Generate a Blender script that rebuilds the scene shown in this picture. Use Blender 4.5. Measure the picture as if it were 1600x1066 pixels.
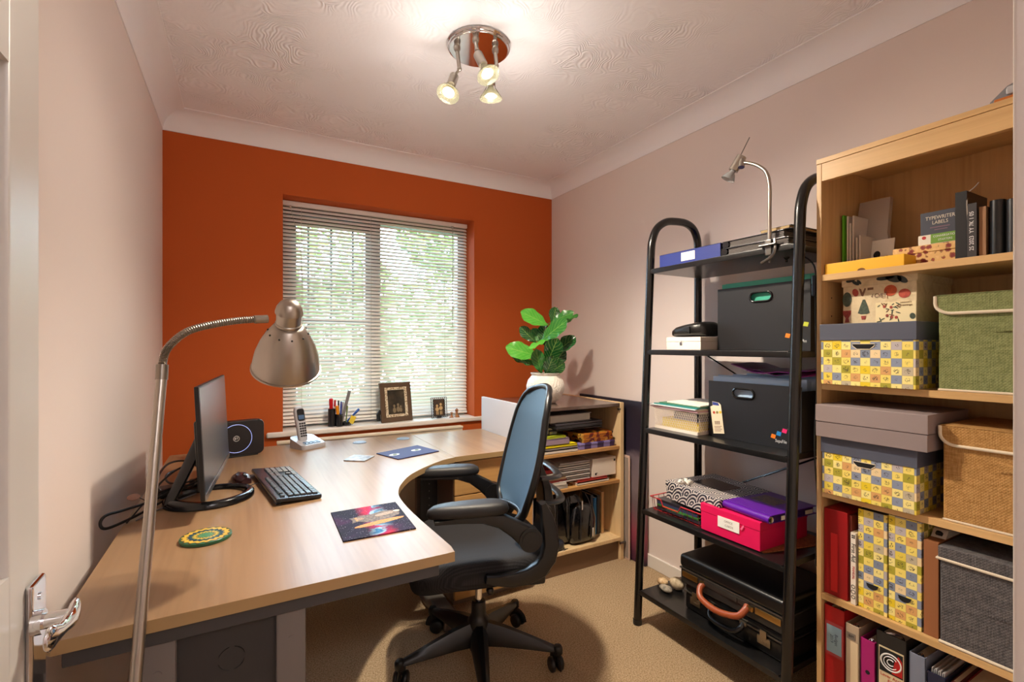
import bpy, bmesh, math, random
from mathutils import Vector, Matrix
random.seed(7)
PI = math.pi
SC = bpy.context.scene
COL = SC.collection
for _o in list(bpy.data.objects):
    bpy.data.objects.remove(_o)

# ------------------------------------------------------------------ camera, world, lights, exposure
CAM_H = 1.232
cam_data = bpy.data.cameras.new('camera'); cam = bpy.data.objects.new('camera', cam_data); COL.objects.link(cam)
cam.location = (0, 0, CAM_H); cam.rotation_euler = (PI / 2, 0, -math.radians(29.3))
cam_data.sensor_width = 36.0; cam_data.lens = 749.8 / 1600 * 36.0
cam_data.shift_y = 7.4 / 1600; cam_data.clip_start = 0.01
SC.camera = cam

world = bpy.data.worlds.new('overcast_daylight'); SC.world = world; world.use_nodes = True
_bg = world.node_tree.nodes['Background']
_bg.inputs[0].default_value = (0.58, 0.78, 1.0, 1); _bg.inputs[1].default_value = 25.0

def add_light(name, kind, loc, energy, color, **kw):
    d = bpy.data.lights.new(name, kind); d.energy = energy; d.color = color
    for k, v in kw.items(): setattr(d, k, v)
    o = bpy.data.objects.new(name, d); COL.objects.link(o); o.location = loc
    return o
def aim(o, target):
    o.rotation_euler = (Vector(target) - o.location).to_track_quat('-Z', 'Y').to_euler()

# daylight portal in the window opening (guides sampling of the sky, adds no light of its own)
_pl = add_light('window_portal', 'AREA', (0.777, 3.16, 1.41), 1.0, (1, 1, 1), shape='RECTANGLE', size=1.1, size_y=1.25)
_pl.rotation_euler = (-PI / 2, 0, 0); _pl.data.cycles.is_portal = True
# the three bulbs of the ceiling fitting (positions = in front of the lenses built below)
BULBS = [((0.679, 1.706, 2.187), (-0.36, -0.30, -0.88)), ((0.777, 1.559, 2.212), (0.20, -0.42, -0.88)), ((0.825, 1.635, 2.173), (0.06, 0.10, -0.99))]
for (_p, _d), _e in zip(BULBS, (13.0, 60.0, 62.0)):
    _l = add_light('ceiling_bulb_light', 'SPOT', Vector(_p) + Vector(_d) * 0.02, _e, (1.0, 0.87, 0.69), shadow_soft_size=0.022, spot_size=math.radians(140), spot_blend=1.0)
    aim(_l, Vector(_p) + Vector(_d))
    # added fill point ahead of each bulb, brightens the ceiling
    add_light('ceiling_fill_light', 'POINT', Vector(_p) + Vector(_d) * 0.11, 1.5, (1.0, 0.92, 0.82), shadow_soft_size=0.045)
# added fill lamp behind the camera, lights the room through the doorway
add_light('hallway_fill_light', 'POINT', (0.25, -1.0, 2.1), 12.0, (1.0, 0.98, 0.97), shadow_soft_size=0.14)

SC.view_settings.view_transform = 'Standard'; SC.view_settings.look = 'None'
SC.view_settings.gamma = 1.0; SC.view_settings.use_curve_mapping = False
SC.view_settings.exposure = 0.66
SC.cycles.use_denoising = True
SC.cycles.max_bounces = 12; SC.cycles.diffuse_bounces = 8; SC.cycles.glossy_bounces = 5
SC.cycles.transmission_bounces = 8; SC.cycles.transparent_max_bounces = 16
SC.cycles.caustics_reflective = False; SC.cycles.caustics_refractive = False
SC.cycles.sample_clamp_indirect = 4.0

# ------------------------------------------------------------------ colours and materials
def lin(c):
    return tuple(((v / 255) / 12.92 if v <= 10 else (((v / 255) + 0.055) / 1.055) ** 2.4) for v in c) + (1.0,)
_mats = {}
def mat(name, col, rough=0.5, metal=0.0, spec=0.5, bump=None, coat=0.0, emit=None, trans=0.0, alpha=1.0, sheen=0.0):
    if name in _mats: return _mats[name]
    m = bpy.data.materials.new(name); m.use_nodes = True
    nt = m.node_tree; b = nt.nodes['Principled BSDF']
    b.inputs['Base Color'].default_value = lin(col); b.inputs['Roughness'].default_value = rough
    b.inputs['Metallic'].default_value = metal; b.inputs['Specular IOR Level'].default_value = spec
    b.inputs['Coat Weight'].default_value = coat; b.inputs['Transmission Weight'].default_value = trans
    b.inputs['Alpha'].default_value = alpha; b.inputs['Sheen Weight'].default_value = sheen
    if emit:
        b.inputs['Emission Color'].default_value = lin(emit[0]); b.inputs['Emission Strength'].default_value = emit[1]
    if bump:
        sc, st, dist = bump[:3]
        tc = nt.nodes.new('ShaderNodeTexCoord'); n = nt.nodes.new('ShaderNodeTexNoise')
        n.inputs['Scale'].default_value = sc; n.inputs['Detail'].default_value = 4
        bp = nt.nodes.new('ShaderNodeBump'); bp.inputs['Strength'].default_value = st; bp.inputs['Distance'].default_value = dist
        nt.links.new(tc.outputs['Object'], n.inputs['Vector']); nt.links.new(n.outputs['Fac'], bp.inputs['Height'])
        nt.links.new(bp.outputs['Normal'], b.inputs['Normal'])
        if len(bump) > 3:                         # mottle the colour with the same noise
            mx = nt.nodes.new('ShaderNodeMix'); mx.data_type = 'RGBA'
            mx.inputs['A'].default_value = lin(col); mx.inputs['B'].default_value = lin(bump[3])
            rp = nt.nodes.new('ShaderNodeMapRange'); rp.inputs['From Min'].default_value = 0.35; rp.inputs['From Max'].default_value = 0.65
            nt.links.new(n.outputs['Fac'], rp.inputs['Value']); nt.links.new(rp.outputs['Result'], mx.inputs['Factor'])
            nt.links.new(mx.outputs['Result'], b.inputs['Base Color'])
    _mats[name] = m
    return m

def new_mat(name, rough=0.5, metal=0.0, spec=0.5):
    m = bpy.data.materials.new(name); m.use_nodes = True
    b = m.node_tree.nodes['Principled BSDF']
    b.inputs['Roughness'].default_value = rough; b.inputs['Metallic'].default_value = metal; b.inputs['Specular IOR Level'].default_value = spec
    _mats[name] = m
    return m, m.node_tree, b
class NT:
    """tiny helper to write node trees as expressions"""
    def __init__(s, nt): s.nt = nt
    def node(s, t, **kw):
        n = s.nt.nodes.new(t)
        for k, v in kw.items(): setattr(n, k, v)
        return n
    def put(s, sock, v):
        if hasattr(v, 'is_linked') or isinstance(v, bpy.types.NodeSocket): s.nt.links.new(v, sock)
        else: sock.default_value = v
    def m(s, op, a, b=0.0, c=0.0):
        n = s.node('ShaderNodeMath', operation=op)
        for i, v in enumerate((a, b, c)): s.put(n.inputs[i], v)
        return n.outputs[0]
    def mix(s, f, a, b):
        n = s.node('ShaderNodeMix', data_type='RGBA')
        s.put(n.inputs['Factor'], f); s.put(n.inputs['A'], a); s.put(n.inputs['B'], b)
        return n.outputs['Result']
    def obj(s): return s.node('ShaderNodeTexCoord').outputs['Object']
    def sep(s, v):
        n = s.node('ShaderNodeSeparateXYZ'); s.put(n.inputs[0], v); return n.outputs
    def comb(s, x, y, z=0.0):
        n = s.node('ShaderNodeCombineXYZ')
        for i, v in enumerate((x, y, z)): s.put(n.inputs[i], v)
        return n.outputs[0]
    def noise(s, v, scale, detail=3.0, dist=0.0, rough=0.5):
        n = s.node('ShaderNodeTexNoise'); s.put(n.inputs['Vector'], v)
        n.inputs['Scale'].default_value = scale; n.inputs['Detail'].default_value = detail
        n.inputs['Distortion'].default_value = dist; n.inputs['Roughness'].default_value = rough
        return n.outputs['Fac']
    def white(s, v):
        n = s.node('ShaderNodeTexWhiteNoise', noise_dimensions='3D'); s.put(n.inputs['Vector'], v); return n.outputs['Value']
    def mapping(s, v, scale=(1, 1, 1), rot=(0, 0, 0)):
        n = s.node('ShaderNodeMapping'); s.put(n.inputs['Vector'], v)
        n.inputs['Scale'].default_value = scale; n.inputs['Rotation'].default_value = rot
        return n.outputs[0]
    def ramp(s, f, stops, const=False):
        n = s.node('ShaderNodeValToRGB'); s.put(n.inputs[0], f)
        cr = n.color_ramp
        if const: cr.interpolation = 'CONSTANT'
        while len(cr.elements) < len(stops): cr.elements.new(0.5)
        for e, (p, c) in zip(cr.elements, stops): e.position = p; e.color = lin(c)
        return n.outputs[0]
    def bump(s, h, strength, dist, b):
        n = s.node('ShaderNodeBump'); n.inputs['Strength'].default_value = strength; n.inputs['Distance'].default_value = dist
        s.put(n.inputs['Height'], h); s.nt.links.new(n.outputs[0], b.inputs['Normal'])

def wood(name, c1, c2, axis='y', scale=1.0, rough=0.38, coat=0.0, figure=0.35):
    m, nt, b = new_mat(name, rough); t = NT(nt)
    st = {'x': (0.7, 14, 14), 'y': (14, 0.7, 14), 'z': (14, 14, 0.7)}[axis]
    v = t.mapping(t.obj(), tuple(k * scale for k in st))
    n1 = t.noise(v, 1.0, 5, 0.6, 0.6)
    st2 = {'x': (2, 60, 60), 'y': (60, 2, 60), 'z': (60, 60, 2)}[axis]
    n2 = t.noise(t.mapping(t.obj(), tuple(k * scale for k in st2)), 1.5, 2)
    f = t.m('ADD', t.m('MULTIPLY', n1, 1 - figure), t.m('MULTIPLY', n2, figure))
    col = t.ramp(f, [(0.32, c2), (0.52, c1), (0.70, tuple(min(255, int(k * 1.04)) for k in c1))])
    nt.links.new(col, b.inputs['Base Color']); b.inputs['Coat Weight'].default_value = coat
    t.bump(n2, 0.05, 0.002, b)
    return m

def fabric(name, c1, c2, scale=420, rough=0.9):
    m, nt, b = new_mat(name, rough, 0, 0.2); t = NT(nt)
    x, y, z = t.sep(t.obj())
    u = t.m('ADD', x, y)
    a = t.m('SINE', t.m('MULTIPLY', u, scale * 2)); c = t.m('SINE', t.m('MULTIPLY', z, scale * 2))
    n1 = t.noise(t.mapping(t.obj(), (40, 40, scale)), 1, 2); n2 = t.noise(t.mapping(t.obj(), (scale, scale, 40)), 1, 2)
    f = t.m('MULTIPLY', t.m('ADD', n1, n2), 0.5)
    nt.links.new(t.ramp(f, [(0.36, c2), (0.62, c1)]), b.inputs['Base Color'])
    t.bump(t.m('ADD', t.m('MULTIPLY', a, c), t.m('MULTIPLY', f, 2.0)), 0.35, 0.0012, b)
    return m

# ------------------------------------------------------------------ mesh builder
def frame_of(d):
    d = d.normalized(); up = Vector((0, 0, 1)) if abs(d.z) < 0.9 else Vector((1, 0, 0))
    a = d.cross(up).normalized(); return a, a.cross(d).normalized()
def spline(pts, n=8):
    pts = [Vector(p) for p in pts]; P = [pts[0] * 2 - pts[1]] + pts + [pts[-1] * 2 - pts[-2]]; out = []
    for i in range(1, len(P) - 2):
        p0, p1, p2, p3 = P[i - 1:i + 3]
        for k in range(n):
            t = k / n
            out.append(0.5 * ((2 * p1) + (p2 - p0) * t + (2 * p0 - 5 * p1 + 4 * p2 - p3) * t * t + (3 * p1 - p0 - 3 * p2 + p3) * t ** 3))
    out.append(pts[-1]); return out
class B:
    def __init__(s): s.bm = bmesh.new()
    def _xf(s, vs, M):
        if M is not None: bmesh.ops.transform(s.bm, matrix=M, verts=vs)
    def box(s, x0, x1, y0, y1, z0, z1, bev=0.0, seg=2, M=None, mi=0):
        x0, x1 = sorted((x0, x1)); y0, y1 = sorted((y0, y1)); z0, z1 = sorted((z0, z1))
        r = bmesh.ops.create_cube(s.bm, size=1.0)['verts']
        for v in r: v.co = Vector(((x0 + x1) / 2 + v.co.x * (x1 - x0), (y0 + y1) / 2 + v.co.y * (y1 - y0), (z0 + z1) / 2 + v.co.z * (z1 - z0)))
        if bev > 0:
            ed = list({e for v in r for e in v.link_edges})
            q = bmesh.ops.bevel(s.bm, geom=ed, offset=min(bev, (x1 - x0) * .49, (y1 - y0) * .49, (z1 - z0) * .49), segments=seg, profile=0.5, affect='EDGES')
            r = list({v for f in q['faces'] for v in f.verts} | {v for v in r if v.is_valid})
        fs = {f for v in r for f in v.link_faces}
        for f in fs: f.material_index = mi
        s._xf(r, M); return s
    def loft(s, rings, closed=True, cap0=True, cap1=True, M=None, mi=0, loop=False):
        R = [[s.bm.verts.new(p) for p in ring] for ring in rings]
        n = len(R[0]); lim = n if closed else n - 1
        pairs = list(zip(R[:-1], R[1:])) + ([(R[-1], R[0])] if loop else [])
        for a, b in pairs:
            for i in range(lim):
                j = (i + 1) % n
                f = s.bm.faces.new((a[i], a[j], b[j], b[i])); f.material_index = mi
        if closed and not loop:
            if cap0: s.bm.faces.new(R[0][::-1]).material_index = mi
            if cap1: s.bm.faces.new(R[-1]).material_index = mi
        s._xf([v for r in R for v in r], M); return s
    def tube(s, pts, r, n=10, M=None, mi=0, loop=False, flat=1.0):
        pts = [Vector(p) for p in pts]; rad = r if isinstance(r, (list, tuple)) else [r] * len(pts)
        rings = []; prev = None; N = len(pts)
        for i, p in enumerate(pts):
            if loop: d = pts[(i + 1) % N] - pts[i - 1]
            else: d = pts[min(i + 1, N - 1)] - pts[max(i - 1, 0)]
            if prev is None: a, b = frame_of(d)
            else:
                d = d.normalized(); a = (prev - d * prev.dot(d)).normalized(); b = a.cross(d).normalized()
            prev = a
            rings.append([p + (a * math.cos(2 * PI * k / n) + b * math.sin(2 * PI * k / n) * flat) * rad[i] for k in range(n)])
        return s.loft(rings, M=M, mi=mi, loop=loop)
    def cyl(s, p0, p1, r0, r1=None, n=20, M=None, mi=0):
        return s.tube([p0, p1], [r0, r0 if r1 is None else r1], n, M, mi)
    def lathe(s, prof, n=32, M=None, mi=0):
        rings = [[(max(r, 1e-5) * math.cos(2 * PI * k / n), max(r, 1e-5) * math.sin(2 * PI * k / n), z) for k in range(n)] for r, z in prof]
        s.loft(rings, cap0=prof[0][0] > 1e-4, cap1=prof[-1][0] > 1e-4, M=M, mi=mi); return s
    def prism(s, poly, h0, h1, M=None, mi=0, bev=0.0):
        a = [s.bm.verts.new((x, y, h0)) for x, y in poly]; b = [s.bm.verts.new((x, y, h1)) for x, y in poly]
        n = len(poly); fs = [s.bm.faces.new(a[::-1]), s.bm.faces.new(b)]
        for i in range(n): fs.append(s.bm.faces.new((a[i], a[(i + 1) % n], b[(i + 1) % n], b[i])))
        for f in fs: f.material_index = mi
        bmesh.ops.recalc_face_normals(s.bm, faces=fs)
        vs = a + b
        if bev:
            ed = list({e for f in fs[:2] for e in f.edges})
            q = bmesh.ops.bevel(s.bm, geom=ed, offset=bev, segments=2, profile=0.5, affect='EDGES')
            vs = [v for v in list({v for f in q['faces'] for v in f.verts}) + vs if v.is_valid]; vs = list(set(vs))
        s._xf(vs, M); return s
    def ball(s, c, r, n=12, sc=(1, 1, 1), M=None, mi=0):
        q = bmesh.ops.create_uvsphere(s.bm, u_segments=n, v_segments=max(6, n * 2 // 3), radius=r)['verts']
        for v in q: v.co = Vector((c[0] + v.co.x * sc[0], c[1] + v.co.y * sc[1], c[2] + v.co.z * sc[2]))
        for f in {f for v in q for f in v.link_faces}: f.material_index = mi
        s._xf(q, M); return s
    def pillow(s, cx, cy, hx, hy, layers, ex=4.0, n=44, M=None, mi=0):
        rings = []
        for sc, z in layers:
            ring = []
            for k in range(n):
                t = 2 * PI * k / n; c, q = math.cos(t), math.sin(t)
                ring.append((cx + hx * sc * math.copysign(abs(c) ** (2 / ex), c), cy + hy * sc * math.copysign(abs(q) ** (2 / ex), q), z))
            rings.append(ring)
        return s.loft(rings, M=M, mi=mi)
    def ribbon(s, pts, wid, y0, y1, M=None, mi=0):
        """flat bar following pts in the xz plane, extruded from y0 to y1"""
        L = []; R = []
        for i, (x, z) in enumerate(pts):
            a = pts[max(0, i - 1)]; b = pts[min(len(pts) - 1, i + 1)]
            d = Vector((b[0] - a[0], b[1] - a[1])).normalized(); nrm = Vector((-d.y, d.x)); w = wid[i] / 2
            L.append((x + nrm.x * w, z + nrm.y * w)); R.append((x - nrm.x * w, z - nrm.y * w))
        e = min(0.006, abs(y1 - y0) * 0.3)
        rings = []
        for (l, r) in zip(L, R):
            lx, lz = l; rx, rz = r; k = 0.12
            il = (lx + (rx - lx) * k, lz + (rz - lz) * k); ir = (rx + (lx - rx) * k, rz + (lz - rz) * k)
            rings.append([(il[0], y0, il[1]), (ir[0], y0, ir[1]), (rx, y0 + e, rz), (rx, y1 - e, rz), (ir[0], y1, ir[1]), (il[0], y1, il[1]), (lx, y1 - e, lz), (lx, y0 + e, lz)])
        return s.loft(rings, M=M, mi=mi)
    def quad(s, pts, mi=0):
        f = s.bm.faces.new([s.bm.verts.new(p) for p in pts]); f.material_index = mi; return s

def circle2(cx, cy, r, n=24, ry=None, a0=0, a1=2 * PI, end=False):
    ry = r if ry is None else ry
    return [(cx + r * math.cos(a0 + (a1 - a0) * k / (n - (1 if end else 0))), cy + ry * math.sin(a0 + (a1 - a0) * k / (n - (1 if end else 0)))) for k in range(n)]
def rrect(x0, x1, y0, y1, r, n=6):
    out = []
    for cx, cy, a in ((x1 - r, y1 - r, 0), (x0 + r, y1 - r, PI / 2), (x0 + r, y0 + r, PI), (x1 - r, y0 + r, 1.5 * PI)):
        out += [(cx + r * math.cos(a + PI / 2 * k / n), cy + r * math.sin(a + PI / 2 * k / n)) for k in range(n + 1)]
    return out
# matrices that lay an xy drawing (z = outward) on a face: FX faces -X, FY faces -Y, FZ lies flat
def face_x(x, y, z): return Matrix(((0, 0, -1, x), (-1, 0, 0, y), (0, 1, 0, z), (0, 0, 0, 1)))
def face_y(x, y, z): return Matrix(((1, 0, 0, x), (0, 0, -1, y), (0, 1, 0, z), (0, 0, 0, 1)))
def face_z(x, y, z, a=0.0): return Matrix.Translation((x, y, z)) @ Matrix.Rotation(a, 4, 'Z')

def root_of(o):
    while o.parent is not None: o = o.parent
    return o
def part(name, b, m, parent=None, local=False, smooth=35, label=None, kind=None):
    me = bpy.data.meshes.new(name)
    bm = b.bm
    if parent is not None and not local:
        r = root_of(parent)
        if r.type == 'EMPTY':
            Mr = Matrix.Translation(r.location) @ r.rotation_euler.to_matrix().to_4x4()
            bmesh.ops.transform(bm, matrix=Mr.inverted(), verts=bm.verts)
    bmesh.ops.recalc_face_normals(bm, faces=bm.faces)
    bm.to_mesh(me); bm.free()
    for x in (m if isinstance(m, (list, tuple)) else [m]): me.materials.append(x)
    if smooth:
        me.shade_smooth(); me.set_sharp_from_angle(angle=math.radians(smooth))
    o = bpy.data.objects.new(name, me); COL.objects.link(o)
    if smooth and smooth <= 50:                 # keep flat faces flat beside their rounded edges
        w = o.modifiers.new('weighted_normal', 'WEIGHTED_NORMAL'); w.keep_sharp = True; w.weight = 80
    if parent is not None: o.parent = parent
    if label: o['label'] = label
    if kind: o['kind'] = kind
    return o
def tag(o, label, cat, group=None):
    o['label'] = label; o['category'] = cat
    if group: o['group'] = group
    return o
def thing(name, label, cat, loc=(0, 0, 0), rotz=0.0, group=None, rot=None):
    o = bpy.data.objects.new(name, None); COL.objects.link(o); o.empty_display_size = 0.05
    o.location = loc; o.rotation_euler = rot if rot else (0, 0, rotz)
    return tag(o, label, cat, group)
def struct(name, b, m, parent=None, smooth=35):
    o = part(name, b, m, parent, smooth=smooth)
    if parent is None: o['kind'] = 'structure'
    return o
def copy_tree(o, parent=None):
    c = o.copy(); COL.objects.link(c)
    if parent is not None: c.parent = parent
    for ch in [k for k in bpy.data.objects if k.parent == o]: copy_tree(ch, c)
    return c
def text(name, s, size, m, M, parent, align='CENTER', space=1.0, local=False, sx=1.0, depth=0.0002):
    cu = bpy.data.curves.new(name, 'FONT'); cu.body = s; cu.size = size; cu.align_x = align; cu.align_y = 'CENTER'
    cu.extrude = depth; cu.space_line = space; cu.resolution_u = 3
    cu.materials.append(m)
    tmp = bpy.data.objects.new(name, cu); COL.objects.link(tmp)
    me = bpy.data.meshes.new_from_object(tmp.evaluated_get(bpy.context.evaluated_depsgraph_get()))
    bpy.data.objects.remove(tmp); bpy.data.curves.remove(cu)
    me.name = name
    if not me.materials: me.materials.append(m)
    o = bpy.data.objects.new(name, me); COL.objects.link(o); o.parent = parent
    if not local:
        r = root_of(parent)
        M = (Matrix.Translation(r.location) @ r.rotation_euler.to_matrix().to_4x4()).inverted() @ M
    o.matrix_local = M @ Matrix.Diagonal((sx, 1, 1, 1))
    return o
# ------------------------------------------------------------------ shared materials
BLACKP = mat('black_plastic', (22, 22, 24), 0.42)
BLACKG = mat('black_gloss', (16, 16, 18), 0.18)
BLACKM = mat('black_painted_metal', (9, 9, 10), 0.26, 0, 0.6)
CHROME = mat('chrome', (225, 225, 228), 0.07, 1.0)
NICKEL = mat('brushed_nickel', (176, 168, 158), 0.33, 1.0)
STEELD = mat('dark_steel', (120, 116, 112), 0.3, 1.0)
WHITEP = mat('white_paper', (236, 232, 224), 0.7)
CREAMP = mat('cream_paper', (228, 214, 190), 0.75)
WHITEG = mat('white_gloss_paint', (226, 220, 214), 0.32)
DGREY = mat('dark_grey_metal', (62, 60, 62), 0.5, 0.0, 0.5)
MGREY = mat('mid_grey_metal', (112, 106, 104), 0.5)
GREYP = mat('grey_plastic', (118, 120, 124), 0.45)
RED = mat('red_board', (176, 22, 26), 0.45)
INK = mat('black_ink', (18, 18, 20), 0.7)
WINK = mat('white_ink', (226, 226, 226), 0.7)

# ------------------------------------------------------------------ room
XL, XR, YB, ZC = -0.349, 1.985, 2.94, 2.402
m_wall = mat('peach_emulsion', (226, 213, 208), 0.85, 0, 0.25, bump=(90, 0.06, 0.004))
m_orange = mat('burnt_orange_emulsion', (188, 88, 36), 0.8, 0, 0.25, bump=(120, 0.06, 0.004))
# combed plaster ceiling
m_ceil, nt, b_ = new_mat('combed_plaster_ceiling', 0.8, 0, 0.25); t = NT(nt)
b_.inputs['Base Color'].default_value = lin((244, 243, 248))
_v = t.obj(); _w = t.noise(_v, 2.2, 2); _nz = t.node('ShaderNodeTexNoise'); _nz.inputs['Scale'].default_value = 6.0
nt.links.new(_v, _nz.inputs['Vector'])
_add = t.node('ShaderNodeVectorMath', operation='MULTIPLY_ADD'); nt.links.new(_nz.outputs['Color'], _add.inputs[0])
_add.inputs[1].default_value = (0.20, 0.20, 0.0); nt.links.new(_v, _add.inputs[2])
_vo = t.node('ShaderNodeTexVoronoi'); _vo.inputs['Scale'].default_value = 4.6; nt.links.new(_add.outputs[0], _vo.inputs['Vector'])
_rings = t.m('SINE', t.m('MULTIPLY', _vo.outputs['Distance'], 120.0))
_patch = t.node('ShaderNodeMapRange'); _patch.inputs['From Min'].default_value = 0.42; _patch.inputs['From Max'].default_value = 0.62
nt.links.new(t.noise(_v, 3.1, 3), _patch.inputs['Value'])
_h = t.m('ADD', t.m('MULTIPLY', _rings, _patch.outputs[0]), t.m('MULTIPLY', t.noise(_v, 60, 3), 0.5))
t.bump(_h, 0.5, 0.003, b_)
# carpet
m_carpet, nt, b_ = new_mat('beige_twist_carpet', 0.95, 0, 0.1); t = NT(nt)
_v = t.obj(); _n1 = t.noise(_v, 190, 3); _n2 = t.noise(_v, 620, 2); _n3 = t.noise(_v, 5, 3)
_c = t.ramp(t.m('ADD', t.m('MULTIPLY', _n1, 0.6), t.m('MULTIPLY', _n2, 0.4)), [(0.38, (178, 144, 108)), (0.5, (230, 198, 158)), (0.62, (250, 230, 196))])
nt.links.new(t.mix(t.m('MULTIPLY', _n3, 0.25), _c, lin((196, 158, 116))), b_.inputs['Base Color'])
t.bump(t.m('ADD', _n1, t.m('MULTIPLY', _n2, 0.6)), 1.0, 0.012, b_)

b = B(); b.box(XL - 0.3, XR + 0.12, -1.7, YB + 0.25, -0.08, 0.0); struct('floor', b, m_carpet)
b = B(); b.box(XL - 0.3, XR + 0.12, -1.7, YB + 0.25, ZC, ZC + 0.08); struct('ceiling', b, m_ceil)
b = B(); b.box(XL - 0.12, XL, 0.12, YB, 0, ZC); struct('wall_left', b, m_wall)
b = B(); b.box(XR, XR + 0.12, -0.02, YB, 0, ZC); struct('wall_right', b, m_wall)
WX0, WX1, WZ0, WZ1 = 0.194, 1.359, 0.757, 2.073
b = B()
b.box(XL - 0.12, WX0, YB, YB + 0.25, 0, ZC); b.box(WX1, XR + 0.12, YB, YB + 0.25, 0, ZC)
b.box(WX0, WX1, YB, YB + 0.25, WZ1, ZC); b.box(WX0, WX1, YB, YB + 0.25, 0, 0.727)
struct('wall_back', b, m_orange)
# front wall with the doorway the camera looks through, and the hallway behind it
DX0, DX1 = -0.21, 0.47
b = B(); b.box(XL - 0.3, DX0 - 0.03, 0.02, 0.12, 0, ZC); b.box(DX1 + 0.03, XR, 0.02, 0.12, 0, ZC); b.box(DX0 - 0.03, DX1 + 0.03, 0.02, 0.12, 2.05, ZC)
struct('wall_front', b, m_wall)
b = B(); b.box(DX1, DX1 + 0.03, 0.015, 0.122, 0, 2.05, 0.003); b.box(DX0 - 0.03, DX0, 0.015, 0.098, 0, 2.05, 0.003); b.box(DX0, DX1, 0.015, 0.122, 2.02, 2.05, 0.003)
struct('trim_1', b, WHITEG)
b = B(); b.box(XL - 0.3, XL - 0.2, -1.7, 0.02, 0, ZC); b.box(1.3, 1.4, -1.7, 0.02, 0, ZC); b.box(XL - 0.2, 1.3, -1.7, -1.6, 0, ZC)
struct('wall_hallway', b, m_wall)
# coving: concave quarter round with small lips, mitred in the corners
m_cove = mat('white_coving', (242, 240, 244), 0.7)
def cove_profile(k=0.09):
    pr = [(0, 2.309), (0.004, 2.309), (0.004, 2.314)]
    for i in range(1, 9):
        a = PI - (PI / 2) * i / 9
        pr.append((k + k * math.cos(a) * 0.96, ZC - k + k * math.sin(a) * 0.96))
    return pr + [(k + 0.002, ZC - 0.004), (k + 0.008, ZC - 0.004), (k + 0.008, ZC), (0, ZC)]
def cove(name, pos):
    b = B(); rings = [[pos(d, e) + (z,) for d, z in cove_profile()] for e in (0, 1)]
    b.loft(rings); struct(name, b, m_cove, smooth=30)
cove('trim_2', lambda d, e: (XL + d, 0.12 if e == 0 else YB - d))
cove('trim_3', lambda d, e: ((XL + d) if e == 0 else (XR - d), YB - d))
cove('trim_4', lambda d, e: (XR - d, 0.12 if e == 0 else YB - d))
def skirting(name, x0, x1, y0, y1):
    b = B(); b.box(x0, x1, y0, y1, 0, 0.07, 0.004); struct(name, b, WHITEG)
skirting('baseboard_left', XL, XL + 0.014, 0.12, YB); skirting('baseboard_right', XR - 0.014, XR, 0.12, YB)
skirting('baseboard_back', XL + 0.014, XR - 0.014, YB - 0.014, YB)
# window board with a rounded nose
b = B(); b.box(0.112, 1.432, YB - 0.022, YB, 0.727, 0.757, 0.009, 4); b.box(WX0, WX1, YB - 0.004, 3.13, 0.727, 0.757)
struct('trim_5', b, WHITEG)

# window: outer frame, centre mullion, one casement with leaded glass
m_frame = mat('backlit_window_frame', (92, 80, 72), 0.4)  # backlit silhouette put into the frame colour as a darker tone
m_glass, nt, b_ = new_mat('window_glass', 0.02); t = NT(nt)
_tr = t.node('ShaderNodeBsdfTransparent'); _gl = t.node('ShaderNodeBsdfGlossy'); _gl.inputs['Roughness'].default_value = 0.02
_tr.inputs[0].default_value = (0.94, 0.96, 0.95, 1)
_lw = t.node('ShaderNodeFresnel'); _lw.inputs[0].default_value = 1.45; _mx = t.node('ShaderNodeMixShader')
nt.links.new(_lw.outputs[0], _mx.inputs[0]); nt.links.new(_tr.outputs[0], _mx.inputs[1]); nt.links.new(_gl.outputs[0], _mx.inputs[2])
nt.links.new(_mx.outputs[0], nt.nodes['Material Output'].inputs[0])
b = B(); Y0, Y1 = 3.11, 3.17
b.box(WX0, WX0 + 0.05, Y0, Y1, WZ0, WZ1, .004); b.box(WX1 - 0.05, WX1, Y0, Y1, WZ0, WZ1, .004)
b.box(WX0, WX1, Y0, Y1, WZ1 - 0.06, WZ1, .004); b.box(WX0, WX1, Y0, Y1, WZ0, WZ0 + 0.06, .004)
b.box(0.715, 0.775, Y0, Y1, WZ0, WZ1, .004)
win = struct('window_1', b, m_frame)
b = B(); A = (0.244, 0.715)
b.box(A[0], A[0] + 0.035, Y0 + .01, Y1, 0.82, 2.01, .003); b.box(A[1] - 0.035, A[1], Y0 + .01, Y1, 0.82, 2.01, .003)
b.box(A[0], A[1], Y0 + .01, Y1, 1.955, 2.01, .003); b.box(A[0], A[1], Y0 + .01, Y1, 0.82, 0.875, .003)
part('casement', b, m_frame, win)
b = B(); b.box(0.279, 0.68, 3.138, 3.144, 0.87, 1.96); part('pane', b, m_glass, win)
b = B(); b.box(0.775, 1.309, 3.138, 3.144, 0.81, 2.02); part('pane', b, m_glass, win)
m_lead = mat('lead_came', (54, 56, 62), 0.6)
for x in (0.346, 0.477, 0.607):
    b = B(); b.box(x - 0.006, x + 0.006, 3.132, 3.150, 0.87, 1.96); part('glazing_bar', b, m_lead, win)
for z in (1.14, 1.38, 1.616):
    b = B(); b.box(0.279, 0.68, 3.130, 3.137, z - 0.006, z + 0.006); part('glazing_bar', b, m_lead, win)

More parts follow.
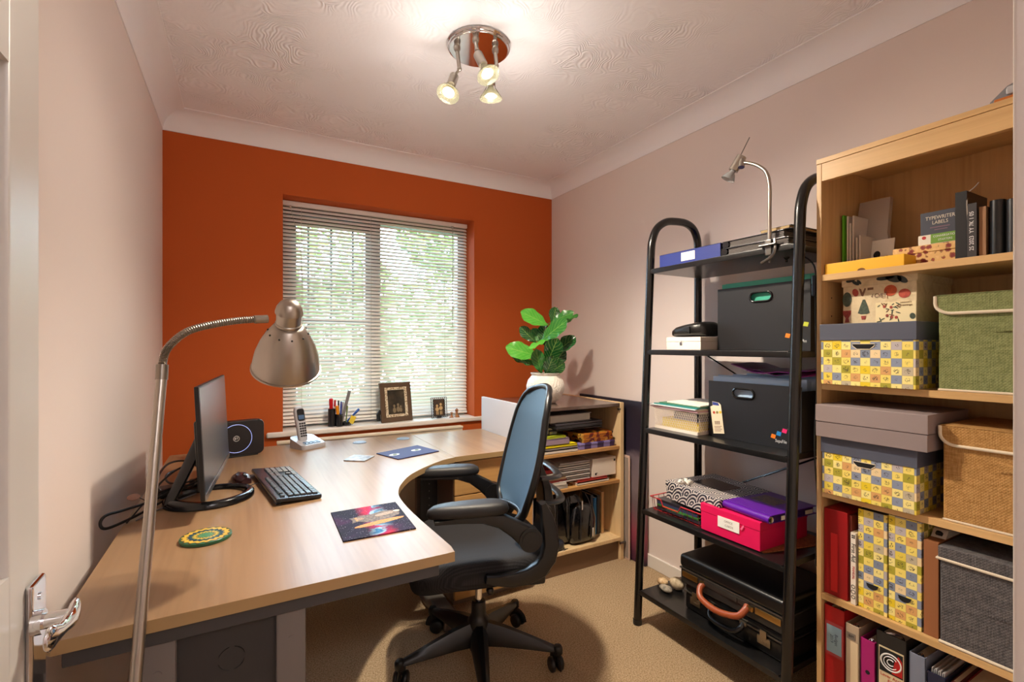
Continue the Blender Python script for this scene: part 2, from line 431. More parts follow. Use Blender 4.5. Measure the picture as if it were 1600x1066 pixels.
# outside: lawn, hedge, trees
m_grass = mat('lawn', (84, 110, 54), 0.9, bump=(40, 0.5, 0.02, (62, 86, 40)))
b = B(); b.box(-9, 12, 3.25, 16, -0.4, -0.3); struct('ground', b, m_grass)
m_leafA = mat('hedge_leaf', (78, 106, 44), 0.5); m_leafB = mat('tree_leaf', (104, 122, 50), 0.5); m_bark = mat('bark', (96, 80, 66), 0.9)
def leaf_cloud(rng, blobs, n, size):
    b = B(); bm = b.bm
    for i in range(n):
        c, r = blobs[rng.randrange(len(blobs))]
        while True:
            d = Vector((rng.uniform(-1, 1), rng.uniform(-1, 1), rng.uniform(-1, 1)))
            if 0.5 < d.length < 1: break
        p = Vector(c) + Vector((d.x * r[0], d.y * r[1], d.z * r[2]))
        q = Vector((rng.gauss(0, 1), rng.gauss(0, 1), rng.gauss(0, 1))).normalized(); a, e = frame_of(q)
        s_ = size * rng.uniform(0.6, 1.3)
        f = [bm.verts.new(p + a * s_ * x + e * s_ * y + q * s_ * h) for x, y, h in ((-1, 0, 0), (0, -.5, .12), (1, 0, -.1), (0, .5, .12))]
        bm.faces.new((f[0], f[1], f[2], f[3]))
    return b
rng = random.Random(3)
hedge = part('hedge', leaf_cloud(rng, [((x, 7.3, 0.75), (0.75, 0.6, 1.15)) for x in (-1.2, -0.3, .6, 1.5, 2.4, 3.3, 4.2, 5.1, 6.0, 6.9)], 7000, 0.085), m_leafA, smooth=0)
hedge['kind'] = 'stuff'; tag(hedge, 'clipped green garden hedge seen through the blind slats', 'hedge')
for (x, y, lab, bl, n) in ((1.1, 9.2, 'tall pale green garden tree beyond the hedge behind the casement window', [((1.1, 9.2, 2.7), (1.3, 1.0, 0.9)), ((0.2, 9.4, 2.0), (0.9, .8, .8)), ((1.9, 9.0, 2.0), (1.0, .8, .7))], 2600),
                           (4.3, 8.8, 'wide pale green garden tree beyond the hedge behind the fixed pane', [((4.0, 8.8, 2.3), (1.3, 1.0, 1.2)), ((5.1, 9.0, 2.9), (1.1, .9, 1.1)), ((3.4, 8.6, 3.4), (1.0, .8, .8)), ((4.6, 8.6, 1.6), (1.2, .7, .8))], 5200)):
    tr = thing('garden_tree', lab, 'tree', (x, y, -0.3), group='garden trees outside the window')
    b = B(); b.tube(spline([(x, y, -0.3), (x + .05, y, 0.8), (x - .04, y, 1.7), (x, y, 2.6)], 4), [0.11 - 0.006 * i for i in range(13)], 8); part('trunk', b, m_bark, tr)
    part('crown', leaf_cloud(rng, bl, n, 0.10), m_leafB, tr, smooth=0, kind='stuff')

# ------------------------------------------------------------------ door with panels and chrome lever
b = B(); DXf = -0.21
b.box(-0.236, -0.219, 0.105, 0.771, 0.01, 2.0)
for y0, y1 in ((0.685, 0.771), (0.105, 0.19), (0.40, 0.475)): b.box(-0.245, DXf, y0, y1, 0.01, 2.0, 0.004)
for z0, z1 in ((0.01, 0.22), (0.83, 0.993), (1.525, 1.62), (1.9, 2.0)):
    for y0, y1 in ((0.189, 0.401), (0.474, 0.686)): b.box(-0.2446, DXf - 0.0004, y0, y1, z0, z1)
for y0, y1 in ((0.19, 0.40), (0.475, 0.685)):
    for z0, z1 in ((0.22, 0.83), (0.993, 1.525), (1.62, 1.9)): b.box(-0.228, -0.213, y0 + .022, y1 - .022, z0 + .022, z1 - .022, 0.006)
door = struct('door_1', b, mat('door_gloss_paint', (206, 202, 198), 0.35))
b = B(); b.box(DXf, DXf + 0.007, 0.7246, 0.7675, 0.79, 0.964, 0.003); b.cyl((DXf + .006, 0.746, 0.945), (DXf + .0085, 0.746, 0.945), 0.004, n=12)
hd = part('door_handle', b, CHROME, door)
b = B(); b.cyl((DXf + .005, 0.733, 0.92), (DXf + .014, 0.733, 0.92), 0.0135); b.cyl((DXf + .012, 0.733, 0.92), (-0.176, 0.733, 0.92), 0.0085)
rings = []
for y, x, z, hh, th in ((0.748, -0.172, 0.923, .011, .005), (0.735, -0.171, 0.922, .0135, .006), (0.722, -0.171, 0.921, .011, .006), (0.705, -0.172, 0.922, .0075, .0055), (0.69, -0.173, 0.924, .0085, .005), (0.678, -0.174, 0.926, .0125, .0045), (0.668, -0.175, 0.927, .013, .004), (0.661, -0.176, 0.927, .0075, .002)):
    rings.append([(x + th * math.cos(2 * PI * k / 14), y, z + hh * math.sin(2 * PI * k / 14)) for k in range(14)])
b.loft(rings); part('lever', b, CHROME, hd, smooth=60)
# ------------------------------------------------------------------ venetian blind (every slat its own part)
m_slat = mat('white_slat', (238, 235, 230), 0.38)
m_cord = mat('blind_cord', (190, 184, 176), 0.8)
BX0, BX1, BY = 0.199, 1.354, 3.058
blind = thing('venetian_blind', 'white venetian blind with tilted slats covering the window', 'blind', (0.777, BY, 0.78))
b = B(); b.box(BX0, BX1, BY - 0.014, BY + 0.014, 2.043, 2.07, 0.003); part('headrail', b, m_slat, blind)
def slat_bm(z, tilt):
    b = B(); rings = []
    for x in (BX0 + 0.003, BX1 - 0.003):
        up = []; lo = []
        for i in range(5):
            s_ = -1 + 2 * i / 4; d = 0.0125 * s_; h = 0.0022 * (1 - s_ * s_)
            y = d * math.cos(tilt) - h * math.sin(tilt); zz = d * math.sin(tilt) + h * math.cos(tilt)
            up.append((x, BY + y, z + zz + 0.0004)); lo.append((x, BY + y, z + zz - 0.0004))
        rings.append(up + lo[::-1])
    b.loft(rings); return b
NSL = 57; zs = [2.028 - i * (2.028 - 0.796) / (NSL - 1) for i in range(NSL)]
first = None; TILT = math.radians(47)
for i, z in enumerate(zs):
    if first is None: first = part('slat', slat_bm(z, TILT), m_slat, blind, smooth=60); z00 = z
    else:
        o = first.copy(); COL.objects.link(o); o.location.z = first.location.z + (z - z00)
b = B(); b.box(BX0, BX1, BY - 0.012, BY + 0.012, 0.770, 0.783, 0.003); part('bottom_rail', b, m_slat, blind)
for x in (0.30, 0.70, 1.19):
    for dy in (-0.0115, 0.0115):
        b = B(); b.cyl((x, BY + dy, 0.78), (x, BY + dy, 2.045), 0.0009, n=5); part('ladder_cord', b, m_cord, blind)
b = B(); b.box(0.236, 0.246, BY - 0.02, BY - 0.012, 2.03, 2.045, 0.002); b.tube(spline([(0.241, BY - .02, 2.03), (0.30, BY - .021, 1.7), (0.302, BY - .021, 1.0)], 8), 0.0012, 5); part('lift_cord', b, m_cord, blind)
b = B(); b.box(1.236, 1.250, BY - 0.022, BY - 0.012, 2.026, 2.044, 0.002); b.cyl((1.243, BY - .022, 2.03), (1.243, BY - .02, 1.36), 0.0025, n=8); part('tilt_wand', b, mat('clear_wand', (170, 168, 162), 0.15), blind)

# radiator below the window board (top edge shows behind the desk)
rad = thing('radiator', 'cream panel radiator below the window board behind the desk', 'radiator', (0.70, 2.88, 0.1))
b = B(); b.box(0.16, 1.244, 2.868, 2.884, 0.12, 0.708, 0.006); b.box(0.16, 1.244, 2.86, 2.905, 0.700, 0.714, 0.004)
part('panel', b, mat('radiator_cream', (226, 210, 186), 0.4), rad)
for x in (0.3, 1.1):
    b = B(); b.box(x - .02, x + .02, 2.884, 2.94, 0.2, 0.62); part('bracket', b, WHITEG, rad)
for x in (0.2, 1.2):
    b = B(); b.cyl((x, 2.885, 0.0), (x, 2.885, 0.14), 0.008); part('pipe', b, WHITEG, rad)

# ------------------------------------------------------------------ corner desk
m_desk = wood('maple_laminate', (146, 116, 86), (128, 98, 70), 'y', 0.8, 0.3, 0.0)
m_deskx = wood('maple_laminate_crossways', (146, 116, 86), (128, 98, 70), 'y', 0.9, 0.3)
m_edge = mat('maple_edge_band', (166, 136, 94), 0.4)
DZ = 0.72
for _m in (m_desk, m_deskx): _m.node_tree.nodes['Principled BSDF'].inputs['Specular IOR Level'].default_value = 0.32
desk = thing('corner_desk', 'pale maple corner desk with a curved inner edge and grey metal legs', 'desk', (0.1, 1.9, 0))
cv = spline([(0.466, 1.11, 0), (0.461, 1.25, 0), (0.456, 1.40, 0), (0.457, 1.52, 0), (0.466, 1.62, 0), (0.486, 1.69, 0), (0.515, 1.755, 0), (0.575, 1.85, 0), (0.654, 1.93, 0), (0.765, 2.015, 0), (0.85, 2.05, 0)], 4)
outline = [(-0.297, 1.118), (-0.289, 1.11), (0.460, 1.11)] + [(p.x, p.y) for p in cv[1:]] + [(0.85, 2.735), (-0.29, 2.735), (-0.297, 2.728)]
b = B(); b.prism(outline, DZ - 0.025, DZ, bev=0.0012)
for f in b.bm.faces:
    f.normal_update()
    if abs(f.normal.z) < 0.5: f.material_index = 1
part('desk_top', b, [m_desk, m_edge], desk)
for x, y in ((0.538, 2.602), (0.769, 2.592)):
    b = B(); b.lathe([(0, 0.0045), (0.022, 0.0045), (0.024, 0.003), (0.027, 0.0045), (0.033, 0.004), (0.036, 0.0005), (0.036, -0.003), (0, -0.003)], 32, Matrix.Translation((x, y, DZ)))
    part('cable_port_cover', b, mat('grommet_grey', (112, 126, 142), 0.4), desk, label='blue-grey round cable cover')
b = B(); b.box(-0.279, 0.425, 1.125, 1.160, 0.662, DZ - 0.025, 0.003); part('crossbar', b, DGREY, desk)
b = B(); b.box(-0.26, -0.225, 1.2, 2.6, 0.662, DZ - 0.025, 0.003); part('crossbar', b, DGREY, desk)
for x0, x1 in ((-0.172, -0.113), (0.062, 0.121)):
    b = B(); b.box(x0, x1, 1.135, 1.195, 0.04, 0.664, 0.006); b.cyl(((x0 + x1) / 2, 1.136, 0.60), ((x0 + x1) / 2, 1.1335, 0.60), 0.007, n=16)
    part('leg', b, MGREY, desk)
b = B(); b.box(-0.113, 0.062, 1.150, 1.185, 0.06, 0.664)
lp = part('leg_panel', b, mat('charcoal_plastic', (48, 46, 48), 0.55), desk)
b = B()
for z in (0.585, 0.50, 0.40, 0.30, 0.20):
    for a in (0.25, 1.75, 3.4, 4.9):
        b.tube([(-0.02 + 0.024 * math.cos(a + i * 0.22), 1.149, z + 0.024 * math.sin(a + i * 0.22)) for i in range(6)], 0.0009, 5)
part('knockout_rim', b, BLACKP, lp, kind='stuff')
b = B(); b.box(-0.26, 0.40, 1.12, 1.20, 0.0, 0.045, 0.012, 3); part('foot_bar', b, MGREY, desk)
b = B(); b.box(0.752, 0.842, 2.25, 2.31, 0.05, DZ - 0.025, 0.006); cl = part('leg', b, mat('dark_post', (30, 32, 36), 0.4), desk)
b = B()
for k in range(14): b.cyl((0.797, 2.2495, 0.66 - k * 0.035), (0.797, 2.2485, 0.66 - k * 0.035), 0.0032, n=8)
part('slot_row', b, MGREY, cl, kind='stuff')
b = B(); b.box(0.75, 0.838, 1.93, 2.52, 0.0, 0.05, 0.014, 3); part('foot_bar', b, mat('grey_foot', (126, 120, 114), 0.35, 0.4), desk)
b = B(); b.box(-0.25, -0.2, 2.6, 2.66, 0, DZ - 0.025, 0.004); part('leg', b, MGREY, desk)

ped = thing('drawer_pedestal', 'desk-high maple drawer pedestal under the return of the desk', 'drawers', (1.07, 2.37, 0))
b = B(); b.box(0.852, 1.283, 2.055, 2.68, DZ - 0.025, DZ, 0.0012)
for f in b.bm.faces:
    f.normal_update()
    if abs(f.normal.z) < 0.5: f.material_index = 1
part('pedestal_top', b, [m_deskx, m_edge], ped)
b = B(); b.box(0.858, 1.283, 2.092, 2.66, 0.03, DZ - 0.026); b.box(0.87, 1.28, 2.12, 2.65, 0.0, 0.03); part('carcass', b, mat('pedestal_wood_in_shade', (124, 104, 88), 0.5), ped)  # shadow under the desk put into the carcass wood colour
m_dr = wood('maple_drawer_front', (206, 158, 98), (186, 136, 80), 'x', 0.9, 0.38)
for z0, z1 in ((0.533, 0.688), (0.292, 0.529), (0.046, 0.288)):
    b = B(); b.box(0.858, 1.283, 2.072, 2.091, z0, z1, 0.0025); part('drawer', b, m_dr, ped)

# ------------------------------------------------------------------ floor lamp in front of the desk
lamp = thing('floor_lamp', 'brushed nickel floor lamp with a gooseneck and bell shade', 'lamp', (-0.19, 0.86, 0))
b = B(); b.lathe([(0, 0), (0.13, 0), (0.135, 0.008), (0.12, 0.02), (0.03, 0.03), (0.016, 0.04), (0, 0.04)], 40, Matrix.Translation((-0.188, 0.885, 0))); part('base', b, NICKEL, lamp)
P0, P1 = Vector((-0.188, 0.885, 0.03)), Vector((-0.140, 1.166, 1.165))
b = B(); b.tube([P0, P0.lerp(P1, 0.5), P1], [0.0105, 0.0098, 0.0092], 20); part('pole', b, NICKEL, lamp)
goose = spline([P1, (-0.138, 1.172, 1.205), (-0.128, 1.178, 1.232), (-0.098, 1.19, 1.262), (-0.05, 1.21, 1.279), (0.0, 1.228, 1.289), (0.05, 1.243, 1.294)], 24)
b = B(); b.tube(goose[:18], 0.0105, 18); b.tube(goose[-14:], 0.0092, 16)
dense = goose; rr = [0.0068 + (0.0013 if i % 2 else 0) for i in range(len(dense))]
b.tube(dense, rr, 14); part('gooseneck', b, mat('nickel_flex', (150, 142, 132), 0.35, 1.0), lamp)
# head: axis leans away towards the window
HM = Matrix.Translation((0.098, 1.254, 1.340)) @ Matrix.Rotation(math.radians(32), 4, 'X') @ Matrix.Rotation(PI, 4, 'X')
prof = [(0, 0), (0.012, 0.0015), (0.022, 0.008), (0.029, 0.020), (0.0315, 0.031), (0.0315, 0.034), (0.0285, 0.036), (0.0285, 0.060), (0.0305, 0.062), (0.0305, 0.066), (0.028, 0.070)]
b = B(); b.lathe(prof, 48, HM); part('lamp_cap', b, NICKEL, lamp, smooth=40)
out = [(0.028, 0.066), (0.036, 0.074), (0.050, 0.094), (0.063, 0.120), (0.0735, 0.150), (0.0785, 0.178), (0.0795, 0.192), (0.0825, 0.193), (0.0825, 0.197)]
inn = [(0.0805, 0.197), (0.0775, 0.190), (0.0765, 0.176), (0.0715, 0.150), (0.061, 0.120), (0.048, 0.096), (0.026, 0.074)]
b = B(); b.lathe(out + inn, 56, HM); sh = part('shade', b, NICKEL, lamp, smooth=50)
b = B()
for k in range(10):
    a = 2 * PI * k / 10 + 0.2; M = HM @ Matrix.Translation((0.0455 * math.cos(a), 0.0455 * math.sin(a), 0.0865))
    b.ball((0, 0, 0), 0.0024, 8, M=M)
part('vent_hole', b, INK, sh, kind='stuff')
b = B(); b.ball((0, 0, 0.14), 0.03, 14, M=HM); b.cyl((0, 0, .07), (0, 0, .12), 0.014, M=HM); part('bulb', b, mat('frosted_bulb', (232, 228, 220), 0.4), lamp)

# ------------------------------------------------------------------ monitor
mon = thing('computer_monitor', 'slim black computer monitor on a ring-shaped stand', 'monitor', (-0.095, 1.93, DZ))
ang = math.atan2(2.27 - 1.64, -0.048 + 0.094)     # screen runs along this direction
u = Vector((math.cos(ang), math.sin(ang), 0)); nrm = Vector((u.y, -u.x, 0))    # nrm faces the chair
org = Vector((-0.094, 1.64, 0.782)); SL, SH = 0.628, 0.332
tiltv = Vector((-nrm.x * 0.05, -nrm.y * 0.05, 1)).normalized()
MM = Matrix(((u.x, tiltv.x, nrm.x, org.x), (u.y, tiltv.y, nrm.y, org.y), (u.z, tiltv.z, nrm.z, org.z), (0, 0, 0, 1)))
b = B(); b.box(0, SL, 0, SH, -0.012, 0, 0.002, M=MM); b.box(0.10, SL - 0.10, 0.0, 0.22, -0.034, -0.011, 0.008, M=MM); part('housing', b, BLACKP, mon)
m_scr, nt, b_ = new_mat('monitor_screen_off', 0.3, 0, 1.0); b_.inputs['Base Color'].default_value = lin((34, 38, 46)); b_.inputs['Coat Weight'].default_value = 0.8; b_.inputs['Coat Roughness'].default_value = 0.22
b = B(); b.box(0.005, SL - 0.005, 0.02, SH - 0.005, 0.0, 0.0008, M=MM); part('screen', b, m_scr, mon)
b = B(); b.box(0.0, SL, 0.0, 0.018, 0.0, 0.0025, 0.0008, M=MM); part('chin', b, mat('silver_trim', (170, 172, 176), 0.25, 0.9), mon, label='silver lower bezel')
ctr = Vector((-0.092, 1.893, 0))
pts = [(ctr.x + 0.115 * math.cos(a), ctr.y + 0.118 * math.sin(a), DZ + 0.010 + 0.004 * math.sin(a + 2.5)) for a in [2 * PI * k / 48 for k in range(48)]]
rings = []
for k, p in enumerate(pts):
    a = 2 * PI * k / 48; d = Vector((math.cos(a), math.sin(a), 0)); w = 0.012 + 0.006 * max(0, -math.cos(a)); h = 0.009 + 0.010 * max(0, -math.cos(a))
    p = Vector(p)
    rings.append([p - d * w - Vector((0, 0, .0095)), p + d * w * 1.1 - Vector((0, 0, .0095)), p + d * w + Vector((0, 0, h * .35)), p + d * w * .4 + Vector((0, 0, h)), p - d * w * .6 + Vector((0, 0, h)), p - d * w + Vector((0, 0, h * .3))])
b = B(); b.loft(rings, loop=True); part('stand_ring', b, BLACKG, mon, smooth=50)
b = B(); b.tube([(-0.205, 1.832, DZ + 0.010), (-0.172, 1.88, 0.80), (-0.142, 1.935, 0.87), (-0.122, 1.955, 0.92)], [0.016, 0.02, 0.022, 0.022], 12, flat=0.5); part('stand_neck', b, BLACKG, mon)

# router
rout = thing('wifi_router', 'black rounded broadband router with a glowing ring beside the monitor', 'router', (-0.03, 2.56, DZ), math.radians(13))
b = B(); b.prism(rrect(-0.118, 0.118, 0.004, 0.166, 0.026), -0.022, 0.022, Matrix(((1, 0, 0, 0), (0, 0, -1, 0), (0, 1, 0, 0), (0, 0, 0, 1))), bev=0.006); part('housing', b, mat('router_black', (26, 25, 30), 0.35), rout, local=True)
b = B(); b.tube([(-0.0 + 0.064 * math.cos(2 * PI * k / 48), -0.0225, 0.085 + 0.064 * math.sin(2 * PI * k / 48)) for k in range(48)], 0.0010, 6, loop=True)
part('light_ring', b, mat('blue_white_led', (170, 190, 255), 0.4, emit=((160, 180, 255), 0.55)), rout, local=True)
b = B(); b.tube([(0.012 * math.cos(2 * PI * k / 24), -0.0225, 0.085 + 0.012 * math.sin(2 * PI * k / 24)) for k in range(24)], 0.0009, 5, loop=True)
em = part('emblem', b, WINK, rout, local=True)
text('lettering', 'BT', 0.014, WINK, face_y(0, -0.0226, 0.085), em, local=True)
b = B(); b.box(-0.09, 0.09, -0.025, 0.03, 0, 0.006, 0.002); part('foot', b, BLACKP, rout, local=True)

# cordless phone
m_ph = mat('phone_silver', (172, 172, 178), 0.35); m_phk = mat('phone_black', (20, 20, 24), 0.3)
ph = thing('cordless_phone', 'silver cordless phone upright in its answering-machine cradle', 'phone', (0.288, 2.622, DZ), math.radians(28))
b = B(); rings = []
for y0, y1, z in ((-0.062, 0.064, 0.0), (-0.064, 0.066, 0.012), (-0.060, 0.064, 0.022)): rings.append([(x, y, z + (0.030 * max(0, (y + 0.02) / 0.08) if z > .015 else 0)) for x, y in rrect(-0.066, 0.066, y0, y1, 0.022)])
b.loft(rings); cr = part('cradle', b, m_ph, ph, local=True, smooth=50)
MP = Matrix.Translation((0, -0.030, 0.0275)) @ Matrix.Rotation(math.radians(10), 4, 'X')
b = B(); b.box(-0.048, 0.048, -0.022, 0.018, -0.004, 0.0005, 0.002, M=MP); part('button_plate', b, mat('phone_plate', (160, 178, 196), 0.35), cr, local=True)
b = B()
for i in range(4):
    for j in range(2): b.box(-0.042 + i * .0215, -0.025 + i * .0215, -0.018 + j * .018, -0.005 + j * .018, 0, 0.003, 0.001, M=MP)
part('button', b, mat('phone_button_blue', (96, 120, 150), 0.4), cr, local=True, kind='stuff')
MH = Matrix.Translation((-0.02, 0.012, 0.034)) @ Matrix.Rotation(math.radians(-14), 4, 'X')
b = B(); rings = []
for z, w, d in ((0, .022, .011), (.01, .0235, .013), (.07, .0245, .013), (.12, .0265, .0135), (.15, .0265, .0135), (.166, .022, .011), (.172, .012, .006)):
    rings.append([(x, y, z) for x, y in rrect(-w, w, -d, d, min(w, d) * .8)])
b.loft(rings, M=MH); hs = part('handset', b, m_ph, ph, local=True, smooth=50)
b = B(); b.prism(rrect(-0.020, 0.020, 0.098, 0.160, 0.012), 0, 0.0012, MH @ face_y(0, -0.0135, 0)); part('earpiece_panel', b, m_phk, hs, local=True)
b = B(); b.prism(rrect(-0.015, 0.015, 0.106, 0.128, 0.002), 0, 0.002, MH @ face_y(0, -0.0135, 0)); part('display', b, mat('phone_lcd', (70, 100, 140), 0.2), hs, local=True)
kb = None
for r in range(6):
    for c in range(3):
        b = B(); b.prism(rrect(-0.017 + c * .0125, -0.007 + c * .0125, 0.018 + r * 0.0125, 0.0265 + r * .0125, 0.0035, 3), 0, 0.002, MH @ face_y(0, -0.0132, 0)); part('key', b, m_phk, hs, local=True)

# keyboard with separate keys
kbd = thing('computer_keyboard', 'black wired keyboard lying beside the monitor', 'keyboard', (0.130, 1.938, DZ), math.radians(97.5))
# local x runs along the board (away from the camera), local y points to the monitor
m_kb = mat('keyboard_black', (30, 34, 40), 0.25); m_key = mat('key_black', (38, 42, 50), 0.3)
KL, KD = 0.470, 0.142
b = B(); KT = Matrix.Rotation(math.radians(4), 4, 'X')
b.box(-KL / 2, KL / 2, -KD / 2, KD / 2, 0.006, 0.020, 0.004, M=KT); b.box(-KL / 2 + .02, KL / 2 - .02, 0.05, 0.064, 0.0, 0.018); b.box(-KL / 2 + .02, KL / 2 - .02, -0.064, -0.052, 0.0, 0.008)
part('housing', b, m_kb, kbd, local=True)
def key(x0, x1, y0, y1):
    b = B(); q = []
    for s_, z in ((0, 0.019), (0.0006, 0.0235), (0.0022, 0.0255)):
        q.append([(x, y, z) for x, y in ((x0 + s_, y0 + s_), (x1 - s_, y0 + s_), (x1 - s_, y1 - s_), (x0 + s_, y1 - s_))])
    b.loft(q, M=KT); part('key', b, m_key, kbd, local=True, smooth=0)
U = 0.0188; kx0 = -KL / 2 + 0.014; ky0 = -KD / 2 + 0.010
rows = [[(1.25)] * 3 + [6.0] + [1.25] * 4, [2.25] + [1] * 10 + [2.75], [1.75] + [1] * 11 + [2.25], [1.5] + [1] * 12 + [1.5], [1] * 13 + [2.0]]
for r, row in enumerate(rows):
    x = kx0
    for w in row: key(x + .0008, x + w * U - .0008, ky0 + r * U, ky0 + r * U + U - .0016); x += w * U
yF = ky0 + 5 * U + 0.008; x = kx0
for k in range(13):
    key(x + .0008, x + U - .0008, yF, yF + U * 0.72); x += U * (1.9 if k in (0,) else 1.0) + (0.006 if k in (4, 8) else 0)
xn = kx0 + 15.35 * U
for r in (3, 4):
    for c in range(3): key(xn + c * U + .0008, xn + (c + 1) * U - .0008, ky0 + r * U, ky0 + (r + 1) * U - .0016)
for c, r in ((0, 0), (1, 0), (2, 0), (1, 1)): key(xn + c * U + .0008, xn + (c + 1) * U - .0008, ky0 + r * U, ky0 + (r + 1) * U - .0016)
xp = kx0 + 18.75 * U
for r in range(5):
    for c in range(4): key(xp + c * U * .98 + .0008, xp + (c + 1) * U * .98 - .0008, ky0 + r * U, ky0 + (r + 1) * U - .0016)
kc = part('cord', B().tube(spline([(0.06, 0.070, 0.010), (0.05, 0.10, 0.006), (-0.02, 0.135, 0.005), (-0.10, 0.15, 0.005), (-0.14, 0.20, 0.005)], 8), 0.0016, 6), BLACKP, kbd, local=True)

# mouse behind the monitor
mo = thing('computer_mouse', 'dark computer mouse resting behind the monitor stand', 'mouse', (-0.005, 2.07, DZ), math.radians(-70))
b = B(); rings = []
for t_ in range(9):
    s_ = t_ / 8; x = -0.052 + 0.104 * s_; w = 0.030 * (math.sin(PI * (0.12 + 0.78 * s_)) ** 0.5); h = 0.034 * (math.sin(PI * (0.1 + 0.72 * s_)) ** 0.7)
    rings.append([(x, w * math.cos(PI * k / 10), 0.003 + h * math.sin(PI * k / 10) ** 0.8) for k in range(11)])
b.loft(rings); part('shell', b, mat('mouse_maroon', (70, 44, 46), 0.22, 0.3), mo, local=True, smooth=60)
b = B(); b.box(-0.03, 0.052, -0.004, 0.004, 0.026, 0.034, 0.003); b.cyl((0.03, -.004, .031), (0.03, .004, .031), 0.008, n=14); part('scroll_wheel', b, BLACKP, mo, local=True)

# ------------------------------------------------------------------ mats and coasters
def corner_frame(p00, p10, p01):
    """matrix whose x axis runs p00->p10 and y axis completes a flat frame"""
    a = math.atan2(p10[1] - p00[1], p10[0] - p00[0]); return face_z(p00[0], p00[1], DZ, a)
m_gal, nt, b_ = new_mat('galaxy_print', 0.75, 0, 0.2); t = NT(nt); _o = t.obj()
_n1 = t.noise(_o, 9, 4, 0.8); _n2 = t.noise(t.mapping(_o, (1, 1, 1), (0, 0, 1)), 14, 4, 0.6); _st = t.noise(_o, 420, 1)
_x, _y, _z = t.sep(_o)
_band = t.m('SUBTRACT', 1.0, t.m('MULTIPLY', t.m('ABSOLUTE', t.m('ADD', t.m('SUBTRACT', _x, 0.012), t.m('MULTIPLY', t.m('SUBTRACT', _n1, .5), 0.10))), 22))
_base = t.ramp(_n1, [(0.3, (14, 14, 24)), (0.55, (34, 28, 54)), (0.75, (74, 28, 72))])
_neb = t.ramp(_n2, [(0.40, (40, 110, 160)), (0.47, (150, 190, 215)), (0.52, (150, 40, 100)), (0.62, (200, 30, 70))])
_cl = t.node('ShaderNodeClamp'); t.put(_cl.inputs[0], _band)
_c = t.mix(_cl.outputs[0], _base, _neb)
nt.links.new(t.mix(t.m('GREATER_THAN', _st, 0.74), _c, lin((220, 220, 235))), b_.inputs['Base Color'])
cm = thing('mouse_mat', 'dark galaxy mouse mat printed with a kitten on a golden log', 'mouse mat', (0.330, 1.425, DZ))
b = B(); b.prism([(0.228, 1.303), (0.422, 1.299), (0.434, 1.549), (0.234, 1.545)], DZ, DZ + 0.004, bev=0.001); cmm = part('pad', b, m_gal, cm)
def blob(name, pts, m, z0, par, h=0.0004, lab=None):
    b = B(); b.prism(pts, z0, z0 + h); return part(name, b, m, par, smooth=0, label=lab)
m_fur = mat('print_fur', (120, 98, 78), 0.6, bump=(160, 0.0, 0.001, (62, 48, 40))); m_gold = mat('print_gold', (214, 146, 48), 0.6, bump=(260, 0.0, 0.001, (150, 90, 24)))
def ell(cx, cy, a_, b_2, ang, n=28): return [(cx + a_ * math.cos(k) * math.cos(ang) - b_2 * math.sin(k) * math.sin(ang), cy + a_ * math.cos(k) * math.sin(ang) + b_2 * math.sin(k) * math.cos(ang)) for k in [2 * PI * i / n for i in range(n)]]
zt = DZ + 0.004
# the kitten lies with its head at low x: it reads from the long side of the mat
kit = [(0.272, 1.462), (0.278, 1.44), (0.273, 1.418), (0.290, 1.424), (0.312, 1.410), (0.345, 1.404), (0.385, 1.415), (0.412, 1.43), (0.418, 1.452), (0.405, 1.475), (0.37, 1.482), (0.335, 1.468), (0.305, 1.47), (0.288, 1.462)]
blob('kitten_print', kit, m_fur, zt, cmm)
blob('log_print', ell(0.345, 1.392, 0.075, 0.0135, math.radians(10)), m_gold, zt + .0001, cmm)
blob('belly_print', ell(0.372, 1.452, .030, .012, .25), mat('print_pale', (170, 150, 128), 0.6, bump=(200, 0, .001, (120, 96, 78))), zt + .0005, cmm)
blob('muzzle_print', ell(0.298, 1.442, .012, .010, 0), mat('print_muzzle', (176, 138, 104), 0.6, bump=(220, 0, .001, (100, 72, 52))), zt + .0005, cmm)
for yy in (1.433, 1.452): blob('eye_print', ell(0.289, yy, .0035, .003, 0, 12), mat('print_eye', (232, 150, 40), 0.5), zt + .0009, cmm)
blob('paw_print', ell(0.412, 1.462, .010, .008, 0), mat('print_paw', (206, 184, 158), 0.6), zt + .0009, cmm)
bm_ = thing('mouse_mat', 'navy mouse mat with two pale oval motifs', 'mouse mat', (0.69, 2.25, DZ))
b = B(); b.prism([(0.55, 2.287), (0.607, 2.124), (0.827, 2.194), (0.777, 2.372)], DZ, DZ + 0.005, bev=0.001); bmp = part('pad', b, mat('navy_mat', (44, 48, 92), 0.75), bm_)
for x, y in ((0.615, 2.215), (0.735, 2.262)):
    blob('oval_print', ell(x, y, 0.027, 0.017, math.radians(20)), mat('print_ivory', (206, 206, 196), 0.6), DZ + .005, bmp)
    blob('motif_print', ell(x + .003, y, 0.016, 0.010, math.radians(60)), mat('print_moss', (92, 96, 66), 0.6), DZ + .0054, bmp)
sq = thing('square_coaster', 'square grey photo coaster in front of the cordless phone', 'coaster', (0.46, 2.236, DZ))
b = B(); b.prism([(0.39, 2.222), (0.468, 2.161), (0.529, 2.239), (0.452, 2.312)], DZ, DZ + 0.005, bev=0.0008); part('tile', b, mat('grey_photo_print', (172, 170, 170), 0.4, bump=(38, 0.0, .001, (104, 108, 116))), sq)
m_man, nt, b_ = new_mat('mandala_glaze', 0.35); t = NT(nt); _x, _y, _z = t.sep(t.obj())
_r = t.m('SQRT', t.m('ADD', t.m('MULTIPLY', _x, _x), t.m('MULTIPLY', _y, _y))); _a = t.m('ARCTAN2', _y, _x)
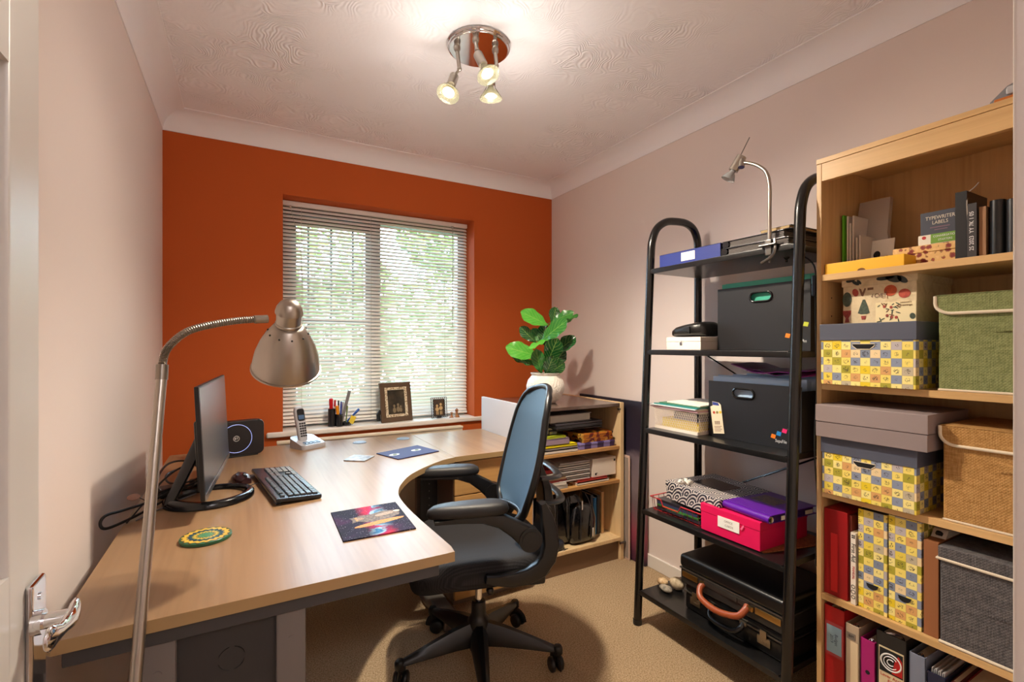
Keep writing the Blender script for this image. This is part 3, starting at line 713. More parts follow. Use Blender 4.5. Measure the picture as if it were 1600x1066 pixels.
_pet = t.m('SINE', t.m('MULTIPLY', _a, 18.0)); _rr = t.m('ADD', t.m('MULTIPLY', _r, 16.0), t.m('MULTIPLY', _pet, 0.045))
nt.links.new(t.ramp(_rr, [(0.0, (70, 130, 90)), (0.22, (110, 150, 100)), (0.28, (28, 30, 26)), (0.33, (200, 170, 70)), (0.45, (90, 120, 60)), (0.50, (26, 70, 90)), (0.63, (24, 26, 24)), (0.66, (206, 172, 66)), (0.84, (60, 52, 30)), (0.90, (46, 104, 78))], True), b_.inputs['Base Color'])
rc = thing('round_coaster', 'round green and gold mandala coaster on the desk', 'coaster', (-0.085, 1.508, DZ))
b = B(); b.lathe([(0, 0), (0.056, 0), (0.059, 0.002), (0.059, 0.008), (0.057, 0.010), (0, 0.010)], 48); part('disc', b, m_man, rc, local=True)
b = B(); b.lathe([(0.057, 0.0015), (0.0595, 0.0015), (0.0598, 0.005), (0.0595, 0.0085), (0.057, 0.0085)], 48); part('rim', b, mat('green_glaze', (40, 96, 66), 0.35), rc, local=True)
# ------------------------------------------------------------------ ceiling spotlight
cs = thing('ceiling_spotlight', 'round chrome ceiling fitting with three lit spot bulbs', 'ceiling light', (0.803, 1.695, ZC))
b = B(); b.lathe([(0, 0), (0.122, 0), (0.124, -0.006), (0.120, -0.012), (0.117, -0.013), (0.114, -0.018), (0.110, -0.020), (0, -0.020)], 64, Matrix.Translation((0.803, 1.695, ZC))); part('plate', b, CHROME, cs, smooth=30)
b = B(); b.ball((0.803, 1.70, ZC - 0.021), 0.004, 10); part('screw', b, STEELD, cs)
m_lens = mat('lit_bulb_lens', (255, 240, 205), 0.3, emit=((255, 236, 200), 7.0))
m_bglass = mat('bulb_glass', (128, 126, 104), 0.12, alpha=0.5)
bases = [(0.713, 1.699), (0.754, 1.619), (0.847, 1.641)]; elbows = [(0.7245, 1.703, 2.293), (0.749, 1.598, 2.317), (0.844, 1.625, 2.300)]
for (bx, by), el, (bp, bd) in zip(bases, elbows, BULBS):
    el = Vector(el); bp = Vector(bp); d = Vector(bd).normalized(); back = bp - d * 0.052
    b = B(); b.lathe([(0, 0), (0.010, 0), (0.013, -0.012), (0.012, -0.022), (0.007, -0.03), (0, -0.03)], 20, Matrix.Translation((bx, by, ZC - .019))); b.cyl((bx, by, ZC - 0.04), el, 0.0075, n=14); b.ball(el, 0.0095, 12)
    arm = part('arm', b, NICKEL, cs)
    top = back - d * 0.058
    b = B(); b.cyl(el, top + d * .006, 0.005, n=10); b.tube([top, top + d * .004, back - d * .004, back], [0.0145, 0.0175, 0.0175, 0.0155], 24); part('lamp_holder', b, NICKEL, cs)
    q = d.to_track_quat('Z', 'Y').to_matrix().to_4x4(); M = Matrix.Translation(back) @ q
    b = B(); b.lathe([(0.0105, -0.002), (0.0105, 0.008), (0.014, 0.014), (0.028, 0.030), (0.040, 0.044), (0.0435, 0.050), (0.0435, 0.053), (0.040, 0.0525), (0.027, 0.032), (0.009, 0.010)], 32, M); bu = part('bulb', b, m_bglass, cs, smooth=60)
    b = B(); b.lathe([(0, 0.048), (0.016, 0.047), (0.0225, 0.043), (0.017, 0.036), (0, 0.034)], 28, M); part('lens', b, m_lens, bu, smooth=60)
    for s_ in (-1, 1):
        b = B(); b.tube([back + q.to_3x3() @ Vector((s_ * .015, 0, -.006)), back + q.to_3x3() @ Vector((s_ * .017, 0, .012)), back + q.to_3x3() @ Vector((s_ * .041, 0, .048))], 0.0012, 6); part('spring_clip', b, STEELD, bu)

# ------------------------------------------------------------------ office chair (local x = forward, y = the sitter's left)
ch = thing('office_chair', 'black office chair with window-tinted blue mesh back and flip-up arms at the desk', 'chair', (0.795, 1.68, 0), math.radians(166))
m_seat, nt, b_ = new_mat('charcoal_seat_mesh', 0.75, 0, 0.35); t = NT(nt); _x, _y, _z = t.sep(t.obj())
_wv = t.m('MULTIPLY', t.m('SINE', t.m('MULTIPLY', t.m('ADD', _x, _y), 1100.0)), t.m('SINE', t.m('MULTIPLY', t.m('SUBTRACT', _x, _y), 1100.0)))
nt.links.new(t.ramp(_wv, [(0.2, (22, 21, 24)), (0.8, (48, 46, 50))]), b_.inputs['Base Color']); t.bump(_wv, 0.4, 0.001, b_)
m_mesh, nt, b_ = new_mat('window_tinted_mesh', 0.6, 0, 0.4); t = NT(nt); _x, _y, _z = t.sep(t.obj())  # blue of the window reflection put into the mesh colour
_wv = t.m('MULTIPLY', t.m('SINE', t.m('MULTIPLY', _y, 1500.0)), t.m('SINE', t.m('MULTIPLY', _z, 1500.0)))
nt.links.new(t.ramp(_wv, [(0.2, (58, 84, 108)), (0.8, (104, 134, 158))]), b_.inputs['Base Color']); t.bump(_wv, 0.35, 0.001, b_)
m_arm = mat('soft_black_pad', (22, 21, 23), 0.5, bump=(900, 0.3, 0.001)); m_chp = mat('chair_black', (15, 14, 16), 0.36)
b = B(); rings = []
lay = [(0.70, 0.405), (0.90, 0.408), (0.98, 0.418), (1.0, 0.440), (0.995, 0.468), (0.965, 0.486), (0.90, 0.496), (0.75, 0.500), (0.4, 0.494), (0.02, 0.492)]
for sc, z in lay:
    ring = []
    for k in range(56):
        t_ = 2 * PI * k / 56; c, q = math.cos(t_), math.sin(t_); ex = 4.2
        x = 0.262 * math.copysign(abs(c) ** (2 / ex), c) * sc; y = 0.252 * math.copysign(abs(q) ** (2 / ex), q) * sc
        dz = -0.035 * max(0, (x - 0.12) / 0.14) ** 2 + (0.012 * (abs(y) / .25) ** 3 if z > 0.48 else 0)
        ring.append((x + 0.01, y, z + dz))
    rings.append(ring)
b.loft(rings); part('seat', b, m_seat, ch, local=True, smooth=70)
def back_pt(uu, v):
    w = 0.165 + 0.050 * math.sin(PI * min(1, v * 1.1)) ** 0.8 - 0.02 * v
    if v > 0.86: w *= math.sqrt(max(0, 1 - ((v - 0.86) / 0.14) ** 2 * 0.45))
    if v < 0.10: w *= math.sqrt(max(0, 1 - ((0.10 - v) / 0.10) ** 2 * 0.5))
    z = 0.585 + 0.483 * v - 0.02 * uu * uu * (v > .9) * (v - .9) * 10
    x = -0.155 - 0.012 * math.sin(PI * min(1, v * 1.3)) - 0.112 * v ** 1.4 + 0.045 * uu * uu * (1 - 0.4 * v)
    return Vector((x, w * uu, z))
b = B(); NU, NV = 14, 22
for off in (0.0, -0.004):
    g = [[b.bm.verts.new(back_pt(-1 + 2 * i / NU, j / NV) + Vector((off, 0, 0))) for i in range(NU + 1)] for j in range(NV + 1)]
    for j in range(NV):
        for i in range(NU): b.bm.faces.new((g[j][i], g[j][i + 1], g[j + 1][i + 1], g[j + 1][i]))
bk = part('backrest', b, m_mesh, ch, local=True, smooth=80)
loop = [back_pt(-1, j / NV) for j in range(NV + 1)] + [back_pt(-1 + 2 * i / NU, 1) for i in range(1, NU)] + [back_pt(1, 1 - j / NV) for j in range(NV + 1)] + [back_pt(1 - 2 * i / NU, 0) for i in range(1, NU)]
b = B(); b.tube([p + Vector((-0.008, 0, 0)) for p in loop], 0.0135, 10, loop=True); part('back_frame', b, m_chp, ch, local=True, smooth=60)
# spine and lumbar loops behind the mesh
m_gp = mat('chair_grey_plastic', (74, 80, 86), 0.32)
b = B(); b.ribbon([(-0.05, 0.395), (-0.16, 0.40), (-0.225, 0.43), (-0.265, 0.50), (-0.275, 0.58), (-0.262, 0.68), (-0.235, 0.76)], [0.03, 0.036, 0.045, 0.05, 0.045, 0.035, 0.022], -0.055, 0.055); part('spine', b, m_chp, ch, local=True, smooth=50)
for z, d in ((0.755, 0.028), (0.665, 0.042)):
    b = B(); pts = []
    for k in range(17):
        a = PI * k / 16; pts.append((-0.188 - (0.08 + d) * math.sin(a) ** 0.6 - 0.0, 0.185 * math.cos(a), z - 0.01 * math.sin(a)))
    b.tube(pts, 0.017, 10, flat=0.45); part('lumbar_strap', b, m_gp, ch, local=True, smooth=60)
for s_, nm in ((1, 'near'), (-1, 'far')):
    y = 0.272 * s_
    b = B(); rings = []
    lay = [(0.80, 0.672), (0.97, 0.676), (1.0, 0.686), (0.97, 0.700), (0.86, 0.709), (0.55, 0.713), (0.02, 0.714)]
    for sc, z in lay:
        ring = []
        for k in range(36):
            t_ = 2 * PI * k / 36; c, q = math.cos(t_), math.sin(t_)
            x = 0.138 * math.copysign(abs(c) ** 0.75, c) * sc; w = 0.045 + 0.010 * (-x / 0.14)
            ring.append((0.085 + x, (0.252 * s_) + w * math.copysign(abs(q) ** 0.8, q) * sc, z - 0.22 * max(0, x - 0.06) ** 1.6))
        rings.append(ring)
    b.loft(rings); part('arm_pad', b, m_arm, ch, local=True, smooth=70)
    y0, y1 = sorted((0.248 * s_, 0.288 * s_))
    b = B(); b.ribbon([(0.20, 0.664), (0.12, 0.666), (0.04, 0.664), (-0.02, 0.650), (-0.07, 0.618), (-0.12, 0.580)], [0.012, 0.022, 0.032, 0.046, 0.056, 0.074], y0, y1)
    b.cyl((-0.12, y0 - 0.004, 0.58), (-0.12, y1 + 0.004, 0.58), 0.040, n=32); ar = part('armrest', b, m_chp, ch, local=True, smooth=50)
    b = B(); yy = (0.2925 if s_ > 0 else -0.2925); b.cyl((-0.12, yy - .001, 0.58), (-0.12, yy + .001, 0.58), 0.030, n=28); part('pivot_cap', b, BLACKP, ar, local=True)
    b = B(); y0, y1 = sorted((0.250 * s_, 0.284 * s_))
    b.ribbon([(-0.168, 0.695), (-0.182, 0.65), (-0.194, 0.60), (-0.198, 0.55), (-0.188, 0.505), (-0.160, 0.470), (-0.115, 0.452), (-0.06, 0.447), (-0.01, 0.452), (0.03, 0.460)], [0.020, 0.040, 0.052, 0.056, 0.056, 0.056, 0.052, 0.046, 0.036, 0.024], y0, y1)
    part('arm_frame', b, m_chp, ch, local=True, smooth=50)
    b = B(); y2 = 0.11 * s_; b.box(-0.185, -0.125, min(y2, 0.26 * s_), max(y2, 0.26 * s_), 0.41, 0.455, 0.01); part('seat_bracket', b, m_chp, ch, local=True)
    b = B(); b.box(-0.205, -0.172, min(0.17 * s_, 0.26 * s_), max(0.17 * s_, 0.26 * s_), 0.63, 0.675, 0.008); part('arm_bracket', b, m_chp, ch, local=True)
b = B(); b.box(-0.13, 0.11, -0.085, 0.085, 0.365, 0.408, 0.012); b.cyl((0.0, -0.20, 0.385), (0.0, 0.20, 0.385), 0.007, n=10); b.ball((0.15, 0.12, 0.385), 0.024, 14, (1.2, 1, 0.9)); b.ball((0.0, 0.2, .385), 0.014, 10); part('mechanism', b, m_chp, ch, local=True)
b = B(); b.cyl((0, 0, 0.22), (0, 0, 0.37), 0.0135, n=24); part('gas_lift', b, CHROME, ch, local=True)
b = B(); b.lathe([(0.022, 0.252), (0.0265, 0.247), (0.0285, 0.20), (0.034, 0.188), (0.042, 0.178), (0.044, 0.11), (0.040, 0.080), (0.032, 0.060), (0, 0.060)], 32); part('column_cover', b, m_chp, ch, local=True, smooth=50)
for k, wa in enumerate((105, 33, -39, -111, 177)):
    a = math.radians(wa - 166); R = Matrix.Rotation(a, 4, 'Z')
    b = B(); rings = []
    for x, w, z0, z1 in ((0.02, 0.036, 0.090, 0.176), (0.10, 0.030, 0.092, 0.160), (0.20, 0.023, 0.088, 0.132), (0.28, 0.017, 0.084, 0.108), (0.305, 0.013, 0.085, 0.101)):
        rings.append([(x, -w, z0 + .004), (x, -w * .7, z0), (x, w * .7, z0), (x, w, z0 + .004), (x, w * .95, z0 + (z1 - z0) * .55), (x, w * .35, z1), (x, -w * .35, z1), (x, -w * .95, z0 + (z1 - z0) * .55)])
    b.loft(rings, M=R); b.lathe([(0, 0.107), (0.014, 0.105), (0.0185, 0.098), (0.0185, 0.078), (0.012, 0.070), (0, 0.070)], 20, R @ Matrix.Translation((0.305, 0, 0)))
    part('base_leg', b, m_chp, ch, local=True, smooth=45)
    sw = math.radians((40, 75, -60, 20, 60)[k]); M = R @ Matrix.Translation((0.305, 0, 0)) @ Matrix.Rotation(sw, 4, 'Z')
    b = B(); b.cyl((0, 0, 0.03), (0, 0, 0.085), 0.0055, n=10, M=M)
    for s_ in (-1, 1): b.lathe([(0, -0.010), (0.020, -0.010), (0.0265, -0.006), (0.0275, 0), (0.0265, 0.006), (0.020, 0.010), (0, 0.010)], 24, M @ Matrix.Translation((-0.018, s_ * 0.0165, 0.0275)) @ Matrix.Rotation(PI / 2, 4, 'X'))
    b.tube([(-0.018 + 0.032 * math.cos(q), 0, 0.0275 + 0.032 * math.sin(q)) for q in [math.radians(d) for d in range(-5, 176, 15)]], 0.0055, 8, M=M, flat=3.4)
    part('caster', b, BLACKP, ch, local=True, smooth=50)

# ------------------------------------------------------------------ open cabinet in the corner
m_birch = wood('pale_birch_panel', (226, 196, 150), (206, 172, 124), 'z', 0.8, 0.42)
m_shelfb = wood('oak_shelf_edge', (186, 140, 84), (156, 110, 62), 'x', 1.0, 0.45)
m_white = mat('white_melamine', (218, 218, 222), 0.45)
cab = thing('corner_cabinet', 'low open cabinet with a white side and crammed shelves in the corner', 'cabinet', (1.6, 2.40, 0))
b = B(); b.box(1.287, 1.305, 2.10, 2.68, 0.06, 0.918, 0.002); part('side_panel', b, m_white, cab, label='white side panel')
b = B(); b.box(1.894, 1.920, 2.10, 2.68, 0.0, 0.905, 0.003); part('side_panel', b, m_birch, cab)
b = B(); b.box(1.305, 1.894, 2.105, 2.68, 0.884, 0.902, 0.002); part('cabinet_top', b, mat('smoky_brown_top', (96, 78, 70), 0.18, coat=0.5), cab)
b = B(); b.box(1.305, 1.894, 2.66, 2.68, 0.10, 0.884); part('back_panel', b, m_birch, cab)
for z in (0.655, 0.462):
    b = B(); b.box(1.305, 1.894, 2.106, 2.66, z - 0.018, z, 0.002); part('shelf', b, m_shelfb, cab)
b = B(); b.box(1.305, 1.894, 2.10, 2.66, 0.112, 0.132, 0.002); part('bottom_shelf', b, m_birch, cab)
b = B(); b.box(1.287, 1.894, 2.12, 2.14, 0.0, 0.112); part('plinth', b, mat('plinth_brown', (112, 84, 60), 0.5), cab)
b = B(); b.cyl((1.878, 2.104, 0.868), (1.894, 2.104, 0.868), 0.006, n=10); b.cyl((1.885, 2.094, 0.10), (1.925, 2.094, 0.10), 0.006, n=10); part('catch', b, STEELD, cab)

def book(name, label, cat, x0, x1, y0, y1, z0, z1, cover, page=CREAMP, rot=0.0, spine='y', group=None, pages=True):
    """closed book or magazine lying flat: cover boards, spine on the y0 side (towards the room) or y1, page block"""
    cx, cy = (x0 + x1) / 2, (y0 + y1) / 2
    t_ = thing(name, label, cat, (cx, cy, z0), rot, group)
    hx, hy, h = (x1 - x0) / 2, (y1 - y0) / 2, z1 - z0; th = min(0.003, h * 0.22)
    b = B(); b.box(-hx, hx, -hy, hy, 0, th); b.box(-hx, hx, -hy, hy, h - th, h)
    if spine == 'y': b.box(-hx, hx, -hy, -hy + th, 0, h)
    elif spine == 'x': b.box(-hx, -hx + th, -hy, hy, 0, h)
    else: b.box(-hx, hx, hy - th, hy, 0, h)
    part('cover', b, cover, t_, local=True)
    b = B(); k = 0.004; b.box(-hx + (th if spine == 'x' else k), hx - k, -hy + (th if spine == 'y' else k), hy - (th if spine not in 'xy' else k), th, h - th); part('pages', b, page, t_, local=True)
    return t_
C = lambda r, g, b_2: mat('card_%d_%d_%d' % (r, g, b_2), (r, g, b_2), 0.5)
# top shelf of the cabinet
Z1 = 0.655
book('magazine', 'bottom pale magazine of the yellow stack on the upper cabinet shelf', 'magazine', 1.34, 1.60, 2.115, 2.36, Z1, Z1 + 0.018, C(206, 198, 190))
book('magazine', 'white magazine just under the yellow folder on the upper cabinet shelf', 'magazine', 1.345, 1.60, 2.118, 2.36, Z1 + .018, Z1 + 0.032, C(226, 222, 214))
book('folder', 'bright yellow folder on magazines on the upper cabinet shelf', 'folder', 1.335, 1.595, 2.113, 2.36, Z1 + .032, Z1 + 0.046, C(226, 206, 24))
book('book', 'mauve-edged thick book lying on the yellow folder', 'book', 1.36, 1.545, 2.118, 2.34, Z1 + .046, Z1 + 0.078, C(150, 128, 146), mat('page_edge', (214, 200, 170), 0.8), spine='y')
book('notebook', 'lime green notebook on the mauve-edged book', 'notebook', 1.37, 1.53, 2.13, 2.33, Z1 + .078, Z1 + 0.090, C(170, 180, 40))
tp = thing('tape_dispenser', 'grey desk tape dispenser on the lime green notebook', 'tape dispenser', (1.45, 2.2, Z1 + .090))
b = B(); b.ribbon([(1.40, Z1 + .100), (1.45, Z1 + .108), (1.50, Z1 + .103)], [0.018, 0.034, 0.022], 2.17, 2.21); part('body', b, mat('dispenser_grey', (140, 138, 140), 0.4), tp)
b = B(); b.cyl((1.452, 2.165, Z1 + .112), (1.452, 2.215, Z1 + .112), 0.017, n=24); part('tape_roll', b, mat('tape_tan', (190, 176, 140), 0.3), tp)
bp = thing('storage_tub', 'clear plastic tub at the back of the upper cabinet shelf under the laptop', 'tub', (1.68, 2.5, Z1))
b = B(); b.box(1.61, 1.86, 2.40, 2.62, Z1, Z1 + 0.13, 0.006); part('tub_body', b, mat('tub_frost', (206, 186, 160), 0.4), bp); b = B(); b.box(1.605, 1.865, 2.395, 2.625, Z1 + .130, Z1 + 0.140, 0.004); part('lid', b, mat('tub_lid', (196, 188, 180), 0.4), bp)
lt = thing('laptop', 'closed dark laptop under a grey box file on the upper cabinet shelf', 'laptop', (1.62, 2.36, Z1 + .122), math.radians(4))
b = B(); b.box(-0.17, 0.165, -0.225, -0.0, 0.020, 0.032, 0.004); part('lid', b, mat('laptop_dark', (58, 54, 60), 0.35), lt, local=True)
b = B(); b.box(-0.17, 0.165, -0.225, -0.0, 0.002, 0.019, 0.004); part('keyboard_deck', b, mat('laptop_dark2', (44, 42, 46), 0.4), lt, local=True)
lf = thing('document_tray', 'black document tray carrying the closed laptop on the upper cabinet shelf', 'tray', (1.62, 2.25, Z1 + .11))
b = B(); b.box(1.44, 1.80, 2.15, 2.38, Z1 + .112, Z1 + .120, .003); b.box(1.44, 1.446, 2.16, 2.38, Z1, Z1 + .112); b.box(1.794, 1.80, 2.3, 2.38, Z1, Z1 + .112); part('frame', b, mat('tray_black', (34, 32, 34), 0.5), lf)
bf = thing('box_file', 'grey hardback box file lying on the closed laptop', 'box file', (1.58, 2.30, Z1 + .156), math.radians(3))
b = B(); b.box(-0.15, 0.14, -0.15, 0.08, 0, 0.004, 0.001); b.box(-0.15, 0.14, -0.15, 0.08, 0.040, 0.044, 0.001); b.box(-0.15, 0.14, 0.076, 0.08, 0, 0.044); part('cover', b, mat('boxfile_grey', (140, 132, 126), 0.55), bf, local=True)
b = B(); b.box(-0.144, 0.134, -0.144, 0.076, 0.004, 0.040); part('paper_block', b, mat('pages_pale', (200, 194, 184), 0.8), bf, local=True)
m_tin, nt, b_ = new_mat('floral_tin', 0.3, 0.2); t = NT(nt); _vo = t.node('ShaderNodeTexVoronoi'); _vo.inputs['Scale'].default_value = 42; nt.links.new(t.obj(), _vo.inputs['Vector'])
_s = t.sep(_vo.outputs['Color']); nt.links.new(t.ramp(_s[0], [(0, (196, 116, 30)), (0.35, (120, 36, 30)), (0.6, (218, 168, 70)), (0.8, (40, 34, 44))], True), b_.inputs['Base Color'])
m_purp, nt, b_ = new_mat('purple_pattern', 0.45); t = NT(nt); _ck = t.node('ShaderNodeTexChecker'); _ck.inputs['Scale'].default_value = 22; nt.links.new(t.obj(), _ck.inputs['Vector'])
_ck.inputs[1].default_value = lin((128, 118, 176)); _ck.inputs[2].default_value = lin((54, 34, 84)); nt.links.new(_ck.outputs[0], b_.inputs['Base Color'])
def lidbox(name, label, cat, x0, x1, y0, y1, z0, z1, lid_h, mb, ml, rot=0.0, ov=0.003, group=None, bev=0.003):
    cx, cy = (x0 + x1) / 2, (y0 + y1) / 2; t_ = thing(name, label, cat, (cx, cy, z0), rot, group); hx, hy, h = (x1 - x0) / 2, (y1 - y0) / 2, z1 - z0
    b = B(); b.box(-hx + ov, hx - ov, -hy + ov, hy - ov, 0, h - 0.002, bev); part('box_body', b, mb, t_, local=True)
    b = B(); b.box(-hx, hx, -hy, hy, h - lid_h, h, bev); part('lid', b, ml, t_, local=True)
    return t_
lidbox('keepsake_box', 'purple patterned flat box under the floral tin', 'box', 1.62, 1.875, 2.125, 2.30, Z1, Z1 + .034, .012, m_purp, m_purp)
lidbox('biscuit_tin', 'small orange and brown floral tin on the purple patterned box', 'tin', 1.645, 1.87, 2.135, 2.29, Z1 + .034, Z1 + .058, .010, m_tin, m_tin)
lidbox('biscuit_tin', 'upper floral tin stacked topmost on the purple patterned box', 'tin', 1.63, 1.865, 2.13, 2.30, Z1 + .058, Z1 + .086, .012, m_tin, m_tin)
# middle shelf
Z2 = 0.462
cols = [(206, 200, 194), (198, 190, 184), (216, 210, 204), (190, 180, 176), (210, 204, 200)]
zz = Z2
for i, (cover, lab) in enumerate([((176, 172, 166), 'bottom loose grey brochure of the stack behind the chair back'), ((216, 208, 196), 'cream brochure second in the stack behind the chair back'), ((120, 40, 34), 'dark red brochure in the stack behind the chair back'), ((150, 120, 92), 'brown paper brochure in the stack behind the chair back'), ((220, 214, 206), 'white brochure near the top of the stack behind the chair back'), ((152, 34, 32), 'red paperback topmost behind the chair back')]):
    h = (0.020, 0.016, 0.012, 0.014, 0.022, 0.024)[i]
    book('book' if i == 5 else 'brochure', lab, 'book' if i == 5 else 'brochure', 1.32, 1.53 - 0.02 * (i > 3), 2.115 + .004 * i, 2.36, zz, zz + h, C(*cover), rot=math.radians((2, -3, 4, -2, 3, 0)[i])); zz += h + .0003
zz = Z2
book('book', 'red softback under white magazines on the middle cabinet shelf', 'book', 1.60, 1.825, 2.12, 2.37, zz, zz + .014, C(226, 214, 200)); zz += .0142
book('book', 'thin red book beneath the stack of white magazines', 'book', 1.605, 1.815, 2.122, 2.36, zz, zz + .014, C(176, 50, 40)); zz += .0142
ORD = ('lowest', 'second lowest', 'third from the bottom', 'fourth from the bottom', 'middle', 'fourth from the top', 'third from the top', 'second from the top', 'topmost')
for i in range(9):
    h = 0.0115; book('magazine', ORD[i] + ' white glossy magazine of the stack beside the white file box', 'magazine', 1.455 + .006 * i - .01 * (i > 5), 1.695 + .001 * (i % 3), 2.13 + .003 * (i % 2), 2.38, zz, zz + h, C(*cols[i % 5]), group='white magazines on the middle cabinet shelf', spine='y'); zz += h + .0002
wf = thing('magazine_file', 'white cardboard file box beside the white magazines', 'file box', (1.80, 2.26, Z2 + .0285))
b = B(); b.box(1.715, 1.886, 2.13, 2.40, Z2 + .0285, Z2 + .131, .002); part('box_body', b, mat('white_card', (226, 214, 200), 0.6), wf)
b = B(); b.box(1.735, 1.75, 2.1285, 2.1297, Z2 + .05, Z2 + .052); b.cyl((1.737, 2.1285, Z2 + .045), (1.737, 2.1297, Z2 + .045), 0.006, n=14); b.box(1.868, 1.880, 2.1285, 2.1297, Z2 + .105, Z2 + .118); part('print', b, INK, wf)
# bottom: patent rucksack, pouch, books
m_pat = mat('black_patent', (14, 14, 17), 0.16, coat=0.6, bump=(28, 0.5, 0.01))
rk = thing('rucksack', 'shiny black patent rucksack on the cabinet floor', 'bag', (1.6, 2.26, 0.132))
b = B(); rings = []
for z, hx, hy, dy in ((0.0, .155, .085, 0), (.02, .172, .10, 0), (.10, .176, .105, .004), (.18, .168, .10, .01), (.25, .145, .085, .018), (.295, .105, .06, .026), (.312, .05, .03, .03)):
    rings.append([(1.575 + hx * math.copysign(abs(math.cos(q)) ** .6, math.cos(q)), 2.26 + dy + hy * math.copysign(abs(math.sin(q)) ** .6, math.sin(q)), 0.134 + z) for q in [2 * PI * k / 32 for k in range(32)]])
b.loft(rings); part('bag_body', b, m_pat, rk, smooth=80)
b = B(); rings = []
for z, hx, hy in ((0, .075, .02), (.015, .086, .028), (.12, .088, .03), (.19, .07, .024), (.215, .03, .01)): rings.append([(1.655 + hx * math.copysign(abs(math.cos(q)) ** .6, math.cos(q)), 2.150 + hy * math.copysign(abs(math.sin(q)) ** .6, math.sin(q)), 0.140 + z) for q in [2 * PI * k / 24 for k in range(24)]])
b.loft(rings); fp = part('front_pocket', b, m_pat, rk, smooth=80)
b = B()
for x in (1.62, 1.69): b.tube(spline([(x, 2.115, 0.16), (x, 2.113, 0.25), (x + .01, 2.135, 0.34), (x + .0, 2.17, .40)], 5), 0.0035, 6)
part('zip', b, mat('zip_black', (40, 40, 44), 0.3, 0.5), fp)
for x, z in ((1.625, .36), (1.70, .20)):
    b = B(); b.box(x - .006, x + .006, 2.108, 2.115, z - .03, z + .02, .002); part('zip_pull', b, CHROME, fp)
for x in (1.49, 1.57):
    b = B(); b.tube(spline([(x, 2.19, 0.42), (x - .01, 2.155, 0.36), (x - .012, 2.148, 0.25), (x, 2.155, 0.17)], 6), 0.011, 8, flat=0.4); part('strap', b, m_pat, rk)
b = B(); b.tube(spline([(1.55, 2.28, .44), (1.555, 2.28, .452), (1.60, 2.28, .452), (1.605, 2.28, .44)], 5), 0.005, 8); part('carry_loop', b, m_pat, rk)
hb = thing('leather_pouch', 'small dark leather pouch in front of the black rucksack', 'pouch', (1.45, 2.15, 0.132))
b = B(); b.pillow(1.445, 2.142, 0.075, 0.034, [(.8, .133), (1, .142), (1, .165), (.9, .178), (.5, .184), (.02, .185)], 3.0, 32); part('pouch_body', b, mat('pouch_leather', (38, 40, 50), 0.3), hb, smooth=70)
kr = thing('key_ring', 'steel key ring on the cabinet floor by the leather pouch', 'keys', (1.43, 2.108, 0.132))
b = B(); b.tube([(1.50 + .016 * math.cos(k), 2.122 - .006 + .012 * math.sin(k), .134) for k in [2 * PI * i / 24 for i in range(24)]], 0.0014, 6, loop=True); part('ring', b, CHROME, kr)
b = B(); b.box(1.505, 1.535, 2.114, 2.121, .1325, .1345, .0008); part('key', b, STEELD, kr)
for i, (x, col, lab, h) in enumerate(((1.765, (52, 60, 74), 'slate blue hardback standing behind the rucksack', .235), (1.79, (30, 116, 176), 'bright blue book standing behind the rucksack', .215), (1.815, (44, 44, 50), 'black slim book standing beside the bright blue book', .225), (1.845, (196, 156, 110), 'tan notebook standing at the cabinet side beside the rucksack', .24))):
    k = thing('book', lab, 'book', (x, 2.3, 0.132)); b = B(); b.box(x - .010, x - .008, 2.20, 2.42, .132, .132 + h); b.box(x + .006, x + .008, 2.20, 2.42, .132, .132 + h); b.box(x - .010, x + .008, 2.198, 2.201, .132, .132 + h); part('cover', b, C(*col), k)
    b = B(); b.box(x - .008, x + .006, 2.201, 2.416, .134, .130 + h); part('pages', b, CREAMP, k)

# ------------------------------------------------------------------ potted plant on the cabinet
m_pot, nt, b_ = new_mat('embossed_white_pot', 0.55); t = NT(nt); b_.inputs['Base Color'].default_value = lin((232, 226, 216))
_vo = t.node('ShaderNodeTexVoronoi', feature='DISTANCE_TO_EDGE'); _vo.inputs['Scale'].default_value = 34; nt.links.new(t.obj(), _vo.inputs['Vector'])
_mr = t.node('ShaderNodeMapRange'); _mr.inputs['From Max'].default_value = 0.12; nt.links.new(_vo.outputs['Distance'], _mr.inputs['Value']); t.bump(_mr.outputs[0], 0.5, 0.004, b_)
PX, PY, PZ = 1.53, 2.33, 0.903
pl = thing('potted_fig', 'fiddle-leaf fig in a round white embossed pot on the corner cabinet', 'plant', (PX, PY, PZ))
b = B(); b.lathe([(0, 0), (0.058, 0), (0.066, 0.006), (0.092, 0.035), (0.110, 0.078), (0.111, 0.100), (0.102, 0.130), (0.086, 0.150), (0.079, 0.158), (0.086, 0.168), (0.088, 0.173), (0.082, 0.174), (0.073, 0.160), (0.073, 0.150), (0, 0.150)], 48, Matrix.Translation((PX, PY, PZ))); part('pot', b, m_pot, pl, smooth=60)
b = B(); b.lathe([(0, 0.158), (0.05, 0.157), (0.073, 0.153), (0.072, 0.150), (0, 0.150)], 24, Matrix.Translation((PX, PY, PZ))); part('soil', b, mat('potting_soil', (60, 46, 36), 0.95, bump=(120, 0.8, 0.01)), pl)
b = B(); b.tube(spline([(PX, PY, PZ + .15), (PX + .006, PY - .004, PZ + .25), (PX - .004, PY, PZ + .36), (PX + .008, PY, PZ + .46)], 6), 0.006, 8); part('stem', b, mat('fig_stem', (98, 76, 50), 0.8), pl)
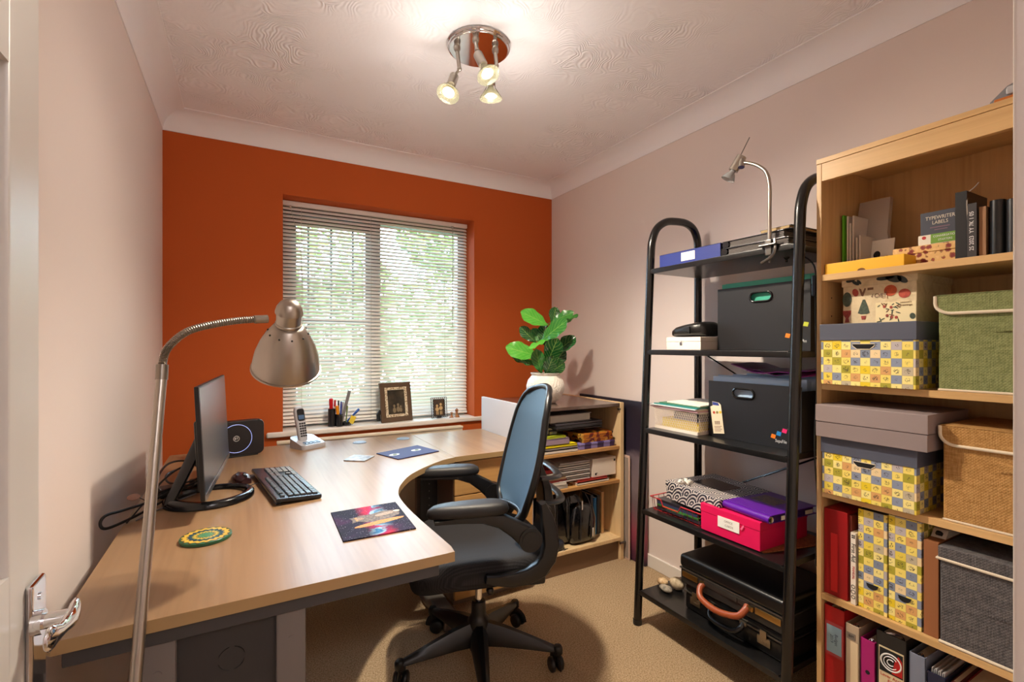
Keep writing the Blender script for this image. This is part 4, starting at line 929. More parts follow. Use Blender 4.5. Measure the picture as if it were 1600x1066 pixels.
def leaf_mat(name, c1, c2, rough):
    m, nt, b_ = new_mat(name, rough, 0, 0.6); t = NT(nt); x, y, z = t.sep(t.node('ShaderNodeTexCoord').outputs['UV'])
    v = t.m('ABSOLUTE', t.m('SUBTRACT', x, 0.5)); rib = t.m('SINE', t.m('MULTIPLY', t.m('SUBTRACT', y, t.m('MULTIPLY', v, 0.7)), 42.0))
    vein = t.m('MAXIMUM', t.m('LESS_THAN', v, 0.018), t.m('MULTIPLY', t.m('GREATER_THAN', rib, 0.94), 0.8))
    nt.links.new(t.mix(t.m('MULTIPLY', vein, 0.55), t.mix(t.noise(t.obj(), 30, 2), lin(c1), lin(c2)), lin((150, 190, 96))), b_.inputs['Base Color'])
    b_.inputs['Subsurface Weight'].default_value = 0.0
    return m
LM = [leaf_mat('fig_leaf_bright', (58, 150, 40), (92, 176, 58), 0.34), leaf_mat('fig_leaf_mid', (34, 104, 38), (52, 130, 48), 0.3), leaf_mat('fig_leaf_deep', (20, 66, 30), (30, 86, 38), 0.26)]
VR = Vector((0.872, -0.489, 0)); VT = Vector((-0.489, -0.872, 0))       # sideways and towards the room
def fig_leaf(tip, base, w, m, facing, fold=0.25, bend=0.10):
    """obovate leaf from base to tip: (sideways, towards room, up) offsets from the pot's foot, in metres"""
    o = Vector((PX, PY, PZ)); f = lambda p: o + VR * p[0] + VT * p[1] + Vector((0, 0, p[2]))
    a, c = f(base), f(tip); ax = c - a; L = ax.length; ax.normalize()
    n = (VR * facing[0] + VT * facing[1] + Vector((0, 0, facing[2]))); n = (n - ax * n.dot(ax)).normalized(); sd = ax.cross(n).normalized()
    me_b = B(); bm = me_b.bm; uvl = bm.loops.layers.uv.new('UVMap'); NX, NY = 6, 10; g = []
    for j in range(NY + 1):
        s_ = j / NY; ww = w / 2 * (math.sin(PI * min(1, s_ ** 1.25 * 0.97 + 0.012)) ** 0.62) * (0.72 + 0.34 * s_)
        row = []
        for i in range(NX + 1):
            q = -1 + 2 * i / NX
            h = abs(q) * ww * fold - bend * L * (s_ ** 2) + 0.006 * math.sin(s_ * 17 + q * 3) * abs(q)
            row.append((bm.verts.new(a + ax * (s_ * L) + sd * (q * ww) + n * h), (i / NX, s_)))
        g.append(row)
    for j in range(NY):
        for i in range(NX):
            cs_ = (g[j][i], g[j][i + 1], g[j + 1][i + 1], g[j + 1][i]); fa = bm.faces.new([k[0] for k in cs_])
            for lp_, k in zip(fa.loops, cs_): lp_[uvl].uv = k[1]
    st = spline([(PX, PY, a.z - 0.02 if a.z < PZ + .2 else min(a.z - .01, PZ + .44)), (a + Vector((PX, PY, a.z))) * 0.5 - Vector((0, 0, .006)), a], 3)
    bst = B(); bst.tube(st, 0.0022, 6)
    me_o = part('leaf', me_b, m, pl, smooth=180); part('leaf_stalk', bst, LM[1], me_o)
    return me_o
px = lambda u_, v_: ((u_ - 853) / 270, (628 - v_) / 270)
for (tu, tv, bu_, bv, w, tt, bt, mi, fc, fo) in [
    (816, 486, 856, 507, .105, .06, .01, 0, (-.2, .9, .5), .12), (871, 477, 864, 505, .075, -.05, -.02, 2, (.1, .9, .3), .15), (894, 486, 862, 503, .075, .05, .0, 1, (.1, .7, .6), .25),
    (905, 487, 874, 510, .06, -.05, -.02, 1, (-.3, .5, .7), .3), (880, 500, 846, 532, .115, .12, .03, 1, (-.2, .8, .5), .1), (898, 524, 868, 552, .10, .02, .0, 2, (-.2, .8, .5), .28),
    (793, 540, 842, 556, .115, .08, .02, 0, (-.1, .9, .4), .12), (824, 541, 858, 529, .055, .14, .06, 0, (-.3, .5, .8), .15), (803, 555, 842, 572, .07, .04, .01, 2, (-.4, .5, .7), .2),
    (837, 546, 846, 582, .085, .10, .03, 1, (-.1, 1, .2), .15), (868, 530, 855, 566, .115, .13, .04, 2, (.0, 1, .1), .12), (813, 510, 838, 534, .075, .0, .0, 2, (-.7, .5, .5), .2),
    (880, 566, 858, 582, .08, .07, .02, 2, (.3, .9, .2), .2), (862, 556, 852, 584, .085, .13, .05, 2, (.0, 1, .2), .15), (832, 512, 850, 536, .075, -.03, -.01, 1, (-.3, .7, .5), .2), (885, 545, 862, 574, .09, -.02, .0, 2, (.5, .7, .3), .2), (850, 505, 853, 540, .09, -.02, .01, 2, (0, 1, .1), .15)]:
    a, c = px(tu, tv), px(bu_, bv); fig_leaf((a[0], tt, a[1]), (c[0], bt, c[1]), w, LM[mi], fc, fo)

# canvases leaning in the gap beside the cabinet
m_can, nt, b_ = new_mat('painted_canvas', 0.6); t = NT(nt); _x, _y, _z = t.sep(t.obj()); _n = t.noise(t.obj(), 7, 3, .4)
_hz = t.m('ADD', _z, t.m('MULTIPLY', t.m('SUBTRACT', _n, .5), 0.2))
nt.links.new(t.ramp(_hz, [(0.0, (38, 26, 48)), (0.16, (150, 66, 84)), (0.33, (110, 92, 96)), (0.40, (128, 112, 116)), (0.60, (112, 98, 108)), (0.64, (36, 28, 50)), (0.95, (28, 22, 36))], False), b_.inputs['Base Color'])
cv1 = thing('painted_canvas', 'dark painted canvas leaning on the wall beside the corner cabinet', 'painting', (1.965, 2.2, 0))
b = B(); b.box(1.950, 1.972, 1.965, 2.56, 0.001, 0.915, 0.003); part('canvas', b, m_can, cv1)
b = B(); b.box(1.972, 1.982, 1.975, 2.55, 0.01, 0.90); part('stretcher', b, mat('stretcher_pine', (186, 150, 108), 0.7), cv1)
cv2 = thing('mounted_print', 'thin board with a pale pink edge leaning in front of the dark canvas', 'picture', (1.935, 2.25, 0))
b = B(); b.box(1.930, 1.936, 2.065, 2.50, 0.001, 0.60, 0.001); part('board', b, mat('pink_board_edge', (206, 176, 160), 0.7), cv2)
b = B(); b.box(1.9285, 1.9297, 2.075, 2.49, 0.012, 0.588); part('print_sheet', b, mat('dull_print', (150, 136, 128), 0.6), cv2)
# ------------------------------------------------------------------ black ladder rack
rack = thing('shelf_rack', 'tall black tubular ladder rack with five shelves against the wall', 'rack', (1.74, 1.25, 0))
fx = lambda z: 1.525 + 0.0497 * z           # leaning front posts
BXr = 1.918
FL, FR = 1.582, 0.918
SHELVES = (1.575, 1.214, 0.868, 0.512, 0.158)
for y in (FL, FR):
    front = [(fx(z), y, z) for z in (0.012, 0.5, 1.0, 1.5, 1.63)]
    arc = spline([(fx(1.63), y, 1.63), (fx(1.70) + .004, y, 1.70), (fx(1.75) + .030, y, 1.762), (fx(1.75) + .085, y, 1.80), (1.76, y, 1.812), (1.835, y, 1.812), (1.885, y, 1.79), (1.912, y, 1.745), (BXr, y, 1.69)], 6)
    back = [(BXr, y, z) for z in (1.6, 1.0, 0.4, 0.012)]
    b = B(); b.tube([Vector(p) for p in front] + arc[1:] + [Vector(p) for p in back], 0.0175, 16); part('side_frame', b, BLACKM, rack, smooth=60)
    for x in (fx(0), BXr):
        b = B(); b.lathe([(0, 0), (0.0185, 0), (0.0195, 0.006), (0.0195, 0.020), (0, 0.020)], 20, Matrix.Translation((x, y, 0))); part('foot_cap', b, BLACKP, rack)
m_blk = mat('black_ash_board', (18, 17, 18), 0.28, bump=(60, 0.06, 0.002, (26, 25, 25)))
for z in SHELVES:
    b = B(); b.box(fx(z) - 0.012, BXr + 0.005, FR + 0.019, FL - 0.019, z - 0.022, z, 0.003)
    for y in (FL, FR):
        for x in (fx(z), BXr): b.box(x - .013, x + .013, min(y, 1.25 + (y - 1.25) * .93), max(y, 1.25 + (y - 1.25) * .93), z - .020, z - .004, .002)
    part('shelf', b, m_blk, rack)
for p0, p1 in (((1.925, FL, 1.21), (1.925, FR, .86)), ((1.93, FL, 0.50), (1.93, FR, 0.866)), ((1.925, FR, 0.866), (1.925, 1.25, 0.68))):
    b = B(); b.cyl(p0, p1, 0.0035, n=8); part('brace_rod', b, BLACKM, rack)
b = B(); b.ball((1.72, 1.03, 1.552), 0.010, 12, (1, 1, .8)); b.cyl((1.72, 1.03, 1.535), (1.72, 1.03, 1.56), 0.004); part('knob', b, BLACKG, rack)

# --- top shelf: three lever-arch binders lying flat with their spines towards the room, clip lamp
def binder_flat(name, label, x0, x1, y0, y1, z0, h, col, inner, lab_=True, spine='x0', group=None):
    t_ = thing(name, label, 'binder', ((x0 + x1) / 2, (y0 + y1) / 2, z0), 0, group); th = .0028
    b = B(); b.box(x0, x1, y0, y1, z0, z0 + th, .001); b.box(x0, x1, y0, y1, z0 + h - th, z0 + h, .001)
    if spine == 'x0': b.box(x0, x0 + th, y0, y1, z0, z0 + h, .001)
    else: b.box(x0, x1, y1 - th, y1, z0, z0 + h, .001)
    part('cover', b, col, t_)
    b = B(); b.box(x0 + .03, x1 - .012, y0 + .006, y1 - .008, z0 + th, z0 + h * .62); part('papers', b, inner, t_)
    if lab_:
        b = B(); b.box(x0 - .0008, x0, (y0 + y1) / 2 - .035, (y0 + y1) / 2 + .035, z0 + h * .22, z0 + h * .85); part('spine_label', b, WHITEP, t_, label='white spine label')
    return t_
m_navy = mat('navy_board', (38, 52, 128), 0.45); m_pvc = mat('black_pvc', (24, 24, 28), 0.25, coat=0.3)
S1 = SHELVES[0] + .0005
binder_flat('ring_binder', 'navy blue binder with a white label lying on the top rack shelf', 1.612, 1.90, 1.225, 1.535, S1, 0.056, m_navy, WHITEP)
for i, (z, lab, col, x) in enumerate(((0.0, 'bottom black glossy binder beside the blue binder on the top rack shelf', m_pvc, 1.606), (0.0285, 'black binder with purple-edged sheets stacked on the top rack shelf', m_pvc, 1.614))):
    t_ = thing('ring_binder', lab, 'binder', (1.74, 1.10, S1 + z)); x0, x1, y0, y1 = x, 1.90, 0.955 + .02 * i, 1.218
    b = B(); b.box(x0, x1, y0, y1, S1 + z, S1 + z + .003, .001); b.box(x0, x1, y0, y1, S1 + z + .0248, S1 + z + .0278, .001)
    b.tube([(xx, y1 - .0145, S1 + z + .0139) for xx in (x0, x1)], 0.0137, 16); part('cover', b, col, t_)
    b = B()
    for k in range(7): b.box(x0 + .004 + .001 * (k % 3), x1 - .006, y0 + .004, y1 - .03, S1 + z + .004 + k * .0029, S1 + z + .0054 + k * .0029)
    part('sheet_block', b, mat('sheet_edges', (150, 140, 156) if i else (120, 112, 110), 0.5), t_, kind='stuff')
t_ = thing('wallet_folder', 'dark folder with pale-edged papers topmost by the clip lamp', 'folder', (1.74, 1.00, S1 + .057))
b = B(); b.box(1.625, 1.89, 0.957, 1.07, S1 + .0572, S1 + .0592); b.box(1.625, 1.89, 0.957, 1.07, S1 + .068, S1 + .070); part('cover', b, mat('folder_dark', (50, 46, 56), 0.4), t_)
b = B(); b.box(1.622, 1.88, 0.962, 1.065, S1 + .0594, S1 + .0678); part('papers', b, mat('papers_buff', (176, 150, 104), 0.7), t_)
cl_ = thing('clip_lamp', 'small nickel clip-on spot lamp clamped to the top rack shelf', 'lamp', (1.60, 1.012, 1.575))
b = B(); stem_ = spline([(1.598, 1.017, 1.59), (1.598, 1.017, 1.70), (1.598, 1.017, 1.79), (1.598, 1.030, 1.84), (1.598, 1.06, 1.872), (1.598, 1.095, 1.893), (1.598, 1.125, 1.905)], 8); b.tube(stem_, 0.0062, 12); part('stem', b, NICKEL, cl_, smooth=60)
hd_ = Vector((1.598, 1.140, 1.908)); hx = Vector((-0.30, 0.42, -0.86)).normalized()
b = B(); b.cyl(hd_ - hx * .026 , hd_ + hx * .030, 0.0175, n=28); b.cyl(hd_ - hx * .008 + Vector((0, -.013, 0)), hd_ + hx * .022 + Vector((0, -.028, -.004)), 0.011, n=18); part('lamp_head', b, NICKEL, cl_)
q = hx.to_track_quat('Z', 'Y').to_matrix().to_4x4(); M = Matrix.Translation(hd_ + hx * .030) @ q
b = B(); b.lathe([(0.010, 0), (0.010, 0.008), (0.016, 0.014), (0.0245, 0.032), (0.0255, 0.036), (0.024, 0.036), (0.014, 0.015), (0.008, 0.008)], 28, M); part('bulb', b, mat('cool_glass', (214, 218, 222), 0.08, trans=0.6), cl_, smooth=60)
b = B(); b.cyl(hd_ + Vector((0, -.008, .02)), hd_ + Vector((0.004, -.045, .080)), 0.0016, n=8); part('aiming_rod', b, STEELD, cl_)
b = B(); b.box(1.575, 1.635, 0.985, 1.045, 1.577, 1.583, .002); b.box(1.588, 1.608, 1.005, 1.028, 1.545, 1.600, .003); b.cyl((1.598, 1.017, 1.52), (1.598, 1.017, 1.55), 0.004, n=10); b.tube(spline([(1.59, 0.995, 1.60), (1.585, 0.99, 1.565), (1.59, 1.005, 1.54), (1.592, 1.045, 1.522)], 6), 0.0055, 8, flat=.5); part('clamp', b, STEELD, cl_)
b = B(); b.tube(spline([(1.60, 0.985, 1.57), (1.63, 0.95, 1.55), (1.655, 0.90, 1.50), (1.655, 0.895, 1.40)], 8) + spline([(1.655, 0.895, 1.40), (1.655, 0.894, 1.30), (1.66, 0.893, 1.1), (1.652, 0.896, 0.9), (1.664, 0.893, 0.70), (1.66, 0.896, 0.5)], 8)[1:], 0.0026, 6); cd = part('cord', b, BLACKP, cl_)
b = B(); b.box(1.640, 1.662, 0.8885, 0.9005, 1.395, 1.465, .004); part('cord_switch', b, mat('switch_blue_black', (36, 42, 52), 0.3), cd)

# --- second shelf: white carton, pouch, expanding file
S2 = SHELVES[1] + .0005
wb = thing('white_carton', 'white retail carton with a small grey apple logo under the black pouch', 'box', (1.70, 1.40, S2))
b = B(); b.box(1.622, 1.80, 1.325, 1.505, S2, S2 + .034, .002); b.box(1.6215, 1.8005, 1.3245, 1.5055, S2 + .0345, S2 + .054, .002); part('carton', b, mat('white_carton', (232, 222, 212), 0.5), wb)
apple = [(0.0, .0062), (.0035, .0072), (.0062, .0052), (.0048, .0018), (.0066, -.0022), (.004, -.0074), (0, -.0066), (-.004, -.0074), (-.0072, -.001), (-.0062, .005), (-.0035, .0072)]
b = B(); b.prism([(x, y) for x, y in apple], 0, .0006, face_x(1.6212, 1.425, S2 + .026)); b.prism(ell(0.002, .0102, .0028, .0013, .9, 10), 0, .0006, face_x(1.6212, 1.425, S2 + .026)); part('apple_logo', b, mat('logo_grey', (96, 92, 96), .5), wb)
pc = thing('zip_pouch', 'black zipped camera pouch lying on the white carton', 'pouch', (1.70, 1.38, S2 + .055))
b = B(); rings = []
for y, h, d in ((1.50, .018, .04), (1.492, .034, .058), (1.47, .046, .066), (1.43, .054, .068), (1.38, .060, .068), (1.345, .062, .062), (1.331, .050, .05), (1.326, .02, .03)):
    rings.append([(1.70 + d * math.copysign(abs(math.cos(a)) ** .6, math.cos(a)), y, S2 + .056 + h / 2 + h / 2 * math.copysign(abs(math.sin(a)) ** .6, math.sin(a))) for a in [2 * PI * k / 24 for k in range(24)]])
b.loft(rings); part('pouch_body', b, mat('pouch_black', (24, 22, 22), 0.35, bump=(50, .3, .004)), pc, smooth=80)
b = B(); b.box(1.625, 1.634, 1.385, 1.42, S2 + .075, S2 + .098, .003); b.box(1.622, 1.632, 1.382, 1.388, S2 + .068, S2 + .088, .001); part('buckle', b, BLACKP, pc)
m_pp = mat('black_polypropylene', (27, 27, 31), 0.45, bump=(500, 0.1, .001)); m_ppin = mat('expanding_leaf_teal', (70, 176, 150), 0.35); m_ppb = mat('expanding_leaf_clear', (170, 196, 224), 0.35)
def expanding_file(label, x0, x1, y0, y1, z0, h, m_in, hole, extras):
    t_ = thing('expanding_file', label, 'file box', ((x0 + x1) / 2, (y0 + y1) / 2, z0))
    hy, hz = hole; ow, oh = .042, .0155
    # front wall built around a stadium-shaped hand hole
    def stad(w, h_, n=8): return [(w - h_ + h_ * math.cos(a), h_ * math.sin(a)) for a in [-PI / 2 + PI * k / n for k in range(n + 1)]] + [(-w + h_ + h_ * math.cos(a), h_ * math.sin(a)) for a in [PI / 2 + PI * k / n for k in range(n + 1)]]
    mg_ = .010; W2, H2 = ow + mg_, oh + mg_
    def outer(p, q):
        cx = (ow - oh) if q < 9 else -(ow - oh); dx, dz = p[0] - cx, p[1]; k = 1 / max(abs(dx), abs(dz), 1e-9)
        return (cx + dx * k * (W2 - ow + oh), dz * k * H2)
    st = stad(ow, oh); N = len(st); b = B(); fx_ = lambda p, x: (x, hy - p[0], hz + p[1])
    A_ = [b.bm.verts.new(fx_(p, x0)) for p in st]; O_ = [b.bm.verts.new(fx_(outer(p, i), x0)) for i, p in enumerate(st)]; A2 = [b.bm.verts.new(fx_(p, x0 + .003)) for p in st]; O2 = [b.bm.verts.new(fx_(outer(p, i), x0 + .003)) for i, p in enumerate(st)]
    for i in range(N):
        j = (i + 1) % N
        for q in ((A_[i], A_[j], O_[j], O_[i]), (A2[i], O2[i], O2[j], A2[j]), (A_[i], A2[i], A2[j], A_[j]), (O_[i], O_[j], O2[j], O2[i])): b.bm.faces.new(q)
    b.box(x0, x0 + .003, y0, y1, z0, hz - H2); b.box(x0, x0 + .003, y0, y1, hz + H2, z0 + h); b.box(x0, x0 + .003, y0, hy - W2, hz - H2, hz + H2); b.box(x0, x0 + .003, hy + W2, y1, hz - H2, hz + H2)
    part('front_wall', b, m_pp, t_, smooth=0)
    b = B(); b.box(x1 - .003, x1, y0, y1, z0, z0 + h, .001); part('rear_wall', b, m_pp, t_)
    b = B(); b.box(x0 + .0031, x1 - .0031, y0 + .001, y0 + .003, z0, z0 + h * .93); b.box(x0 + .0031, x1 - .0031, y1 - .003, y1 - .001, z0, z0 + h * .93); b.box(x0 + .0031, x1 - .0031, y0 + .003, y1 - .003, z0, z0 + .003)
    part('gusset', b, m_pp, t_)
    b = B(); rim = [(x0 - .001, hy - p[0], hz + p[1]) for p in stad(ow + .002, oh + .002)]; b.tube(rim, 0.0042, 8, loop=True); part('handle_rim', b, BLACKG, t_)
    n = 8
    for k in range(n):
        x = x0 + .012 + (x1 - x0 - .03) * k / (n - 1); b = B(); b.box(x, x + .0014, y0 + .006, y1 - .012, z0 + .006, z0 + h + .019 + .005 * math.sin(k * 2.1)); part('divider', b, m_in, t_)
    return t_
ef1 = expanding_file('black expanding file with teal dividers on the second rack shelf', 1.718, 1.90, 0.945, 1.318, S2, 0.250, m_ppin, (1.128, S2 + .204), None)
def diamond_logo(par, x, y, z, s_, cols):
    for k, c in enumerate(cols):
        b = B(); oy, oz = -k * s_ * 1.02, k * s_ * .62; b.prism([(-.5 * s_, -.28 * s_), (.28 * s_, -.42 * s_), (.5 * s_, .28 * s_), (-.28 * s_, .42 * s_)], 0, .0006, face_x(x, y + oy, z + oz)); part('logo_diamond', b, mat('logo_%d_%d_%d' % c, c, .45), par)
diamond_logo(ef1, 1.7175, 1.0245, S2 + .054, 0.021, [(238, 130, 30), (40, 140, 190), (210, 40, 110), (190, 200, 60)])
text('lettering', 'SupaFile Plus', 0.016, WINK, face_x(1.7174, 1.012, S2 + .034), ef1, 'LEFT', sx=.66)
# --- third shelf: mesh basket with papers, expanding file with tag
S3 = SHELVES[2] + .0005
mb = thing('mesh_basket', 'white wire mesh basket with yellow papers on the third rack shelf', 'basket', (1.70, 1.42, S3))
m_wmesh = mat('white_mesh_wire', (232, 220, 206), 0.45)
def mesh_wall(b, p0, p1, h, n, rows_, flare):
    p0, p1 = Vector(p0), Vector(p1); d = p1 - p0; out = Vector((d.y, -d.x, 0)).normalized()
    for sgn in (1, -1):
        for k in range(-rows_, n + rows_):
            pts = []
            for r in range(rows_ + 1):
                s_ = (k + sgn * r * .5 * 1.0) / n
                if 0 <= s_ <= 1: pts.append(p0 + d * s_ + Vector((0, 0, h * r / rows_)) + out * flare * r / rows_)
            if len(pts) >= 2: b.tube([pts[0], pts[-1]], 0.0011, 4)
b = B(); x0, x1, y0, y1 = 1.602, 1.86, 1.322, 1.552; fl = 0.006
mesh_wall(b, (x0, y0, S3 + .012), (x0, y1, S3 + .012), .078, 25, 8, -fl); mesh_wall(b, (x1, y0, S3 + .012), (x0, y0, S3 + .012), .078, 25, 8, -fl); mesh_wall(b, (x0, y1, S3 + .012), (x1, y1, S3 + .012), .078, 25, 8, -fl)
part('mesh_side', b, m_wmesh, mb, smooth=0, kind='stuff')
b = B(); b.box(x0 - .001, x1, y0 - .001, y0 + .002, S3, S3 + .013); b.box(x0 - .001, x1, y1 - .002, y1 + .001, S3, S3 + .013); b.box(x0 - .001, x0 + .002, y0, y1, S3, S3 + .013); b.box(x1 - .002, x1, y0, y1, S3, S3 + .09); b.box(x0, x1, y0, y1, S3, S3 + .002); part('base_band', b, m_wmesh, mb)
b = B(); b.tube([(x0 - fl, y0 - fl, S3 + .09), (x0 - fl, y1 + fl, S3 + .09), (x1, y1 + fl, S3 + .09), (x1, y0 - fl, S3 + .09)], 0.0026, 8, loop=True); part('top_wire', b, m_wmesh, mb)
def paper(name, label, cat, pts, z, th, m, rot=None, group=None):
    cx = sum(p[0] for p in pts) / len(pts); cy = sum(p[1] for p in pts) / len(pts)
    t_ = thing(name, label, cat, (cx, cy, z), 0, group); b = B(); b.prism(pts, z, z + th); part('sheets', b, m, t_, smooth=0); return t_
paper('paper_pad', 'yellow papers lying inside the white mesh basket', 'papers', [(1.625, 1.335), (1.85, 1.335), (1.85, 1.53), (1.625, 1.53)], S3 + .003, .045, mat('yellow_papers', (214, 190, 40), .7))
paper('slate_folder', 'dark slate folder on the yellow papers in the mesh basket', 'folder', [(1.62, 1.335), (1.84, 1.335), (1.84, 1.46), (1.64, 1.48)], S3 + .0485, .030, mat('slate_folder', (84, 84, 96), .5))
zz = S3 + .0935
for i, (lab, col, pts) in enumerate((('pink plastic wallet lowest of the sleeves on the mesh basket', (206, 160, 170), [(1.59, 1.315), (1.83, 1.310), (1.83, 1.565), (1.592, 1.572)]), ('cream envelope between plastic wallets on the mesh basket', (226, 200, 168), [(1.594, 1.320), (1.84, 1.314), (1.84, 1.54), (1.596, 1.545)]), ('clear sleeve of letters on the mesh basket', (206, 214, 216), [(1.585, 1.320), (1.82, 1.330), (1.83, 1.575), (1.587, 1.578)]), ('teal plastic wallet near the top of the mesh basket', (44, 130, 128), [(1.590, 1.315), (1.84, 1.330), (1.82, 1.55), (1.592, 1.55)]), ('green card folder topped by white paper on the mesh basket', (60, 110, 84), [(1.60, 1.312), (1.84, 1.315), (1.85, 1.53), (1.605, 1.53)]), ('white sheet of paper topmost on the mesh basket', (232, 224, 212), [(1.61, 1.316), (1.85, 1.320), (1.84, 1.52), (1.62, 1.50)]))):
    paper(('plastic_wallet', 'envelope', 'clear_sleeve', 'plastic_wallet', 'card_folder', 'paper_sheet')[i], lab, ('wallet', 'envelope', 'sleeve', 'wallet', 'folder', 'paper')[i], pts, zz, .0042, mat('wallet_%d' % i, col, .25 if i in (0, 2, 3) else .6)); zz += .0045
ef2 = expanding_file('black expanding file with a price tag and purple wallets on the third rack shelf', 1.655, 1.90, 0.940, 1.312, S3, 0.222, m_ppb, (1.157, S3 + .182), None)
diamond_logo(ef2, 1.6545, 1.039, S3 + .040, 0.020, [(240, 124, 24), (36, 130, 196), (222, 40, 110), (214, 206, 150)])
text('lettering', 'SupaFile', 0.016, WINK, face_x(1.6544, 1.032, S3 + .026), ef2, 'LEFT', sx=.80)
tg = thing('price_tag', 'white printed swing tag hanging on the front of the lower expanding file', 'tag', (1.65, 1.27, S3 + .05))
TM = face_x(1.6530, 1.272, S3 + .075) @ Matrix.Rotation(math.radians(8), 4, 'Z')
b = B(); b.prism([(-.024, -.062), (.026, -.062), (.026, .050), (.016, .060), (-.012, .066), (-.012, .050), (-.024, .046)], 0, .0008, TM); part('card', b, mat('tag_cream', (228, 216, 190), .6), tg, smooth=0)
b = B(); b.prism([(-.011, .052), (.018, .048), (.015, .059), (-.011, .065)], .0008, .0012, TM); part('blue_band', b, mat('tag_blue', (50, 64, 140), .6), tg, smooth=0)
for k, c in enumerate(((170, 60, 40), (140, 130, 80), (220, 190, 60))):
    b = B(); b.prism(circle2(-.010 + .015 * k, .022, .0055, 16), .0008, .0012, TM); part('tag_symbol', b, mat('tag_sym%d' % k, c, .6), tg, smooth=0)
b = B()
for k in range(9): b.box(-.012 + .0028 * k, -.012 + .0028 * k + (.0008, .0016, .0011)[k % 3], -.026, -.012, .0008, .0012, M=TM)
for r in range(4): b.box(-.016, .018 - .005 * (r % 2), -.034 - r * .006, -.032 - r * .006, .0008, .0011, M=TM)
part('tag_print', b, mat('tag_ink', (110, 70, 60), .6), tg, smooth=0, kind='stuff')
for i, (lab, col, y0, y1, z, tilt) in enumerate((('purple plastic wallet lying on the lower expanding file', (150, 52, 156), .95, 1.22, .250, 0.22), ('dark violet plastic wallet lying behind the purple one', (108, 42, 140), .94, 1.17, .262, -.05))):
    t_ = thing('plastic_wallet', lab, 'wallet', (1.74, (y0 + y1) / 2, S3 + z)); b = B(); g = []
    for j in range(7):
        y = y0 + (y1 - y0) * j / 6; g.append([(1.668 + .025 * i + xx, y, S3 + z + .010 * math.sin(j * 1.3 + i) + .004 + tilt * .12 * (y - y0) / (y1 - y0) + q) for xx, q in ((0, 0), (.12, .004), (.22, .0), (.22, .003), (.12, .007), (0, .003))])
    b.loft(g); part('sheet', b, mat('wallet_purple%d' % i, col, .3), t_, smooth=60)
# --- fourth shelf: red wire basket, patterned box, pink box, purple binder, mat
S4 = SHELVES[3] + .0005
rb_ = thing('wire_basket', 'red wire letter tray of folders under the patterned box', 'tray', (1.68, 1.42, S4))
m_redw = mat('red_wire', (190, 40, 44), .35); b = B(); x0, x1, y0, y1 = 1.572, 1.84, 1.285, 1.552
b.tube([(x0, y1, S4 + .055), (x0, 1.49, S4 + .055), (x0, 1.478, S4 + .03), (x0, 1.395, S4 + .03), (x0, 1.383, S4 + .055), (x0, y0, S4 + .055), (x1, y0, S4 + .055), (x1, y1, S4 + .055)], .0026, 8, loop=True)
b.tube([(x0 + .01, y0 + .01, S4 + .003), (x0 + .01, y1 - .01, S4 + .003), (x1, y1 - .01, S4 + .003), (x1, y0 + .01, S4 + .003)], .0024, 8, loop=True); part('rim_wire', b, m_redw, rb_)
b = B()
for k in range(10):
    y = y0 + .012 + (y1 - y0 - .024) * k / 9; ht = .03 if 1.395 < y < 1.478 else .055; b.tube([(x0, y, S4 + ht), (x0 + .006, y, S4 + .004), (x1, y, S4 + .003)], .0013, 6)
for k in range(9):
    x = x0 + .02 + (x1 - x0 - .02) * k / 8
    for y in (y0, y1): b.tube([(x, y, S4 + .055), (x, y + (.01 if y == y0 else -.01), S4 + .003)], .0013, 6)
part('grid_wire', b, mat('dark_red_wire', (110, 26, 30), .4), rb_, kind='stuff')
for i, (lab, col, m_) in enumerate((('dark folder at the bottom of the red wire tray', (50, 50, 60), 0), ('green wallet in the red wire tray', (70, 130, 60), 1), ('navy wallet in the red wire tray', (54, 62, 92), 2), ('black sleeve topmost in the red wire tray', (36, 36, 44), 3))):
    paper('paper_folder', lab, 'folder', [(1.59, 1.30 + .008 * i), (1.82, 1.30), (1.82, 1.535 + .004 * (i % 2)), (1.59, 1.53)], S4 + .006 + i * .011, .0105, mat('rt_%d' % i, col, .35))
m_geo, nt, b_ = new_mat('black_white_arc_print', .4); t = NT(nt); _x, _y, _z = t.sep(t.obj()); S_ = 1 / .056
_u = t.m('MULTIPLY', t.m('SUBTRACT', _x, _y), S_); _v = t.m('MULTIPLY', t.m('ADD', _z, t.m('MULTIPLY', t.m('ADD', _x, _y), .5)), S_ * 1.3); _row = t.m('FLOOR', _v)
_uu = t.m('ADD', _u, t.m('MULTIPLY', t.m('MODULO', t.m('ABSOLUTE', _row), 2.0), .5)); _fu = t.m('SUBTRACT', t.m('FRACT', _uu), .5); _fv = t.m('FRACT', _v)
_d = t.m('SQRT', t.m('ADD', t.m('MULTIPLY', _fu, _fu), t.m('MULTIPLY', _fv, t.m('MULTIPLY', _fv, .6)))); _s = t.m('GREATER_THAN', t.m('SINE', t.m('MULTIPLY', _d, 27.0)), 0.15)
nt.links.new(t.mix(_s, lin((30, 30, 46)), lin((206, 196, 188))), b_.inputs['Base Color'])
gb = thing('patterned_box', 'black and white arc-patterned gift box on the red wire tray', 'box', (1.70, 1.33, S4 + .0615), math.radians(-6))
b = B(); b.box(-0.115, 0.16, -0.145, 0.145, 0, .045, .003); part('box_body', b, m_geo, gb, local=True)
b = B(); b.box(-0.118, 0.163, -0.148, 0.148, .0455, .075, .003); lid_ = part('lid', b, m_geo, gb, local=True)
b = B(); b.prism(rrect(-.02, .09, -.07, .09, .012), .075, .0758); part('lid_panel', b, mat('lid_brown', (60, 48, 44), .25), lid_, local=True)
rbn = thing('white_ribbon', 'crumpled white ribbon bow lying on the patterned box', 'ribbon', (1.63, 1.41, S4 + .137), .4)
b = B()
